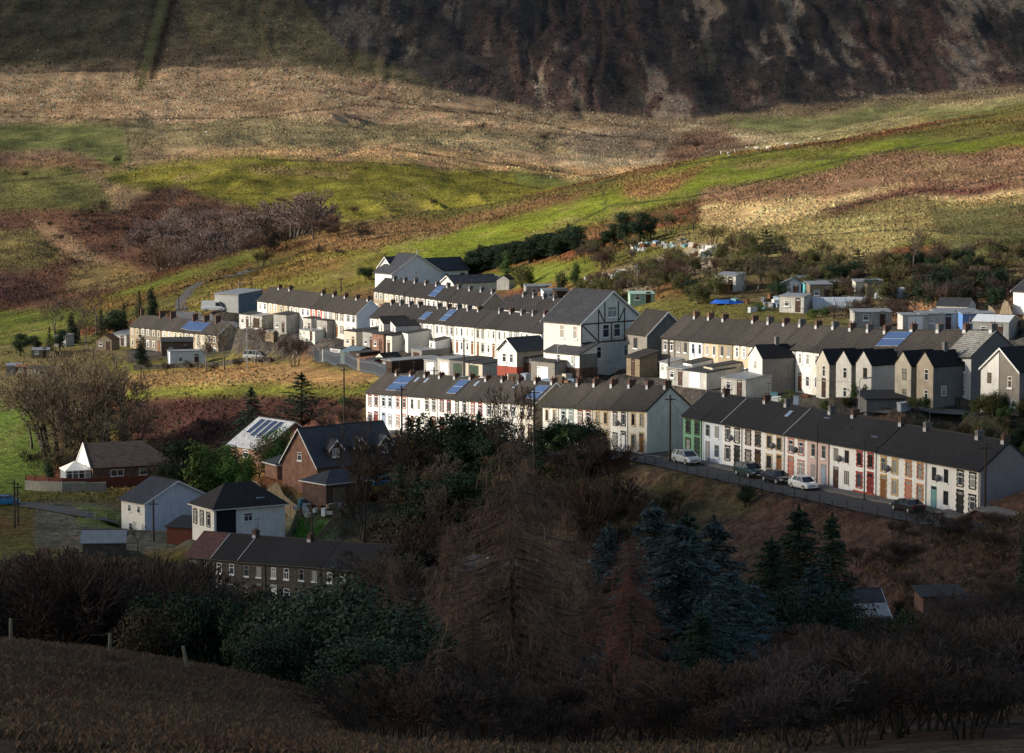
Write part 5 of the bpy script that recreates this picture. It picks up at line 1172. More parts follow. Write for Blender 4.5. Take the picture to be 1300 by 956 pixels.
fence('timber_fence', 'dark close-boarded fence at the top of the bank', 'fence', [np.array(ray(*p)) for p in ((742, 604, 352), (770, 605, 349), (799, 598, 347))], 'panel', 2.0, TIMBER_DK, 1.9)
fence('field_fence', 'thin post and wire fence round the small green plot', 'fence', [np.array(ground(*p)) for p in ((110, 662), (135, 666), (160, 668))], 'wire', 1.3, GALV, 2.5)
fence('yard_wall', 'low stone wall along the back lane of the rear wings', 'wall', ground_line([(1010, 512), (1060, 516), (1100, 518)], 4), 'wall', 1.0, STONE_DK, 3)
fence('yard_wall', 'stone wall between lane and the gabled house', 'wall', ground_line([(1175, 512), (1210, 514), (1240, 520)], 4), 'wall', 1.1, STONE_DK, 3)
fence('field_wall', 'dark stone wall below the field by the far terrace', 'wall', ground_line([(170, 470), (230, 468), (300, 462), (345, 460)], 4), 'wall', 1.0, STONE_DK, 3)
fence('concrete_fence', 'brown panel fence by the back-lane garages', 'fence', ground_line([(1255, 405), (1280, 406), (1310, 409)], 4), 'panel', 2.2, TIMBER, 2.4)
fence('hill_fence', 'post and wire fence climbing beside the gravel track', 'fence', ground_line([(150, 394), (200, 378), (238, 364), (300, 350), (345, 334)], 9), 'wire', 1.6, HWOOD, 9, 'wire fences on the hillside')
fence('hill_fence', 'post and wire fence along the crest of the green shoulder', 'fence', ground_line([(560, 292), (700, 256), (768, 240), (860, 216), (960, 200)], 10), 'wire', 1.6, HWOOD, 10, 'wire fences on the hillside')
fence('hill_fence', 'post and wire fence above the pale grass slope', 'fence', ground_line([(800, 258), (900, 246), (1000, 222), (1100, 200), (1300, 168)], 8), 'wire', 1.6, HWOOD, 9, 'wire fences on the hillside')
WOODP = mat('creosoted_pole', (.055, .042, .035), .9, .3, 2, streak=.2)
TOPS = []
def pole(u, v, vt, label, D=None, m=None, lamp=False, stay=False):
    g = ground(u, v) if D is None else (ray(u, v, D)); g = (g[0], g[1], hz(g[0], g[1])) if D is None else (g[0], g[1], min(g[2], hz(g[0], g[1])))
    _, v0 = proj(*g); dep = g[1] * CP; h = (v0 - vt) * dep / F
    nm = 'street_lamp' if lamp else 'telegraph_pole'
    t = empty(nm, g, 0, label, 'street lamp' if lamp else 'pole', 'street lamps' if lamp else 'telegraph poles'); q = MB()
    q.tube([(0, 0, -.5), (0, 0, h)], .085 if lamp else .15, 8, 0, .05 if lamp else .11); part('shaft', q, m or (GALV if lamp else WOODP), t)
    if lamp:
        q = MB(); q.tube([(0, 0, h), (.15, -.05, h + .25), (.9, -.2, h + .3)], .04, 6); part('arm', q, m or GALV, t)
        q = MB(); q.box(.7, 1.35, -.32, -.08, h + .24, h + .38); part('lamp_head', q, GALV, t)
    else:
        q = MB(); q.box(-.7, .7, -.06, .06, h - .6, h - .48); part('crossarm', q, WOODP, t)
        pass
    TOPS.append((g[0], g[1], g[2] + h - .3)); return t, h
pA, _ = pole(850.5, 583, 500, 'tall telegraph pole on the corner in front of the blank gable', D=349)
kA = len(TOPS) - 1
pole(437, 545, 463, 'telegraph pole above the brick house roofs', D=420, m=WOODP)
pole(1097, 640, 556, 'lamp column before the houses in the shaded street', D=312, lamp=True, m=DKM)
pole(1037, 622, 532, 'lamp column by the pinkish grey house', D=322, lamp=True, m=DKM)
pole(1250, 662, 560, 'pole against the pebbledashed gable', D=293)
pole(849, 480, 430, 'slim pole by the grey stone end house', D=396)
pole(1091, 524, 482, 'street lamp behind the dark ridge of the shaded street', lamp=True, D=338)
pole(1161, 412, 376, 'bare telegraph pole above the back-lane garages')
pole(1084, 412, 380, 'telegraph pole behind the solar roof')
pole(303, 398, 360, 'white street lamp beside the lorry yard', lamp=True)
pole(320, 378, 352, 'thin pole on the green slope behind the yard')
pole(227, 398, 372, 'telegraph pole at the foot of the track')
pole(433, 372, 352, 'telegraph pole rising behind the yard terrace')
pole(314, 468, 418, 'thin grey street lamp near the parked silver car', lamp=True)
pole(551, 500, 465, 'slim pole between garages and solar roofs', D=428)
pole(589, 480, 428, 'telegraph pole in the back lane of garages')
pole(708, 486, 440, 'street lamp under the timbered building', lamp=True)
pole(19, 672, 608, 'telegraph pole by the blue car at the valley lane')
pole(23, 668, 613, 'second, shorter pole behind the lane pole')
pole(510, 540, 487, 'thin pole before the conifers of the long white terrace', D=390)
pole(678, 530, 490, 'thin pole at the end of the long white terrace', D=352)
pole(396, 690, 634, 'slim pole beside the lawn in the valley', D=372)
pole(195, 668, 634, 'slim post by the white gabled house', D=400)
def wire(a, b, label, sag=.8):
    q = MB(); pts = [(a[0] + (b[0] - a[0]) * t, a[1] + (b[1] - a[1]) * t, a[2] + (b[2] - a[2]) * t - sag * 4 * t * (1 - t)) for t in np.linspace(0, 1, 14)]; q.tube(pts, .018, 3)
    o = part('overhead_wire', q, DKM, None); tag(o, label, 'wire', 'overhead wires'); return o
def near(p): return tuple(p)
gA = rowpt(B_L, B_R, LB - 1, -3)
for q_, lb in ((rowpt(B_L, B_R, LB, 0) + [0, 0, 4.9], 'overhead wire from the corner pole to the blank gable'), (rowpt(A_L, A_R, 1, 0) + [0, 0, 5.0], 'overhead wire from the corner pole to the green house'), (rowpt(A_L, A_R, 22, 0) + [0, 0, 5.0], 'overhead wire from the corner pole to the shaded terrace')):
    wire(TOPS[kA], q_, lb, .5)
for a_, b_, lb in ((2, 3, 'overhead wire between the two lamp columns of the shaded street'), (7, 8, 'overhead wire above the back-lane garages'), (15, 6, 'overhead wire over the garage lane roofs'), (11, 12, 'overhead wire behind the yard terrace'), (17, 18, 'short overhead wire between the lane poles'), (4, 2, 'overhead wire along the shaded street')):
    wire(TOPS[a_], TOPS[b_], lb, 1.0)
wire(TOPS[1], TOPS[19], 'overhead wire crossing above the brick house', 1.0)

# ------------------------------------------------------------------ vehicles
TYRE = mat('tyre_rubber', (.02, .02, .02), .8); RIM = mat('alloy_rim', (.5, .5, .52), .3, .1, 2, metal=.6); CGL = glassmat('car_glass', (.03, .035, .04), .05)
LAMP = mat('headlamp_glass', (.75, .77, .8), .1, spec=.8); TAIL = mat('tail_lamp', (.35, .01, .01), .2); PLATE = mat('number_plate', (.7, .7, .65), .4)
def carpaint(n, rgb):
    if n in MATS: return MATS[n]
    m, nt, N, L, b = nodes(n); b.inputs['Base Color'].default_value = (*rgb, 1); b.inputs['Roughness'].default_value = .3; b.inputs['Metallic'].default_value = .25; b.inputs['Coat Weight'].default_value = .6; MATS[n] = m; return m
def vehicle(name, label, cat, pos, yaw, paint_, kind='hatch', group='cars parked in the village'):
    g = pos; t = empty(name, g, yaw, label, cat, group)
    # stations along the length: x, belly z, shoulder z, roof z (None = no cabin), half width
    if kind == 'hatch': W, st, ra, rb = .86, [(-2.05, .32, .75, .82), (-1.95, .25, .95, .86), (-1.3, .2, .98, .88), (0, .18, .96, .88), (.95, .2, .93, .87), (1.75, .24, .80, .84), (2.05, .3, .62, .74)], [(-1.95, .96), (-1.55, 1.40), (-.2, 1.47), (.45, 1.40), (1.15, .93)], .62
    elif kind == 'suv': W, st, ra, rb = .92, [(-2.2, .42, .95, .86), (-2.1, .34, 1.08, .92), (-1.3, .3, 1.1, .94), (0, .28, 1.08, .94), (1.1, .3, 1.05, .93), (1.95, .34, .95, .9), (2.25, .42, .75, .8)], [(-2.1, 1.1), (-1.8, 1.60), (-.2, 1.68), (.5, 1.60), (1.25, 1.06)], .68
    elif kind == 'saloon': W, st, ra, rb = .88, [(-2.3, .34, .78, .82), (-2.2, .26, .96, .87), (-1.3, .2, .98, .89), (0, .18, .95, .89), (1.1, .2, .91, .88), (2.0, .24, .78, .84), (2.3, .3, .62, .74)], [(-1.75, .97), (-1.0, 1.38), (-.1, 1.44), (.5, 1.38), (1.35, .91)], .6
    else: W, st, ra, rb = .98, [(-2.9, .45, 1.1, .96), (-2.85, .35, 1.25, .98), (-1.3, .3, 1.25, 1.0), (0, .3, 1.25, 1.0), (1.6, .3, 1.2, .98), (2.45, .34, 1.05, .94), (2.75, .45, .8, .85)], [(-2.87, 1.26), (-2.82, 2.45), (-.2, 2.5), (1.2, 2.4), (2.2, 1.18)], .86
    if kind == 'mpv': W, st, ra, rb = .95, [(-2.4, .4, .95, .9), (-2.35, .32, 1.1, .94), (-1.3, .28, 1.1, .95), (0, .26, 1.08, .95), (1.3, .28, 1.05, .94), (2.0, .32, .95, .9), (2.4, .4, .72, .8)], [(-2.35, 1.12), (-2.2, 1.75), (-.2, 1.85), (.8, 1.74), (1.9, 1.05)], .74
    q = MB(); ring = []
    for x, zb_, zs, hw in st:
        sec = [(-hw * .92, zb_), (-hw, zb_ + .15), (-hw, zs - .12), (-hw * .9, zs), (hw * .9, zs), (hw, zs - .12), (hw, zb_ + .15), (hw * .92, zb_)]
        ring.append(len(q.v)); q.v += [(x, y_, z_) for y_, z_ in sec]
    for a, b_ in zip(ring[:-1], ring[1:]):
        for i in range(8): j = (i + 1) % 8; q.f.append((a + i, a + j, b_ + j, b_ + i)); q.mi.append(0)
    q.f.append(tuple(ring[0] + i for i in range(8))); q.f.append(tuple(ring[-1] + i for i in reversed(range(8)))); q.mi += [0, 0]
    bd = part('body', q, paint_, t)
    van = kind == 'van'
    cab = MB(); r2 = []
    for i, (x, z_) in enumerate(ra):
        lo = ra[0][1] if i == 0 else 0; zlow = .9 if kind in ('hatch', 'saloon') else 1.02
        if van: zlow = 1.2
        fr = (z_ - ra[0][1]) / (max(p[1] for p in ra) - ra[0][1]); hw = W * .93 + (rb - W * .93) * max(fr, 0)
        r2.append(len(cab.v)); cab.v += [(x, -W * .93, zlow), (x, -hw, z_ - .03), (x, -hw + .08, z_), (x, hw - .08, z_), (x, hw, z_ - .03), (x, W * .93, zlow)]
    for a, b_ in zip(r2[:-1], r2[1:]):
        for i in range(5): cab.f.append((a + i, a + i + 1, b_ + i + 1, b_ + i)); cab.mi.append(0)
    cab.f.append(tuple(r2[0] + i for i in range(6))); cab.f.append(tuple(r2[-1] + i for i in reversed(range(6)))); cab.mi += [0, 0]
    part('cabin' if van else 'window_glass', cab, paint_ if van else CGL, t)
    if van:
        q = MB(); q.prism([(1.25, 2.3), (2.16, 1.27), (2.22, 1.27), (1.31, 2.34)], 1, -.8, .8); part('windscreen', q, CGL, t)
        for s in (-1, 1): q = MB(); q.prism([(.5, 1.35), (1.9, 1.35), (1.25, 2.15), (.5, 2.15)], 1, s * .955 - .02, s * .955 + .02); part('side_window', q, CGL, t)
    else:
        q = MB(); i1, i3 = ra[1], ra[3]
        q.prism([(i1[0] - .02, i1[1] + .0), (ra[2][0], ra[2][1] + .03), (i3[0], i3[1] + .01), (i3[0], i3[1] - .03), (i1[0], i1[1] - .05)], 1, -rb - .0, rb + .0)
        part('roof_panel', q, paint_, t)
        zt = max(p[1] for p in ra)
        for s in (-1, 1):
            ys_ = s * (W * .93 + .012); yt = s * (rb + .012)
            for (xa, za), (xb, zb2) in (((ra[4][0], ra[4][1] + .02), (ra[3][0], ra[3][1])), ((-.25, 1.0), (-.2, zt - .03)), ((ra[0][0] + .02, ra[0][1]), (ra[1][0], ra[1][1])), ((-1.3, 1.0), (-1.15, zt - .06))):
                q = MB(); q.tube([(xa, ys_, za), (xb, yt, zb2)], .045, 5); part('pillar', q, paint_, t)
    wx = {'hatch': 1.28, 'suv': 1.38, 'saloon': 1.4, 'van': 1.85, 'mpv': 1.5}[kind]; wr = {'hatch': .31, 'suv': .37, 'saloon': .32, 'van': .35, 'mpv': .34}[kind]
    for x in (-wx, wx):
        for s in (-1, 1):
            q = MB(); q.cyl((0, 0, 0), 1, wr, .22, 16); w_ = part('wheel', q, TYRE, t, (x, s * (W - .08), wr)); q = MB(); q.cyl((0, s * .1, 0), 1, wr * .62, .04, 10); part('rim', q, RIM, w_)
    fx, bx = st[-1][0], st[0][0]
    for s in (-1, 1):
        q = MB(); q.box(fx - .14, fx + .01, s * .62 - .16, s * .62 + .16, st[-1][2] - .12, st[-1][2] + .03); part('headlight', q, LAMP, t)
        q = MB(); q.box(bx - .01, bx + .08, s * .66 - .12, s * .66 + .12, .72, .92); part('tail_light', q, TAIL, t)
        q = MB(); q.box(ra[3][0] + .35, ra[3][0] + .5, s * (W + .12) - .1, s * (W + .12) + .1, st[3][2] - .02, st[3][2] + .14); part('mirror', q, paint_, t)
    q = MB(); q.box(fx - .01, fx + .02, -.26, .26, .38, .5); part('number_plate', q, PLATE, t)
    q = MB(); q.box(fx - .05, fx + .012, -.4, .4, .52, .62); part('grille', q, TYRE, t)
    return t
SILVER = carpaint('silver_paint', (.55, .57, .60)); PWHITE = carpaint('white_paint', (.75, .77, .8)); DNAVY = carpaint('navy_paint', (.012, .016, .03)); BLACKP = carpaint('black_paint', (.01, .01, .013)); BLUEP = carpaint('bright_blue_paint', (.03, .22, .48)); DGREY = carpaint('dark_teal_paint', (.02, .05, .06))
rzA = frame_of(wp(A_L), wp(A_R))[0]; rzB = frame_of(wp(B_L), wp(B_R))[0]
def onroad(L, Rr, s, n): p = rowpt(L, Rr, s, n); return (p[0], p[1], hz(p[0], p[1]) + .10)
vehicle('parked_car', 'silver off-roader parked before the pale blue house', 'car', onroad(A_L, A_R, 7.0, 3.4), rzA, SILVER, 'suv')
vehicle('parked_car', 'dark teal off-roader behind the round bush', 'car', onroad(A_L, A_R, 21.5, 3.0), rzA, DGREY, 'suv')
vehicle('parked_car', 'navy saloon between the dark off-roader and silver hatchback', 'car', onroad(A_L, A_R, 27.8, 3.0), rzA, DNAVY, 'saloon')
vehicle('parked_car', 'silver-white hatchback parked near the plain white house', 'car', onroad(A_L, A_R, 34.0, 3.1), rzA, PWHITE, 'hatch')
vehicle('parked_car', 'black saloon before the black-quoined end house', 'car', onroad(A_L, A_R, 55.5, 3.2), rzA + math.pi, BLACKP, 'saloon')
vehicle('parked_car', 'white hatchback before the middle terrace', 'car', onroad(B_L, B_R, 21.0, 3.0), rzB, PWHITE, 'hatch')
def ongr(u, v, D=None): g = ground(u, v) if D is None else ground(u, D=D); return (g[0], g[1], g[2] + .08)
vehicle('parked_car', 'bright blue car behind the timber fence by the brick house', 'car', ongr(490, 622, 404), .3, BLUEP, 'hatch')
vehicle('parked_car', 'bright blue car at the frame edge by the valley lane', 'car', ongr(8, 642), .15, BLUEP, 'hatch')
vehicle('parked_car', 'silver car parked on rough ground by the grey street lamp', 'car', ongr(324, 458), -.3, SILVER, 'mpv')
vehicle('delivery_van', 'long white van in the yard beside the sheet-clad shed', 'van', ongr(272, 398), -.1, PWHITE, 'van', None)
vehicle('parked_van', 'white people carrier in the lane behind the shaded street', 'van', ongr(1166, 521, 340), .15, PWHITE, 'mpv', None)
# caravan
g = ongr(769, 486, 388); t = empty('caravan', g, -.35, 'grubby white caravan under the timbered building', 'caravan')
q = MB(); q.prism([(-2.3, .5), (2.2, .5), (2.45, 1.1), (2.35, 1.9), (1.9, 2.55), (-1.9, 2.6), (-2.35, 2.0), (-2.45, 1.1)], 1, -1.05, 1.05); part('body', q, mat('caravan_white', (.66, .66, .62), .5, .2, 1, streak=.3), t)
for x, w_ in ((-1.2, 1.1), (.8, 1.4)): q = MB(); q.box(x - w_ / 2, x + w_ / 2, -1.08, -1.04, 1.4, 2.05); part('window', q, CGL, t)
q = MB(); q.box(-.35, .1, -1.075, -1.045, .6, 2.2); part('door', q, UPVC, t)
for s in (-1, 1): q = MB(); q.cyl((0, 0, 0), 1, .32, .2, 14); part('wheel', q, TYRE, t, (0, s * .98, .32))
q = MB(); q.tube([(2.3, 0, .5), (3.3, 0, .45)], .05, 6); part('drawbar', q, GALV, t)
# allotment clutter: tarpaulins, polytunnel, crates and rubble one can tell apart
q = MB(); n = 12
g = ground(925, 386)
for i in range(n):
    a = 2 * math.pi * i / n; q.v.append((3.1 * math.cos(a) * random.uniform(.8, 1.1), 1.4 * math.sin(a) * random.uniform(.8, 1.1), .1))
for i in range(n): a = 2 * math.pi * i / n; q.v.append((2.2 * math.cos(a), .9 * math.sin(a), random.uniform(.45, .8)))
q.v.append((0, 0, .7))
for i in range(n): j = (i + 1) % n; q.f += [(i, j, n + j, n + i), (n + i, n + j, 2 * n)]; q.mi += [0, 0]
o = part('tarpaulin', q, mat('blue_tarpaulin', (.02, .12, .55), .4), None, (g[0], g[1], g[2])); tag(o, 'crumpled bright blue tarpaulin over a heap in the allotments', 'tarpaulin')
def tunnel(u, v, L, r, yaw, label, m):
    g = ground(u, v); t = empty('polytunnel', (g[0], g[1], g[2] - .1), yaw, label, 'polytunnel'); q = MB(); k = 9
    pr = [(r * math.cos(math.pi * i / k), r * 1.0 * math.sin(math.pi * i / k)) for i in range(k + 1)]; q.prism(pr, 0, -L / 2, L / 2); part('cover', q, m, t)
    q = MB()
    for x in np.linspace(-L / 2, L / 2, 6): q.tube([(x, p[0] * 1.01, p[1] * 1.01) for p in pr], .04, 4)
    part('hoops', q, GALV, t)
PLY = mat('polythene', (.42, .46, .50), .35, .2, 2)
tunnel(1064, 392, 9, 2.0, .05, 'long grey-white polytunnel behind the chimneys', PLY); tunnel(1133, 378, 6, 1.7, .8, 'blue-white polytunnel beside the dark thicket', PLY)
CL = [TIMBER, PLY, WHITE, GALV, T['blue'], RUST, UPVC, T['teal'], BEIGE]
random.seed(5)
def clutter(n, line, spread, label, name, cat, grp):
    for i in range(n):
        f = random.random() * (len(line) - 1); k = int(f); f -= k; u = line[k][0] * (1 - f) + line[k + 1][0] * f + random.gauss(0, 2); v = line[k][1] * (1 - f) + line[k + 1][1] * f + random.gauss(0, spread)
        g = ground(u, v); q = MB(); a, b, c = random.uniform(.25, .9), random.uniform(.2, .7), random.uniform(.25, .9); q.box(-a, a, -b, b, -.2, c); q.box(-a - .05, a + .05, -b - .05, b + .05, c + .003, c + .06)
        o = part(name, q, [random.choice(CL)], None, g); o.rotation_euler = (random.uniform(-.1, .1), random.uniform(-.1, .1), random.uniform(0, 3)); tag(o, label, cat, grp)
clutter(46, [(800, 318), (830, 312), (870, 312), (905, 318)], 2, 'pale crate or bin in the upper line of allotment junk', 'junk_crate', 'crate', 'upper allotment junk')
clutter(60, [(745, 358), (790, 350), (840, 336), (890, 322), (925, 316)], 3, 'pale crate or slab on the allotment bank', 'junk_crate', 'crate', 'junk on the allotment bank')
clutter(40, [(930, 388), (980, 385), (1010, 388), (1050, 384), (1110, 382)], 4, 'pale crate or water butt among allotment sheds', 'junk_crate', 'crate', 'junk among the allotment sheds')
clutter(26, [(560, 484), (620, 486), (680, 488), (730, 486)], 2, 'bin or crate in the garage lane', 'bin', 'bin', 'bins in the garage lane')
clutter(20, [(930, 508), (1000, 512), (1090, 512), (1180, 516)], 3, 'bin or crate in a back yard', 'bin', 'bin', 'bins behind the rear wings')
clutter(14, [(375, 650), (400, 655), (430, 648)], 2, 'garden crate by the brick house', 'crate', 'crate', 'crates by the brick house')
# sheep on the green shoulder
WOOL = mat('sheep_wool', (.62, .58, .5), .95)
def sheep_mesh():
    q = MB(); n = 8; rings = [(-.55, .12, .62), (-.45, .27, .64), (-.1, .33, .64), (.3, .29, .66), (.5, .16, .74), (.62, .12, .84), (.8, .10, .82), (.92, .05, .76)]
    for x, r, zc in rings: q.v += [(x, r * math.cos(2 * math.pi * i / n), zc + r * math.sin(2 * math.pi * i / n)) for i in range(n)]
    for k in range(len(rings) - 1):
        for i in range(n): j = (i + 1) % n; q.f.append((k * n + i, k * n + j, k * n + n + j, k * n + n + i)); q.mi.append(0)
    for x in (-.38, .32):
        for s in (-1, 1): q.tube([(x, s * .14, .5), (x, s * .14, .25), (x + .02, s * .14, 0)], .06, 5, 0, .035)
    return q.mesh('sheep', [WOOL])
SM = sheep_mesh()
for i, (u, v) in enumerate([(531, 199), (916, 197), (934, 195), (1000, 187), (1034, 179), (1040, 178), (975, 191), (961, 192), (925, 199), (1012, 184), (948, 190), (700, 228), (212, 178), (236, 176), (180, 300), (262, 171)]):
    g = ground(u, v); o = link('sheep', SM, None, (g[0], g[1], g[2] + .05)); o.rotation_euler = (0, 0, random.uniform(0, 6)); o.scale = (1.3,) * 3
    tag(o, 'small white sheep grazing on the open hillside', 'sheep', 'sheep scattered over the hillsides')
# ------------------------------------------------------------------ plants
rg = np.random.default_rng(42)
def tubes(P0, P1, r0, r1, sides=3):
    P0, P1 = np.array(P0, float), np.array(P1, float); r0, r1 = np.array(r0), np.array(r1); d = P1 - P0; L = np.linalg.norm(d, axis=1)[:, None] + 1e-9; d = d / L
    ref = np.where(np.abs(d[:, 2:3]) < .9, np.array([[0, 0, 1.]]), np.array([[1., 0, 0]])); a = np.cross(d, ref); a /= np.linalg.norm(a, axis=1)[:, None]; b = np.cross(d, a)
    n = len(P0); V = []
    for P, r in ((P0, r0), (P1, r1)):
        for k in range(sides):
            t = 2 * math.pi * k / sides; V.append(P + (a * math.cos(t) + b * math.sin(t)) * r[:, None])
    V = np.stack(V, 1).reshape(-1, 3); base = np.arange(n)[:, None] * (2 * sides); Fc = []
    for k in range(sides): j = (k + 1) % sides; Fc.append(np.concatenate([base + k, base + j, base + sides + j, base + sides + k], 1))
    return V, np.stack(Fc, 1).reshape(-1, 4)
def rotvec(v, ax, ang): return v * math.cos(ang) + np.cross(ax, v) * math.sin(ang) + ax * np.dot(ax, v) * (1 - math.cos(ang))
def grow(seed, h=1.0, levels=5, spread=.55, trunk=.28, nb=(3, 4), r0=.022, multi=1, upp=.25, twig=.0028, lenf=.72, wob=.25, droop=0.0):
    """branching skeleton, unit height; returns trunk segments and twig segments"""
    r = random.Random(seed); T0, T1 = [], []
    stack = []
    for m in range(multi):
        a = r.uniform(0, 6.28); tilt = r.uniform(.0, .12) if multi == 1 else r.uniform(.1, .6)
        d = np.array([math.cos(a) * math.sin(tilt), math.sin(a) * math.sin(tilt), math.cos(tilt)]); stack.append((np.array([math.cos(a) * .02 * (multi - 1), math.sin(a) * .02 * (multi - 1), -.02]), d, trunk * r.uniform(.8, 1.2), r0 / math.sqrt(multi), 0))
    while stack:
        p, d, L, rad, lv = stack.pop(); k = 3 if lv < 3 else 2; rr = rad
        for i in range(k):
            d = d + np.array([r.gauss(0, wob * .35), r.gauss(0, wob * .35), r.gauss(0, wob * .2) + upp * .12 - droop * .2 * (lv > 2)]); d /= np.linalg.norm(d); q = p + d * L / k; r1 = max(twig * .6, rr * .86)
            (T0 if lv < 3 else T1).append((p, q, rr, r1)); p, rr = q, r1
            if lv >= 1 and lv < levels and i < k - 1 and r.random() < .75:
                ax = np.cross(d, np.array([r.gauss(0, 1), r.gauss(0, 1), r.gauss(0, 1)])); ax /= np.linalg.norm(ax) + 1e-9
                stack.append((p, rotvec(d, ax, r.uniform(.5, 1.0)), L * lenf * r.uniform(.55, .9), max(twig, rr * .5), lv + 1))
        if lv < levels:
            n = r.choice(nb); ph = r.uniform(0, 6.28); ref = np.cross(d, [0.3, .2, 1.]); ref /= np.linalg.norm(ref) + 1e-9
            for i in range(n):
                ax = rotvec(ref, d, ph + i * 6.283 / n + r.gauss(0, .25)); nd = rotvec(d, ax, spread * r.uniform(.55, 1.25)); nd[2] += upp * .35; nd /= np.linalg.norm(nd)
                stack.append((p, nd, L * lenf * r.uniform(.75, 1.15), max(twig, rr * (.72 if n < 3 else .6)), lv + 1))
    return T0, T1
def skel_mesh(T, name, m, sides, scale=None):
    a = [np.array([t[i] for t in T]) for i in range(4)]
    V, Fc = tubes(a[0], a[1], a[2], a[3], sides)
    if scale is not None: V = V * scale
    return npmesh(name, V, Fc, m)
def bare_proto(key, bark, twm, **kw):
    def mk():
        T0, T1 = grow(**kw); z = max(t[1][2] for t in T1); s = 1.0 / z
        return skel_mesh(T0, 'trunk', bark, 5, s), skel_mesh(T1, 'crown', twm, 3, s)
    return cached(('bare', key), mk)
def clumps_leaves(n, size, centers, radii, squash=.8, hollow=.5, upb=.3):
    """leaf quads spread through clumps"""
    w = radii ** 2; w = w / w.sum(); ci = rg.choice(len(centers), n, p=w); d = rg.normal(size=(n, 3)); d /= np.linalg.norm(d, axis=1)[:, None]
    rad = radii[ci] * (hollow + (1 - hollow) * rg.random(n) ** .6) * (1 + rg.normal(size=n) * .08); P = centers[ci] + d * rad[:, None] * np.array([1, 1, squash])
    nrm = d + rg.normal(size=(n, 3)) * .6; nrm[:, 2] += upb; nrm /= np.linalg.norm(nrm, axis=1)[:, None]
    t = np.cross(nrm, rg.normal(size=(n, 3))); t /= np.linalg.norm(t, axis=1)[:, None]; b = np.cross(nrm, t); s = (size * rg.uniform(.6, 1.3, n))[:, None]
    V = np.stack([P - t * s, P - b * s * .6, P + t * s, P + b * s * .6], 1).reshape(-1, 3); return V, np.arange(n * 4).reshape(-1, 4)
def leafy_proto(key, m, bark, n=2600, size=.035, shape='round', nc=26, seed=1, trunk=True):
    def mk():
        r = np.random.default_rng(seed); c = r.normal(size=(nc, 3)); c /= np.linalg.norm(c, axis=1)[:, None]; c *= (r.random(nc) ** .45)[:, None]
        if shape == 'round': C = c * np.array([.36, .36, .34]) + [0, 0, .58]; rad = r.uniform(.10, .2, nc)
        elif shape == 'bush': C = c * np.array([.5, .5, .36]) + [0, 0, .42]; C[:, 2] = np.abs(C[:, 2]); rad = r.uniform(.12, .24, nc)
        elif shape == 'column': C = np.c_[c[:, :2] * .11 * (1.15 - np.linspace(0, 1, nc))[:, None] ** .4, np.linspace(.06, .93, nc)]; rad = (.15 * (1.12 - np.linspace(0, 1, nc)) ** .55)
        elif shape == 'hedge': C = np.c_[c[:, 0] * .46, c[:, 1] * .3, (c[:, 2] * .5 + .5) * .8 + .05]; rad = r.uniform(.12, .2, nc)
        V, Fc = clumps_leaves(n, size, C, rad, .85, .35); V[:, 2] = np.maximum(V[:, 2], -.02); V[:, 2] /= V[:, 2].max()
        cr = npmesh('crown', V, Fc, m); tk = None
        if trunk:
            T0, T1 = grow(seed + 5, levels=2, trunk=.3, r0=.03, nb=(3, 4), multi=1 if shape != 'bush' else 3); tk = skel_mesh(T0 + T1, 'trunk', bark, 5, .8 / max(t[1][2] for t in T0 + T1))
        return tk, cr
    return cached(('leafy', key), mk)
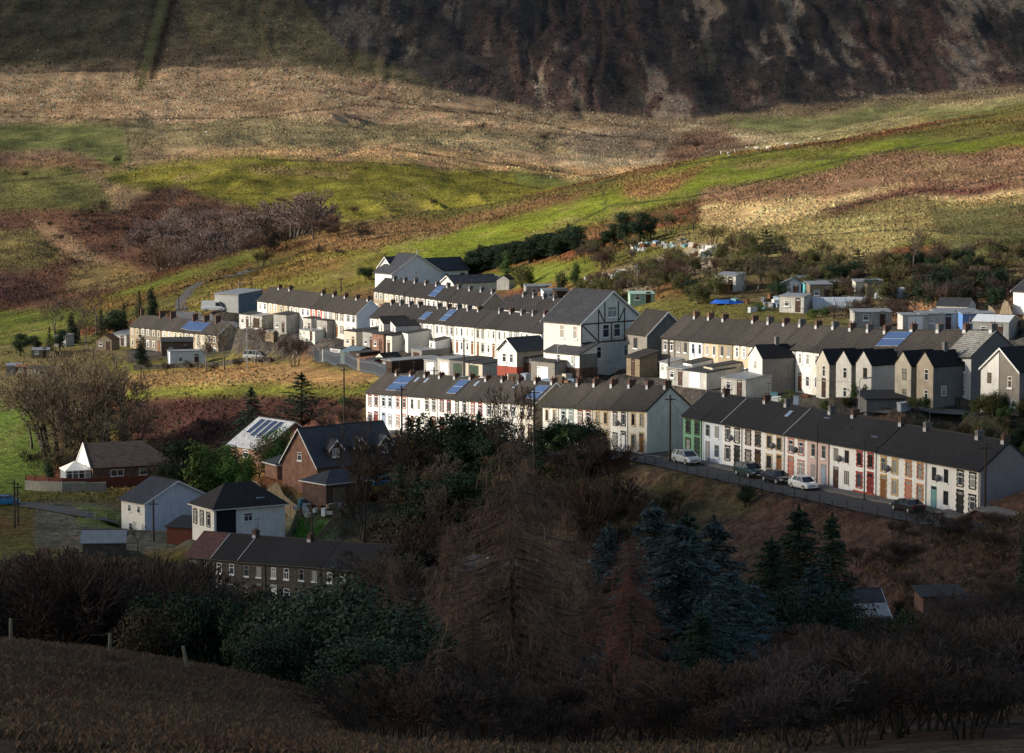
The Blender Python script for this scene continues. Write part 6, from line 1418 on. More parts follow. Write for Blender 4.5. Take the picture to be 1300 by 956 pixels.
def conifer_proto(key, m, bark, n_wh=16, per=9, spray=26, R0=.24, seed=3, droop=.25, size=.012, pointed=1.0, gaps=.15, rise=.15, dens=1):
    """spruce or fir: whorls of drooping boughs, each a flat fan of needled sprays"""
    def mk():
        r = np.random.default_rng(seed); V = []; T = [(np.array([0, 0, -.02]), np.array([0, 0, .5]), .018, .011), (np.array([0, 0, .5]), np.array([0, 0, .97]), .011, .003)]; Q = []
        for w in range(n_wh):
            f = (w + .4) / n_wh; z = .07 + .91 * f
            nb = max(4, int(per * (1 - f * .4))); ph = r.uniform(0, 6.28)
            for k in range(nb):
                if r.random() < gaps: continue
                a = ph + k * 6.283 / nb + r.normal() * .2; L = (R0 * (1 - f) ** pointed + .018) * r.uniform(.62, 1.18); zz = z + r.normal() * .012
                out = np.array([math.cos(a), math.sin(a), 0]); side = np.array([-math.sin(a), math.cos(a), 0]); t = np.linspace(0, 1, 7)[1:]
                def pt(s): return out * L * s + np.array([0, 0, zz]) + np.array([0, 0, 1]) * (rise * L * s - droop * L * s * s * 1.5)
                T.append((pt(0), pt(.5), .004, .0025)); T.append((pt(.5), pt(.95), .0025, .001))
                ns = int(spray * (.35 + .65 * L / R0) * dens); s = r.random(ns) ** .7; wd = (1.02 - s) * .36 * L + .012; off = r.uniform(-1, 1, ns) * wd
                C = np.array([pt(q) for q in s]) + side[None] * off[:, None] + np.c_[np.zeros(ns), np.zeros(ns), -np.abs(off) * .35 + r.normal(size=ns) * .006]
                dr = out[None] * .8 + side[None] * np.sign(off)[:, None] * .7 + np.c_[np.zeros(ns), np.zeros(ns), -.25 + r.normal(size=ns) * .25]; dr /= np.linalg.norm(dr, axis=1)[:, None]
                sz = size * r.uniform(.7, 1.5, ns)[:, None]; up = np.array([[0, 0, 1.]]) + r.normal(size=(ns, 3)) * .35; nb_ = np.cross(dr, up); nb_ /= np.linalg.norm(nb_, axis=1)[:, None]
                V.append(np.stack([C - dr * sz, C - nb_ * sz * .38, C + dr * sz * 1.3, C + nb_ * sz * .38], 1).reshape(-1, 3))
        n = 120; C = np.c_[r.normal(size=(n, 2)) * .008, r.uniform(.86, 1.0, n)]; C[:, :2] *= ((1.02 - C[:, 2:3]) / .1); d = r.normal(size=(n, 3)); d[:, 2] = np.abs(d[:, 2]) + .6; d /= np.linalg.norm(d, axis=1)[:, None]; e = np.cross(d, r.normal(size=(n, 3))); e /= np.linalg.norm(e, axis=1)[:, None]
        V.append(np.stack([C - d * size, C - e * size * .4, C + d * size, C + e * size * .4], 1).reshape(-1, 3)); V = np.concatenate(V)
        return skel_mesh(T, 'trunk', bark, 5), npmesh('crown', V, np.arange(len(V)).reshape(-1, 4), m)
    return cached(('con', key), mk)
BARK = plantmat('bark_grey', (.10, .085, .07), (.06, .05, .04)); BARKD = plantmat('bark_dark', (.045, .035, .028), (.03, .025, .02)); BARKL = plantmat('bark_pale', (.26, .23, .19), (.14, .12, .10))
TWX = plantmat('twigs_pale_brown', (.20, .155, .10), (.13, .10, .065)); TWG = plantmat('twigs_grey', (.12, .095, .07), (.085, .065, .05)); TWB = plantmat('twigs_brown', (.11, .065, .045), (.075, .045, .035)); TWP = plantmat('twigs_purple', (.085, .06, .055), (.06, .042, .038)); TWO = plantmat('twigs_olive', (.17, .145, .06), (.12, .10, .05))
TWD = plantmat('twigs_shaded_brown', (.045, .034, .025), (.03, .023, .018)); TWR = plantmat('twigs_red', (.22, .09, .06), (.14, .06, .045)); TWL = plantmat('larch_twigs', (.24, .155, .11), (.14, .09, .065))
LDG = plantmat('leaf_dark_green', (.012, .028, .014), (.022, .042, .018)); LMG = plantmat('leaf_mid_green', (.035, .075, .02), (.06, .105, .028)); LYG = plantmat('leaf_yellow_green', (.11, .15, .03), (.07, .11, .025)); LOL = plantmat('leaf_olive', (.10, .10, .03), (.065, .07, .025))
LBL = plantmat('needles_blue', (.030, .052, .052), (.065, .095, .095), scale=1.2); LSP = plantmat('needles_green', (.014, .034, .020), (.026, .052, .026), scale=1.2); LRH = plantmat('rhododendron_leaf', (.020, .040, .018), (.048, .068, .034), rough=.6, scale=1.5, spec=.25); LBR = plantmat('ivy_and_brown_leaf', (.035, .04, .02), (.09, .055, .03), scale=1.0)
BARE = [bare_proto('a%d' % i, BARK, m, seed=10 + i, levels=5, spread=.5 + .05 * i, nb=(2, 3), trunk=.26, r0=.02, twig=.0032) for i, m in enumerate((TWG, TWB, TWG, TWP))]
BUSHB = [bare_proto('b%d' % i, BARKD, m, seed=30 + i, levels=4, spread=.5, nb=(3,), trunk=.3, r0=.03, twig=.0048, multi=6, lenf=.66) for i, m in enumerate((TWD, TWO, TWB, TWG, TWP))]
FARB = [bare_proto('f%d' % i, BARK, m, seed=80 + i, levels=5, spread=.62, nb=(2, 3), trunk=.2, r0=.02, twig=.0042, multi=2) for i, m in enumerate((plantmat('twigs_far_grey', (.22, .165, .14), (.15, .115, .095)), plantmat('twigs_far_purple', (.20, .14, .125), (.14, .10, .09)), plantmat('twigs_far_brown', (.17, .105, .07), (.11, .07, .05))))]
PALE = bare_proto('pale', BARKL, TWG, seed=77, levels=5, spread=.42, nb=(2, 3), trunk=.3, r0=.016, twig=.003)
BIG = bare_proto('big', BARKD, TWX, seed=5, levels=6, spread=.5, nb=(2, 3), trunk=.18, r0=.05, twig=.0019, multi=5, lenf=.77)
BIG2 = bare_proto('big2', BARKD, TWX, seed=6, levels=6, spread=.5, nb=(2, 3), trunk=.18, r0=.05, twig=.0019, multi=4, lenf=.77)
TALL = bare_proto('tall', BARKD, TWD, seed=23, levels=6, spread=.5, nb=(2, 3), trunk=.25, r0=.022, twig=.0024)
def plant(name, label, cat, group, proto, pos, h, wx=1.0, rz=None, parts=('trunk', 'crown'), sink=.0, wy=None):
    t = empty(name, (pos[0], pos[1], pos[2] - sink), rg.uniform(0, 6.28) if rz is None else rz, label, cat, group)
    for nm, me in zip(parts, proto):
        if me is None: continue
        o = bpy.data.objects.new(nm, me); COL.objects.link(o); o.parent = t; o.scale = (h * wx, h * (wy or wx), h)
    return t
def at(u, v=None, D=None): return ground(u, v, D) if D is None else ground(u, D=D)
def hpx(pos, px): return (px if px >= 0 else proj(*pos)[1] + px) * pos[1] * .995 / F
def tree(u, v, px, proto, name, label, cat='tree', group=None, wx=1.0, D=None, **k):
    p = at(u, v, D); return plant(name, label, cat, group, proto, p, hpx(p, px), wx, **k)
CON = conifer_proto('std', LSP, BARKD, spray=60, gaps=.05); CON2 = conifer_proto('std2', LSP, BARKD, seed=9, R0=.30, n_wh=16, per=9, size=.016, spray=55, gaps=.05); FAT = leafy_proto('fat', LDG, BARKD, 6500, .018, 'round', 30, 4)
COLM = leafy_proto('col', LDG, BARKD, 5000, .014, 'column', 24, 6); COLG = leafy_proto('colg', LMG, BARKD, 5000, .014, 'column', 24, 7); COLY = leafy_proto('coly', LYG, BARKD, 2000, .022, 'column', 24, 8)
RND = [leafy_proto('r%d' % i, m, BARK, 6000, .018, 'round', 26, 20 + i) for i, m in enumerate((LMG, LOL, LDG, LYG))]
BSH = [leafy_proto('s%d' % i, m, BARK, 5500, .021, 'bush', 26, 40 + i) for i, m in enumerate((LMG, LOL, LDG, LYG, LBR))]

HG = plantmat('hedge_green', (.05, .12, .022), (.085, .15, .035)); HGC = leafy_proto('hgc', HG, BARKD, 5000, .014, 'column', 24, 17); HGR = leafy_proto('hgr', HG, BARKD, 6000, .018, 'round', 26, 27)
# --- upper left: conifers round the far stone terrace
for i, (u, v, px, pr, wx) in enumerate([(26, 452, 30, FAT, 1.0), (45, 450, 24, FAT, 1.2), (63, 448, 34, CON2, 1.0), (76, 447, 30, FAT, 1.0), (92, 436, 40, COLM, 1.4), (129, 436, 44, CON2, 1.1), (146, 436, 44, FAT, 1.0), (158, 434, 48, CON2, 1.0), (177, 404, 36, CON, 1.2), (193, 402, 38, COLM, 1.3)]):
    tree(u, v, px, pr, 'conifer', 'dark evergreen in the clump beside the far stone terrace', 'conifer', 'dark evergreens by the far stone terrace', wx)
tree(180, 466, 42, COLM, 'cypress', 'dark columnar cypress in front of the far stone terrace', 'tree', None, 1.3)
for u, v, px, pr in ((72, 440, 66, 0), (100, 432, 58, 2), (122, 425, 66, 1), (109, 440, 50, 3)):
    tree(u, v, px, BARE[pr], 'bare_tree', 'tall leafless sapling above the dark evergreens', 'tree', 'leafless saplings on the upper slope')
tree(285, 470, 64, PALE, 'bare_tree', 'pale-stemmed leafless tree in front of the far stone terrace'); tree(262, 470, 48, PALE, 'bare_tree', 'leafless tree behind the pale blue box shed'); tree(324, 462, 60, PALE, 'bare_tree', 'thin pale leafless tree beside the grey street lamp', 'tree')
p = ground(375, 466); plant('bare_shrub', 'rounded purple-brown leafless shrub at the end of the palisade', 'shrub', None, BUSHB[4], p, hpx(p, 46), .9)
for k, (u, v, px) in enumerate([(215, 474, 16), (245, 474, 18), (300, 470, 16), (330, 466, 14), (190, 472, 14), (270, 474, 14)]):
    p = ground(u, v); plant('bare_shrub', 'low scrubby shrub along the dark field wall', 'shrub', 'shrubs along the field wall', BUSHB[0], p, hpx(p, px), 1.2)
# --- big leafless tree and thicket on the left
p = ground(104, D=492); plant('bare_tree', 'large many-stemmed leafless tree on the green bank', 'tree', None, BIG, p, 22.5, 1.0)
for k, (u, D_, h, wx) in enumerate([(66, 494, 18.5, 1.0), (146, 496, 19.5, .9), (122, 484, 15, 1.1)]):
    p = ground(u, D=D_); plant('bare_tree', ['many-stemmed leafless tree nearest the green field', 'many-stemmed leafless tree above the bungalow roof', 'lower many-stemmed leafless tree behind the bungalow'][k], 'tree', None, [BIG2, BIG2, BIG][k], p, h, wx)
for k, (u, D_, h, wx) in enumerate([(58, 488, 14, 1), (140, 486, 15, .9), (160, 500, 16, .9), (82, 480, 11, 1.1), (125, 478, 10, 1.2), (40, 500, 11, 1.2), (175, 484, 12, 1)]):
    p = ground(u, D=D_); plant('bare_tree', 'smaller leafless tree crowding the large many-stemmed one', 'tree', 'leafless trees round the large many-stemmed one', BARE[k % 4], p, h, wx)
for k in range(16):
    u = 40 + k * 10 + rg.uniform(-4, 4); p = ground(u, D=rg.uniform(470, 480)); plant('bare_shrub', 'brown leafless shrub under the large many-stemmed tree', 'shrub', 'shrubs on the bank behind the bungalow', BUSHB[[0, 3, 1][k % 3]], p, rg.uniform(3, 5.5), 1.1)
for k in range(22):
    u = rg.uniform(185, 455); D_ = rg.uniform(440, 500) if u < 340 else rg.uniform(420, 455); p = ground(u, D=D_); plant('bare_shrub', 'dark red-brown shrub on the shady bank below the field', 'shrub', 'shrubs on the shady bank', BUSHB[[2, 4, 0][k % 3]], p, rg.uniform(2, 4), 1.3)
tree(383, 533, -472, conifer_proto('pine', LSP, BARKD, seed=14, R0=.42, n_wh=13, per=9, size=.02, spray=70, pointed=.8, rise=.35, droop=.1), 'pine', 'spreading green pine at the field edge behind the solar house', 'conifer', None, 1.5, D=474)
tree(320, 545, -490, CON2, 'spruce', 'smaller green spruce beside the pale solar roof', 'conifer', None, 1.6, D=472)
tree(300, 560, -556, RND[0], 'evergreen_tree', 'green bushy tree tucked behind the solar house', 'tree', None, 1.0, D=462)
for k, (u, v, px, pr, wx) in enumerate([(229, 600, -555, FAT, .9), (249, 606, -554, COLY, 1.3), (262, 606, -562, HGC, 1.8), (277, 608, -562, HGR, .85), (292, 610, -562, HGC, 1.9), (303, 608, -570, HGR, .9)]):
    tree(u, v, px, pr, 'garden_conifer', ['dark bushy conifer at the end of the garden hedge', 'yellow-green pointed conifer in the garden hedge', 'green conifer beside the yellow-green one', 'leafy green tree in the middle of the garden hedge', 'broad clipped green conifer in the garden hedge', 'dark tree at the brick house end of the hedge'][k], 'tree', None, wx, D=[432, 426, 431, 430, 428, 426][k])
for k, (u, px) in enumerate([(226, 18), (240, 16), (254, 16), (268, 14), (285, 16)]): tree(u, 0, px, BSH[[0, 3, 3, 1, 0][k]], 'garden_shrub', 'low rounded shrub below the garden hedge', 'shrub', 'shrubs below the garden hedge', 1.1, D=421)
tree(357, 590, -540, HGR, 'evergreen_tree', 'rounded green tree before the solar panels', 'tree', None, 1.1, D=428)
tree(326, 600, -548, BARE[1], 'bare_tree', 'small leafless tree before the solar house', 'tree', None, .8, D=424)
tree(466, 690, -528, TALL, 'bare_tree', 'tall dark leafless tree in front of the slate dormers', 'tree', None, .5, D=350)
tree(65, 672, 42, bare_proto('red', BARKD, TWR, seed=61, levels=5, spread=.6, nb=(3,), trunk=.24, r0=.02, twig=.0032), 'bare_tree', 'reddish leafless tree by the lane telegraph poles', 'tree', None, 1.2, D=372)
tree(175, 690, 42, BARE[2], 'bare_tree', 'small leafless tree before the white gabled house', 'tree', None, .8, D=380)
tree(362, 700, 40, BARE[0], 'bare_tree', 'slender leafless tree at the hipped house corner', 'tree', None, .7, D=368)
tree(62, 602, 26, COLM, 'conifer', 'dark evergreen beside the conservatory', 'tree', None, 1.8, D=466)
# --- ravine thicket beyond the village
for k in range(120):
    f = k / 119; u = 200 + f * 205 + rg.normal() * 10; D_ = rg.uniform(970, 1230) - f * 130; p = ground(u, D=D_); plant('bare_tree', 'grey-brown leafless tree in the ravine thicket', 'tree', 'trees of the ravine thicket', FARB[[1, 0, 1, 2][k % 4]], p, rg.uniform(9, 16), 1.1)
tree(222, 283, 50, BARE[2], 'bare_tree', 'dark twisted tree at the upper end of the ravine thicket', 'tree', None, 1.0); tree(398, 306, 48, BARE[0], 'bare_tree', 'leafless tree standing clear at the lower end of the ravine', 'tree', None, 1.0)
for k in range(40):
    u = rg.uniform(60, 480); p = ground(u, rg.uniform(262, 330)); plant('bare_shrub', 'dark scrubby shrub in the bracken by the ravine', 'shrub', 'shrubs in the ravine bracken', BUSHB[[0, 4, 2][k % 3]], p, rg.uniform(2, 5), 1.4)
for k, (u, v) in enumerate([(610, 168), (150, 210), (97, 340), (33, 228), (690, 182), (885, 192), (330, 342), (345, 322), (352, 318), (130, 268), (550, 265)]):
    p = ground(u, v); plant('bare_shrub', 'lone dark shrub on the open moor', 'shrub', 'lone shrubs on the moor', BUSHB[0], p, rg.uniform(4, 8), 1.1)
# --- dark spruce belt and gardens behind the village
for k in range(40):
    f = k / 39; tree(594 + f * 138, 348 - f * 30 + rg.normal() * 2, rg.uniform(24, 33), [CON2, COLM, FAT, FAT][k % 4], 'spruce', 'dark spruce in the belt beside the white hall', 'conifer', 'dark spruce belt', [2.0, 2.8, 1.5, 1.7][k % 4])
for u, v, px in ((778, 316, 34), (795, 314, 46), (812, 312, 44), (826, 305, 30), (768, 318, 24)): tree(u, v, px, FAT, 'pine', 'dark pine above the allotment junk', 'conifer', 'dark pines above the allotments', 1.0)
tree(642, 350, 30, COLG, 'cypress', 'bright green cypress below the spruce belt', 'tree', None, 1.8); tree(664, 366, 34, BSH[1], 'shrub', 'rounded olive shrub below the spruce belt', 'shrub', None, .9)
tree(713, 370, 26, leafy_proto('hd', LDG, BARKD, 1800, .03, 'hedge', 20, 66), 'clipped_conifer', 'dark clipped block-shaped conifer', 'tree', None, .9); tree(731, 360, 28, COLG, 'cypress', 'green cypress behind the clipped block', 'tree', None, 1.7); tree(738, 376, 26, BSH[1], 'shrub', 'olive shrub beside the clipped block', 'shrub', None, .9)
tree(502, 380, 22, BSH[2], 'shrub', 'dark shrub before the left end of the white hall', 'shrub', None, .8); tree(531, 382, 26, RND[2], 'shrub', 'dark evergreen before the white hall gable', 'shrub', None, .9); tree(466, 356, 18, BSH[2], 'shrub', 'dark gorse on the green slope by the white hall', 'shrub', None, 1.4)
for k in range(120):
    f = rg.random(); u = 745 + f * 330; v = 388 - f * 4 - rg.random() * 66 * (1 if u < 985 else .7) - (8 if u > 900 else 0); 
    if 755 < u < 900 and abs(v - (356 - (u - 755) * .27)) < 9: v += 18
    tree(u, v, rg.uniform(17, 32), [BSH[1], BUSHB[1], BUSHB[3], BUSHB[1], BSH[1], BUSHB[2]][k % 6], 'shrub', 'olive-brown shrub among the allotments', 'shrub', 'shrubs among the allotments', rg.uniform(.8, 1.1))
tree(877, 378, 26, BSH[2], 'shrub', 'dark green shrub above the buff terrace', 'shrub', None, 1.0); tree(880, 292, 40, BARE[0], 'bare_tree', 'leafless tree at the foot of the pale grass slope', 'tree', None, 1.0); tree(852, 296, 30, BUSHB[1], 'bare_tree', 'olive leafless shrub behind the upper allotments', 'shrub', None, 1.3)
for u, v, px, i in ((962, 372, 52, 0), (944, 372, 46, 2), (1004, 360, 38, 1), (985, 366, 40, 3)): tree(u, v, px, BARE[i], 'bare_tree', 'leafless tree beside the cream allotment shed', 'tree', 'leafless allotment trees', 1.1)
tree(973, 338, 46, conifer_proto('cedar', LDG, BARKD, seed=19, R0=.55, n_wh=9, per=9, size=.03, pointed=.45, rise=.25, droop=.1, spray=40), 'pine', 'broad dark pine above the allotments', 'conifer', None, 1.0)
tree(1089, 362, 46, conifer_proto('pine2', LSP, BARKD, seed=21, R0=.42, n_wh=11, per=9, size=.025, pointed=.6, rise=.3, droop=.1, spray=36), 'pine', 'dark green pine standing alone behind the cream shed', 'conifer', None, 1.0)
for k in range(90):
    u = rg.uniform(985, 1310); v = 388 - rg.random() * 62 * (.5 + .5 * (u - 1000) / 300) - (6 if u > 1200 else 0)
    tree(u, v, rg.uniform(16, 34), [BUSHB[3], BUSHB[2], BSH[2], BUSHB[0], BSH[1], BUSHB[1]][k % 6], 'shrub', 'shrub on the scrubby slope above the back lane', 'shrub', 'shrubs on the scrubby slope', 1.05)
for k in range(26):
    tree(rg.uniform(1172, 1268), rg.uniform(374, 397), rg.uniform(28, 46), [BSH[2], BUSHB[4], BSH[2], BUSHB[0]][k % 4], 'shrub', 'dark shrub in the dense thicket behind the garages', 'shrub', 'dark thicket behind the garages', .95)
tree(1158, 350, 60, BARE[0], 'bare_tree', 'leafless tree on the slope over the polytunnels', 'tree', None, 1.2); tree(1200, 352, 50, BARE[1], 'bare_tree', 'brown leafless tree above the dark thicket', 'tree', None, 1.2)
for k in range(20): tree(rg.uniform(1058, 1150), rg.uniform(396, 406), rg.uniform(12, 20), BUSHB[[4, 2, 3][k % 3]], 'shrub', 'purple-brown bramble below the polytunnel', 'shrub', 'brambles below the polytunnel', 1.2)
for u, v, px, i in ((1000, 388, 10, 3), (1032, 404, 12, 3), (962, 395, 12, 3), (1048, 402, 13, 0)): tree(u, v, px, BSH[i], 'shrub', 'bright green garden shrub in the allotments', 'shrub', 'bright garden shrubs in the allotments', 1.3)
# --- among the houses
tree(1001, 506, 34, RND[3], 'evergreen_tree', 'yellow-green bushy tree between cream rear wings', 'tree', None, 1.0, D=354); 
for k, (u, px) in enumerate([(1084, 30), (1098, 28), (1109, 22)]): tree(u, 0, px, COLG, 'cypress', ['tallest green cypress in front of the rear wings', 'middle green cypress beside the lane lamp', 'smallest green cypress by the veranda wing'][k], 'tree', None, 1.6, D=343)
tree(1049, 0, 15, BSH[3], 'shrub', 'yellow-green shrub behind the shaded ridge', 'shrub', None, 1.0, D=344); tree(1075, 0, 13, BSH[1], 'shrub', 'olive shrub beside the green cypresses', 'shrub', None, 1.0, D=342)
for k, (u, D_, px) in enumerate([(1250, 326, 34), (1270, 324, 40), (1288, 322, 38), (1238, 328, 26), (1160, 332, 18), (1174, 334, 14), (1300, 320, 40), (1262, 318, 34), (1240, 310, 26), (1255, 307, 28), (1272, 306, 30), (1290, 305, 32), (1310, 306, 34), (1225, 314, 18), (1205, 318, 14), (1190, 320, 14), (1245, 316, 24), (1280, 312, 30)]): tree(u, 0, px, BSH[[1, 2, 1, 0, 1, 0, 2, 1][k % 8]], 'shrub', 'green-brown ivy shrub behind the shaded terrace', 'shrub', 'ivy shrubs behind the shaded terrace', 1.1, D=D_)
tree(760, 482, 34, BUSHB[3], 'bare_shrub', 'leafless shrub against the timbered building', 'shrub', None, .8, D=392); tree(800, 486, 14, BSH[0], 'shrub', 'green shrub beside the caravan', 'shrub', None, 1.6, D=382)
for k, (u, D_, px) in enumerate([(560, 470, 14), (505, 480, 12), (437, 468, 12), (455, 460, 10)]): tree(u, 0, px, BSH[0], 'shrub', 'small green shrub among the garages', 'shrub', 'shrubs among the garages', 1.3, D=D_)
for k in range(26):
    tree(rg.uniform(1215, 1335), 0, rg.uniform(16, 28), BSH[[1, 2, 4, 0][k % 4]], 'shrub', 'green-brown ivy shrub on the bank behind the end gable', 'shrub', 'ivy shrubs on the bank behind the end gable', 1.2, D=rg.uniform(309, 320))
# --- trees in front of the long white terrace
for k, (u, D_, px, pr, wx) in enumerate([(519, 392, 108, CON, 1.6), (532, 394, 98, COLM, 1.6), (547, 390, 90, CON2, 1.5), (562, 384, 98, COLM, 1.6), (578, 384, 84, COLM, 1.8), (592, 380, 90, FAT, 1.0), (608, 378, 88, CON2, 1.5), (624, 376, 80, FAT, 1.1), (508, 372, 110, CON, 1.3), (530, 365, 96, CON2, 1.2), (548, 360, 90, FAT, 1.1), (572, 358, 86, COLM, 1.8), (596, 356, 80, FAT, 1.2), (620, 354, 76, COLG, 1.8), (500, 352, 90, CON2, 1.2), (520, 345, 80, FAT, 1.1)]):
    tree(u, 0, px, pr, 'conifer', 'tall dark conifer in the belt before the long white terrace', 'conifer', 'conifer belt before the long white terrace', wx, D=D_)
for k, (u, D_, px, i) in enumerate([(640, 370, 74, 2), (656, 368, 60, 2), (676, 366, 48, 2), (694, 365, 54, 2), (709, 364, 56, 2), (722, 363, 56, 0), (736, 362, 54, 2), (750, 360, 50, 2), (762, 358, 36, 4), (680, 356, 56, 4), (702, 354, 50, 2), (724, 352, 48, 4), (745, 350, 42, 2), (655, 352, 60, 4), (635, 350, 64, 2), (668, 342, 56, 2), (700, 340, 50, 4), (730, 338, 44, 1)]):
    tree(u, 0, px, RND[i] if i < 4 else BSH[4], 'evergreen_tree', 'dark rounded evergreen below the middle terrace', 'tree', 'dark evergreens below the middle terrace', 1.15, D=D_)
tree(475, 0, 60, BUSHB[2], 'bare_shrub', 'red-brown leafless shrub at the far end of the long white terrace', 'shrub', None, 1.0, D=400)
tree(650, 0, -470, BARE[1], 'bare_tree', 'dark leafless sapling before the solar roofs', 'tree', None, .5, D=358); tree(632, 0, -482, BARE[3], 'bare_tree', 'second leafless sapling before the white terrace', 'tree', None, .5, D=362)
tree(946, 0, 30, FAT, 'conifer', 'round dark bush against the street railing', 'shrub', None, 1.25, D=319)
def mass(n, u0, u1, d0, d1, h0, h1, protos, label, group, name='bare_shrub', cat='shrub', wx=(.9, 1.3), vmax=None):
    for k in range(n):
        u = rg.uniform(u0, u1); D_ = rg.uniform(d0, d1); p = ground(u, D=D_); plant(name, label, cat, group, protos[k % len(protos)], p, rg.uniform(h0, h1), rg.uniform(*wx))
mass(60, 520, 780, 295, 350, 4, 9, [BUSHB[0], BUSHB[2], BARE[3], BUSHB[4], BARE[1]], 'brown leafless scrub on the bank below the middle terrace', 'scrub on the middle bank', 'scrub_bush')
mass(30, 770, 860, 290, 338, 1.5, 3.5, [BUSHB[1], BUSHB[2], BUSHB[0]], 'olive scrub on the bank under the corner pole', 'scrub under the corner pole', 'scrub_bush')
mass(90, 770, 1290, 250, 292, 1.2, 2.4, [BUSHB[2], BUSHB[0], BUSHB[4]], 'low brown bramble on the bank below the railing', 'brambles below the railing', 'bramble', wx=(1.3, 2.0))
mass(34, 470, 580, 320, 385, 5, 10, [BUSHB[0], BUSHB[3], BARE[0], BSH[4]], 'leafless scrub beside the dark stone terrace', 'scrub beside the dark stone terrace', 'scrub_bush')
def massv(n, u0, u1, d0, d1, top, protos, label, group, name, cat='shrub', wx=(.9, 1.2), hmin=1.5):
    for k in range(n):
        u = rg.uniform(u0, u1); D_ = rg.uniform(d0, d1); p = ground(u, D=D_); h = hpx(p, proj(*p)[1] - np.interp(u, [t[0] for t in top], [t[1] for t in top]) + abs(rg.normal()) * -14 - 2)
        plant(name, label, cat, group, protos[k % len(protos)], p, max(h, hmin), rg.uniform(*wx) * min(1, 9 / max(h, 1)) ** .3)
LT = [(-30, 700), (60, 690), (120, 700), (190, 692), (225, 712), (245, 745), (330, 752), (480, 752)]
massv(44, -20, 245, 215, 320, LT, [BUSHB[0], BUSHB[3], BUSHB[0], BUSHB[2]], 'tangled leafless thorn in the thicket below the valley lane', 'thicket below the valley lane', 'thorn_bush')
massv(24, -20, 225, 325, 352, LT, [BUSHB[0], BUSHB[3], BUSHB[1]], 'thorn bush edging the valley lane', 'thorns edging the valley lane', 'thorn_bush', hmin=2)
massv(26, 240, 500, 225, 320, LT, [BUSHB[0], BARE[3], BUSHB[3]], 'leafless thorn below the dark stone terrace', 'thorns below the dark stone terrace', 'thorn_bush')
for k, (u, D_, tp) in enumerate([(236, 205, 752), (262, 200, 745), (290, 205, 752), (318, 195, 762), (345, 200, 750), (210, 215, 745), (372, 215, 752), (275, 222, 740), (305, 224, 735), (355, 230, 738), (180, 200, 765), (330, 180, 780)]):
    p = ground(u, D=D_); plant('evergreen_shrub', 'dark yew-like evergreen before the stone terrace', 'shrub', 'dark evergreens before the stone terrace', leafy_proto('yw%d' % (k % 2), LDG if k % 2 else LBR, BARKD, 7000, .022, 'bush', 40, 90 + k % 2), p, hpx(p, proj(*p)[1] - tp), .85)
# rhododendron
for k, (u, D_, h, w_) in enumerate([(430, 165, 7.6, 1.1), (500, 162, 6.8, 1.2), (560, 160, 4.6, 1.3), (380, 170, 6.0, 1.1), (465, 150, 4.2, 1.5), (350, 160, 3.6, 1.2)]):
    p = ground(u, D=D_); pr = leafy_proto('rh%d' % (k % 2), LRH, BARKD, 14000, .017, 'bush', 60, 70 + k % 2)
    plant('rhododendron', ['tallest rhododendron in the glossy clump near the fence posts', 'broad glossy rhododendron beside the tallest one', 'low rhododendron reaching towards the larch', 'rhododendron next to the dark evergreens', 'low front rhododendron of the glossy clump', 'small rhododendron by the bracken slope'][k], 'shrub', None, pr, p, h, w_)
# --- the big larch: bare, with hanging orange-brown twigs
def larch(seed, n_wh=34, R0=.30, twl=TWL, hang=1.0, nsp=22):
    def mk():
        r = np.random.default_rng(seed); A = []; B = []; A.append((np.array([0, 0, -.03]), np.array([.004, 0, .45]), .017, .010)); A.append((np.array([.004, 0, .45]), np.array([0, 0, 1.]), .010, .0012))
        for w in range(n_wh):
            f = (w + .5) / n_wh; z = .10 + .88 * f; nb = 6 if f < .8 else 4; ph = r.uniform(0, 6.28)
            for k in range(nb):
                a = ph + k * 6.283 / nb + r.normal() * .3; L = (R0 * (1 - f) ** .75 + .02) * r.uniform(.55, 1.2); o = np.array([math.cos(a), math.sin(a), 0]); s = np.array([-math.sin(a), math.cos(a), 0]); bend = r.normal() * .12; tip = r.uniform(.0, .35)
                pt = lambda t: o * L * t + s * bend * L * t * t + np.array([0, 0, z - .10 * L * t - .42 * L * t * t * (1 - tip * t) + .22 * L * t ** 4])
                m = 6
                for i in range(m): A.append((pt(i / m), pt((i + 1) / m), .0062 * (1 - i / m) * (1 - f * .6) + .0011, .0062 * (1 - (i + 1) / m) * (1 - f * .6) + .0008))
                for _ in range(int(nsp * (.3 + L / R0))):
                    t = r.uniform(.12, 1.0); p0 = pt(t); sd_ = r.choice([-1, 1]); ln = L * r.uniform(.12, .34) * (1.15 - t * .6)
                    q1 = p0 + (o * .55 + s * sd_ * r.uniform(.4, 1.1)) * ln * .5 + np.array([0, 0, -.10 * ln]); q2 = q1 + (o * .3 + s * sd_ * .3) * ln * .4 + np.array([0, 0, -hang * ln * r.uniform(.3, .8)])
                    B.append((p0, q1, .0011, .0008)); B.append((q1, q2, .0008, .0006))
                    for __ in range(3):
                        e = q1 + (q2 - q1) * r.random(); g_ = r.normal(size=3) * .022 + np.array([0, 0, -.022 * hang]); B.append((e, e + g_, .0007, .0005))
        return skel_mesh(A, 'trunk', plantmat('larch_bark', (.10, .068, .05), (.065, .045, .035)), 4), skel_mesh(B, 'crown', twl, 3)
    return cached(('larch', seed, R0), mk)
p = ground(650, D=150); plant('larch', 'tall bare orange-brown larch in the middle of the valley edge', 'tree', None, larch(4, 27, .46, nsp=24), p, hpx(p, -536), 1.0)
p = ground(800, D=128); plant('larch', 'smaller bare reddish larch beside the blue spruce', 'tree', None, larch(8, 22, .34, TWR, .8, 20), p, hpx(p, proj(*p)[1] - 668), 1.0)
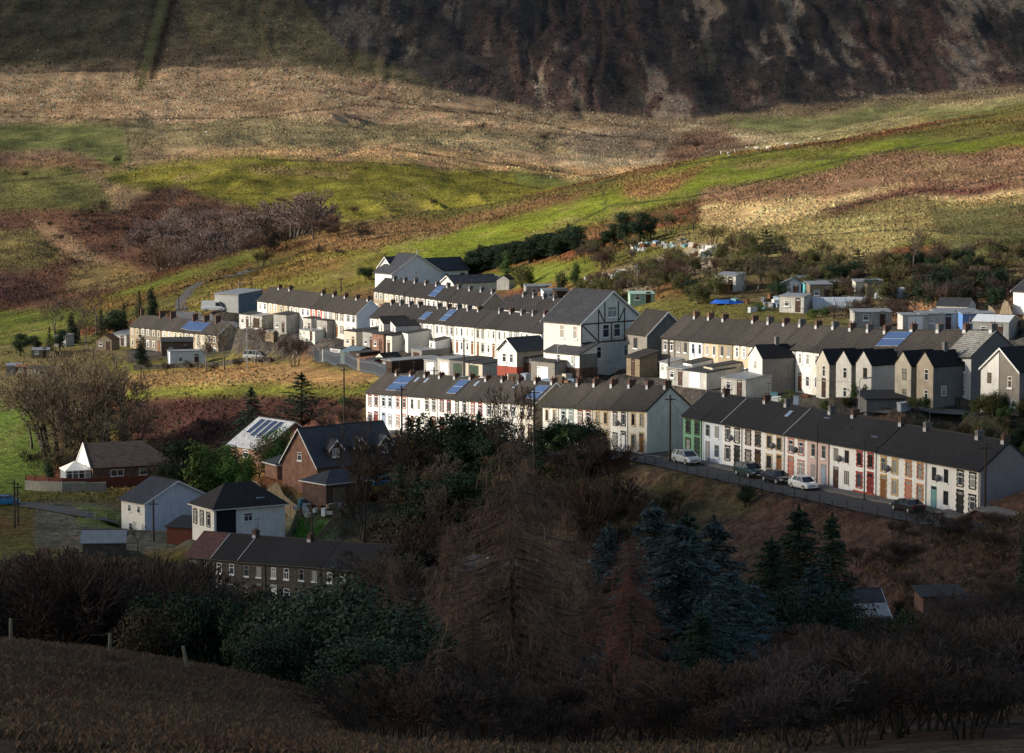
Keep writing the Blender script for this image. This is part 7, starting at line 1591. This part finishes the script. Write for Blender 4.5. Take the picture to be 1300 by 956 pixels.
for k, (u, D_, top) in enumerate([(575, 190, 650), (720, 200, 628), (500, 195, 700), (745, 165, 700), (600, 130, 770)]):
    p = ground(u, D=D_); plant('larch', ['bare larch standing behind the tall one', 'bare larch behind, towards the blue spruce', 'thin bare larch behind the rhododendron', 'young bare larch between larch and spruce', 'young bare larch near the rhododendron'][k], 'tree', None, larch(11 + k % 2, 24, .30), p, hpx(p, proj(*p)[1] - top), 1.1)
mass(20, 480, 800, 185, 260, 6, 10, [BUSHB[0], BARE[3], BARE[1]], 'leafless tree in the dim wood round the larch', 'dim wood round the larch', 'bare_tree', 'tree', (.8, 1.1))
mass(9, 560, 830, 105, 125, 2, 3.5, [BUSHB[2], BUSHB[0]], 'red-brown leafless scrub at the foot of the larch', 'scrub at the foot of the larch', 'scrub_bush')
# --- blue spruces
BSP = [conifer_proto('blue%d' % i, m, BARKD, n_wh=24, per=12, spray=95, R0=.27 + .03 * i, seed=50 + i, size=.0105, droop=.2, gaps=.02, rise=.2, pointed=.75) for i, m in enumerate((LBL, LSP, LBL))]
SPR = [(862, 132, 652, 0, 1.75, 'tallest blue spruce, standing at the middle of the dark group'), (905, 160, 648, 2, 1.3, 'blue spruce just behind the tallest one'), (828, 168, 628, 2, 1.25, 'blue spruce with its tip over the bramble bank'),
 (925, 138, 715, 0, 1.6, 'broad dark spruce, lower than the blue one beside it'), (1012, 188, 634, 1, 1.2, 'dark spruce pointing at the railing bend'), (978, 172, 676, 1, 1.25, 'blue-green spruce between two darker ones'), (1054, 205, 643, 1, .8, 'slim dark spruce on the bramble side'),
 (806, 150, 716, 0, 1.5, 'low blue spruce beside the red larch'), (890, 118, 770, 1, 1.6, 'squat dark spruce at the front of the group'), (772, 195, 655, 2, .95, 'slim blue spruce seen through larch twigs'), (870, 178, 640, 1, 1.1, 'green spruce behind the blue ones'), (1030, 178, 712, 2, 1.3, 'blue-green spruce on the outer edge of the group'), (955, 150, 735, 2, 1.5, 'lowest blue spruce near the holly-like trees')]
for u, D_, top, i, wx, lb in SPR:
    p = ground(u, D=D_); plant('spruce', lb, 'conifer', None, BSP[i], p, hpx(p, -top), wx)
for k, (u, D_, h, wx) in enumerate([(1000, 195, 8, 1), (1040, 200, 7, 1), (1080, 205, 7, 1), (960, 205, 9, 1), (920, 200, 9, 1), (1065, 225, 6, 1), (1095, 215, 6, 1), (1020, 160, 5, 1.2)]):
    p = ground(u, D=D_); plant('evergreen_shrub', 'dark leafy shrub filling in between the spruces', 'shrub', 'dark shrubs between the spruces', BSH[2 if k % 2 else 4], p, h, wx)
for k, (u, D_, h, w_) in enumerate([(1135, 232, 8.5, .62), (1118, 228, 6.5, .7), (1160, 236, 6, .7), (1190, 250, 3.6, 1.0), (1100, 236, 7, .6)]):
    p = ground(u, D=D_); plant('evergreen_shrub', 'dark holly-like tree with brown leaves before the bank', 'tree', 'dark leafy trees before the bank', leafy_proto('hl%d' % (k % 2), LBR if k % 2 else LDG, BARKD, 8000, .02, 'round', 46, 110 + k % 2), p, h, w_)
p = ground(1300, D=240); plant('conifer', 'dark conifer cut by the frame edge', 'conifer', None, CON, p, 13, 1.0)
mass(120, 900, 1380, 66, 148, 1.2, 2.6, [BUSHB[0], BUSHB[2], BUSHB[4], BUSHB[0]], 'low twiggy heather shrub on the near slope', 'twiggy shrubs on the near slope', 'heather_bush', wx=(1.2, 1.9))
mass(26, 430, 960, 68, 110, 1.2, 2.6, [BUSHB[0], BUSHB[2]], 'leafless scrub on the near slope below the larch', 'scrub below the larch', 'scrub_bush', wx=(1.0, 1.5))
# --- near bracken and dead grass: one mass nobody could count
def tufts(n, urange, drange, hh, m, name, per=12):
    u = rg.uniform(*urange, n); D_ = drange[0] * (drange[1] / drange[0]) ** rg.random(n); x = (u - CX) / F * D_ * 1.01; z = height(x, D_); keep = fbm(x / 9, D_ / 9, 3) > -.12; x, D_, z = x[keep], D_[keep], z[keep]; n = len(x)
    x = np.repeat(x, per) + rg.normal(size=n * per) * .22; y = np.repeat(D_, per) + rg.normal(size=n * per) * .22; z = np.repeat(z, per) - .04; n = n * per
    a = rg.uniform(0, 6.28, n); ln = hh * rg.uniform(.4, 1.2, n); tilt = rg.uniform(.1, .9, n); dx = np.cos(a) * np.sin(tilt) * ln; dy = np.sin(a) * np.sin(tilt) * ln; dz = np.cos(tilt) * ln; w = .012 * rg.uniform(.7, 1.5, n); px, py = -np.sin(a) * w, np.cos(a) * w
    V = np.stack([np.c_[x - px, y - py, z], np.c_[x + px, y + py, z], np.c_[x + dx * .6 + px * .7, y + dy * .6 + py * .7, z + dz * .75], np.c_[x + dx, y + dy, z + dz * .85]], 1).reshape(-1, 3)
    o = link(name, npmesh(name, V, np.arange(n * 4).reshape(-1, 4), m)); o['kind'] = 'stuff'; return o
tag(tufts(12000, (-60, 620), (42, 160), .42, plantmat('dead_bracken', (.135, .072, .046), (.17, .115, .07), scale=.25), 'bracken'), 'red-brown dead bracken on the near slope')
tag(tufts(12000, (-60, 1360), (42, 160), .38, plantmat('dead_grass', (.14, .10, .06), (.09, .06, .04), scale=.3), 'dead_grass'), 'straw-coloured dead grass between the bracken')
tag(tufts(6500, (780, 1340), (245, 284), .8, plantmat('bank_bracken', (.085, .05, .036), (.075, .06, .034), scale=.12), 'bank_bracken', 5), 'brown bracken covering the bank below the street')
# weathered fence posts on the near slope
POSTS = [(14, 806, 25, 0), (139, 824, 22, .04), (239, 836, 26, -.18)]
for k, (u, v, px, tl) in enumerate(POSTS):
    p = ground(u, D=[148, 146, 140][k]); v0 = proj(*p)[1]; q = MB(); h = [1.35, 1.15, 1.35][k]; q.tube([(0, 0, -.4), (0, 0, h)], .11, 7, 0, .085)
    o = part('fence_post', q, mat('grey_split_wood', (.22, .19, .14), .95, .35, 3, streak=.3), None, p); o.rotation_euler = (.03, tl, 0); tag(o, ['upright grey fence post at the frame edge', 'short grey fence post half sunk in bracken', 'leaning grey fence post before the evergreens'][k], 'fence post', 'old fence posts on the near slope')
# ------------------------------------------------------------------ sky, sun, clouds, camera
W = bpy.data.worlds.new('World'); S.world = W; W.use_nodes = True; nt = W.node_tree
AZ = math.atan2(-.06, -.998); EL = R(22)      # towards the sun: from the viewer's left
sd = Vector((math.cos(AZ) * math.cos(EL), math.sin(AZ) * math.cos(EL), math.sin(EL)))
sky = nt.nodes.new('ShaderNodeTexSky'); sky.sky_type = 'NISHITA'; sky.sun_disc = False; sky.sun_elevation = EL; sky.sun_rotation = math.atan2(sd.x, sd.y) % (2 * math.pi); sky.air_density = 1.2; sky.dust_density = 1.5
nt.links.new(sky.outputs[0], nt.nodes['Background'].inputs[0]); nt.nodes['Background'].inputs[1].default_value = .112
sl = bpy.data.lights.new('sun', 'SUN'); sl.energy = 4.7; sl.angle = R(.5); sl.color = (1, .91, .78); so = bpy.data.objects.new('sun', sl); COL.objects.link(so)
so.rotation_euler = sd.to_track_quat('Z', 'Y').to_euler(); so.location = (-100, 100, 400)

def cloudmat():
    m, nt, N, L, b = nodes('shade_cloud_vapour')
    at = N.new('ShaderNodeAttribute'); at.attribute_name = 'vapour'; ge = N.new('ShaderNodeNewGeometry')
    n1 = N.new('ShaderNodeTexNoise'); n1.inputs['Scale'].default_value = .012; n1.inputs['Detail'].default_value = 4; L.new(ge.outputs['Position'], n1.inputs['Vector'])
    mr = N.new('ShaderNodeMapRange'); mr.inputs[1].default_value = .3; mr.inputs[2].default_value = .7; mr.inputs[3].default_value = .75; mr.inputs[4].default_value = 1.1; L.new(n1.outputs['Fac'], mr.inputs[0])
    mu = N.new('ShaderNodeMath'); mu.operation = 'MULTIPLY'; mu.use_clamp = True; L.new(at.outputs['Fac'], mu.inputs[0]); L.new(mr.outputs[0], mu.inputs[1])
    tr = N.new('ShaderNodeBsdfTransparent'); df = N.new('ShaderNodeBsdfDiffuse'); df.inputs[0].default_value = (.6, .62, .66, 1)
    ms = N.new('ShaderNodeMixShader'); L.new(mu.outputs[0], ms.inputs[0]); L.new(tr.outputs[0], ms.inputs[1]); L.new(df.outputs[0], ms.inputs[2]); L.new(ms.outputs[0], N['Material Output'].inputs[0])
    return m
CM = cloudmat()
def shade_cloud(x0, x1, y0, y1, dens, zc, base, step=12, label=''):
    """a cloud bank out of view to the sunward side, shaped to shade the ground: dens(x, y) = how thick it is over the ground point its shadow meets"""
    off = sd * ((zc - base) / sd.z); nx = int((x1 - x0) / step) + 1; ny = int((y1 - y0) / step) + 1
    X, Y = np.meshgrid(np.linspace(x0, x1, nx), np.linspace(y0, y1, ny)); a = np.clip(dens(X.ravel(), Y.ravel()), 0, 1)
    bump = fbm(X.ravel() / 70, Y.ravel() / 70, 4) + .5
    zt = zc + 2 + a * (6 + 22 * bump); zb = zc - 2 - a * 5 * bump; xs = X.ravel() + off.x; ys = Y.ravel() + off.y
    V = np.r_[np.c_[xs, ys, zt], np.c_[xs, ys, zb]]; n = nx * ny
    i = (np.arange(ny - 1)[:, None] * nx + np.arange(nx - 1)[None]).ravel(); keep = (a[i] + a[i + 1] + a[i + nx] + a[i + nx + 1]) > 0; i = i[keep]
    top = np.stack([i, i + 1, i + nx + 1, i + nx], 1); Fc = np.r_[top, top[:, ::-1] + n]
    me = npmesh('shade_cloud', V, Fc, CM, True); at = me.attributes.new('vapour', 'FLOAT', 'POINT'); at.data.foreach_set('value', np.r_[1 - np.sqrt(1 - a), 1 - np.sqrt(1 - a)].astype(np.float32))
    o = link('shade_cloud', me); o['kind'] = 'structure'; return o
sst = lambda q, a, b: (lambda t: t * t * (3 - 2 * t))(np.clip((q - a) / (b - a), 0, 1))
def near_shade(x, y):
    xe = [-400, -80, -50, -23, 2, 16, 24, 44, 56, 70, 400]; ye = [470, 452, 428, 404, 364, 366, 380, 350, 326, 315, 315]
    e = np.interp(x, xe, ye) + fbm(x / 25, y / 25, 2) * 10
    s = sst(e - y, -8, 26); deep = sst(e - y, 60, 170)
    deep = deep + (1 - deep) * 0; v_ = CL_NEAR + (CL_DEEP - CL_NEAR) * deep + (.99 - CL_DEEP) * sst(-y, -125, -70)
    return s * v_ * sst(x, -560, -480) * sst(-x, -560, -480) * sst(y, -160, -60)
def far_shade(x, y):
    u = CX + F * x / y
    e = np.interp(u, [-300, 0, 200, 420, 560, 700, 850, 1000, 1300, 1700], [1900, 1900, 1930, 1880, 1815, 1790, 1800, 1800, 1800, 1800]) + fbm(x / 90, y / 90, 2) * 60
    gaps = sst(fbm(x / 90 + 4, y / 200, 3), .02, .2) * .35
    return sst(y - e, -130, 150) * (CL_FAR - gaps) * sst(-y, -3300, -3000) * sst(x, -1200, -1000) * sst(-x, -1200, -1000)
CL_NEAR, CL_DEEP, CL_FAR = .93, .99, .86
shade_cloud(-600, 600, -200, 520, near_shade, 420, -45, 8)  # unseen, shaped to shade the street and the near slope
shade_cloud(-1250, 1250, 1650, 3350, far_shade, 900, 60, 22)  # unseen, added to darken the far mountain
def left_shade(x, y):
    u = CX + F * x / y
    return sst(-u, -330, -60) * sst(y, 730, 830) * sst(-y, -1010, -930) * .55 + sst(-u, -200, 40) * sst(y, 1560, 1660) * sst(-y, -1850, -1750) * .5
shade_cloud(-520, -20, 700, 1900, left_shade, 620, -30, 12)  # unseen, added for partial shade on the left slopes

cam = bpy.data.cameras.new('camera'); cam.sensor_width = 36; cam.lens = F / 1300 * 36; cam.clip_start = .5; cam.clip_end = 9000
co = bpy.data.objects.new('camera', cam); COL.objects.link(co); co.location = (0, 0, 0); co.rotation_euler = (math.pi / 2 - PIT, 0, 0); S.camera = co
vs = S.view_settings; vs.view_transform = 'Standard'; vs.look = 'None'; vs.gamma = 1; vs.use_curve_mapping = False; vs.exposure = .3
S.cycles.max_bounces = 5; S.cycles.diffuse_bounces = 2; S.cycles.transparent_max_bounces = 10; S.cycles.use_denoising = True
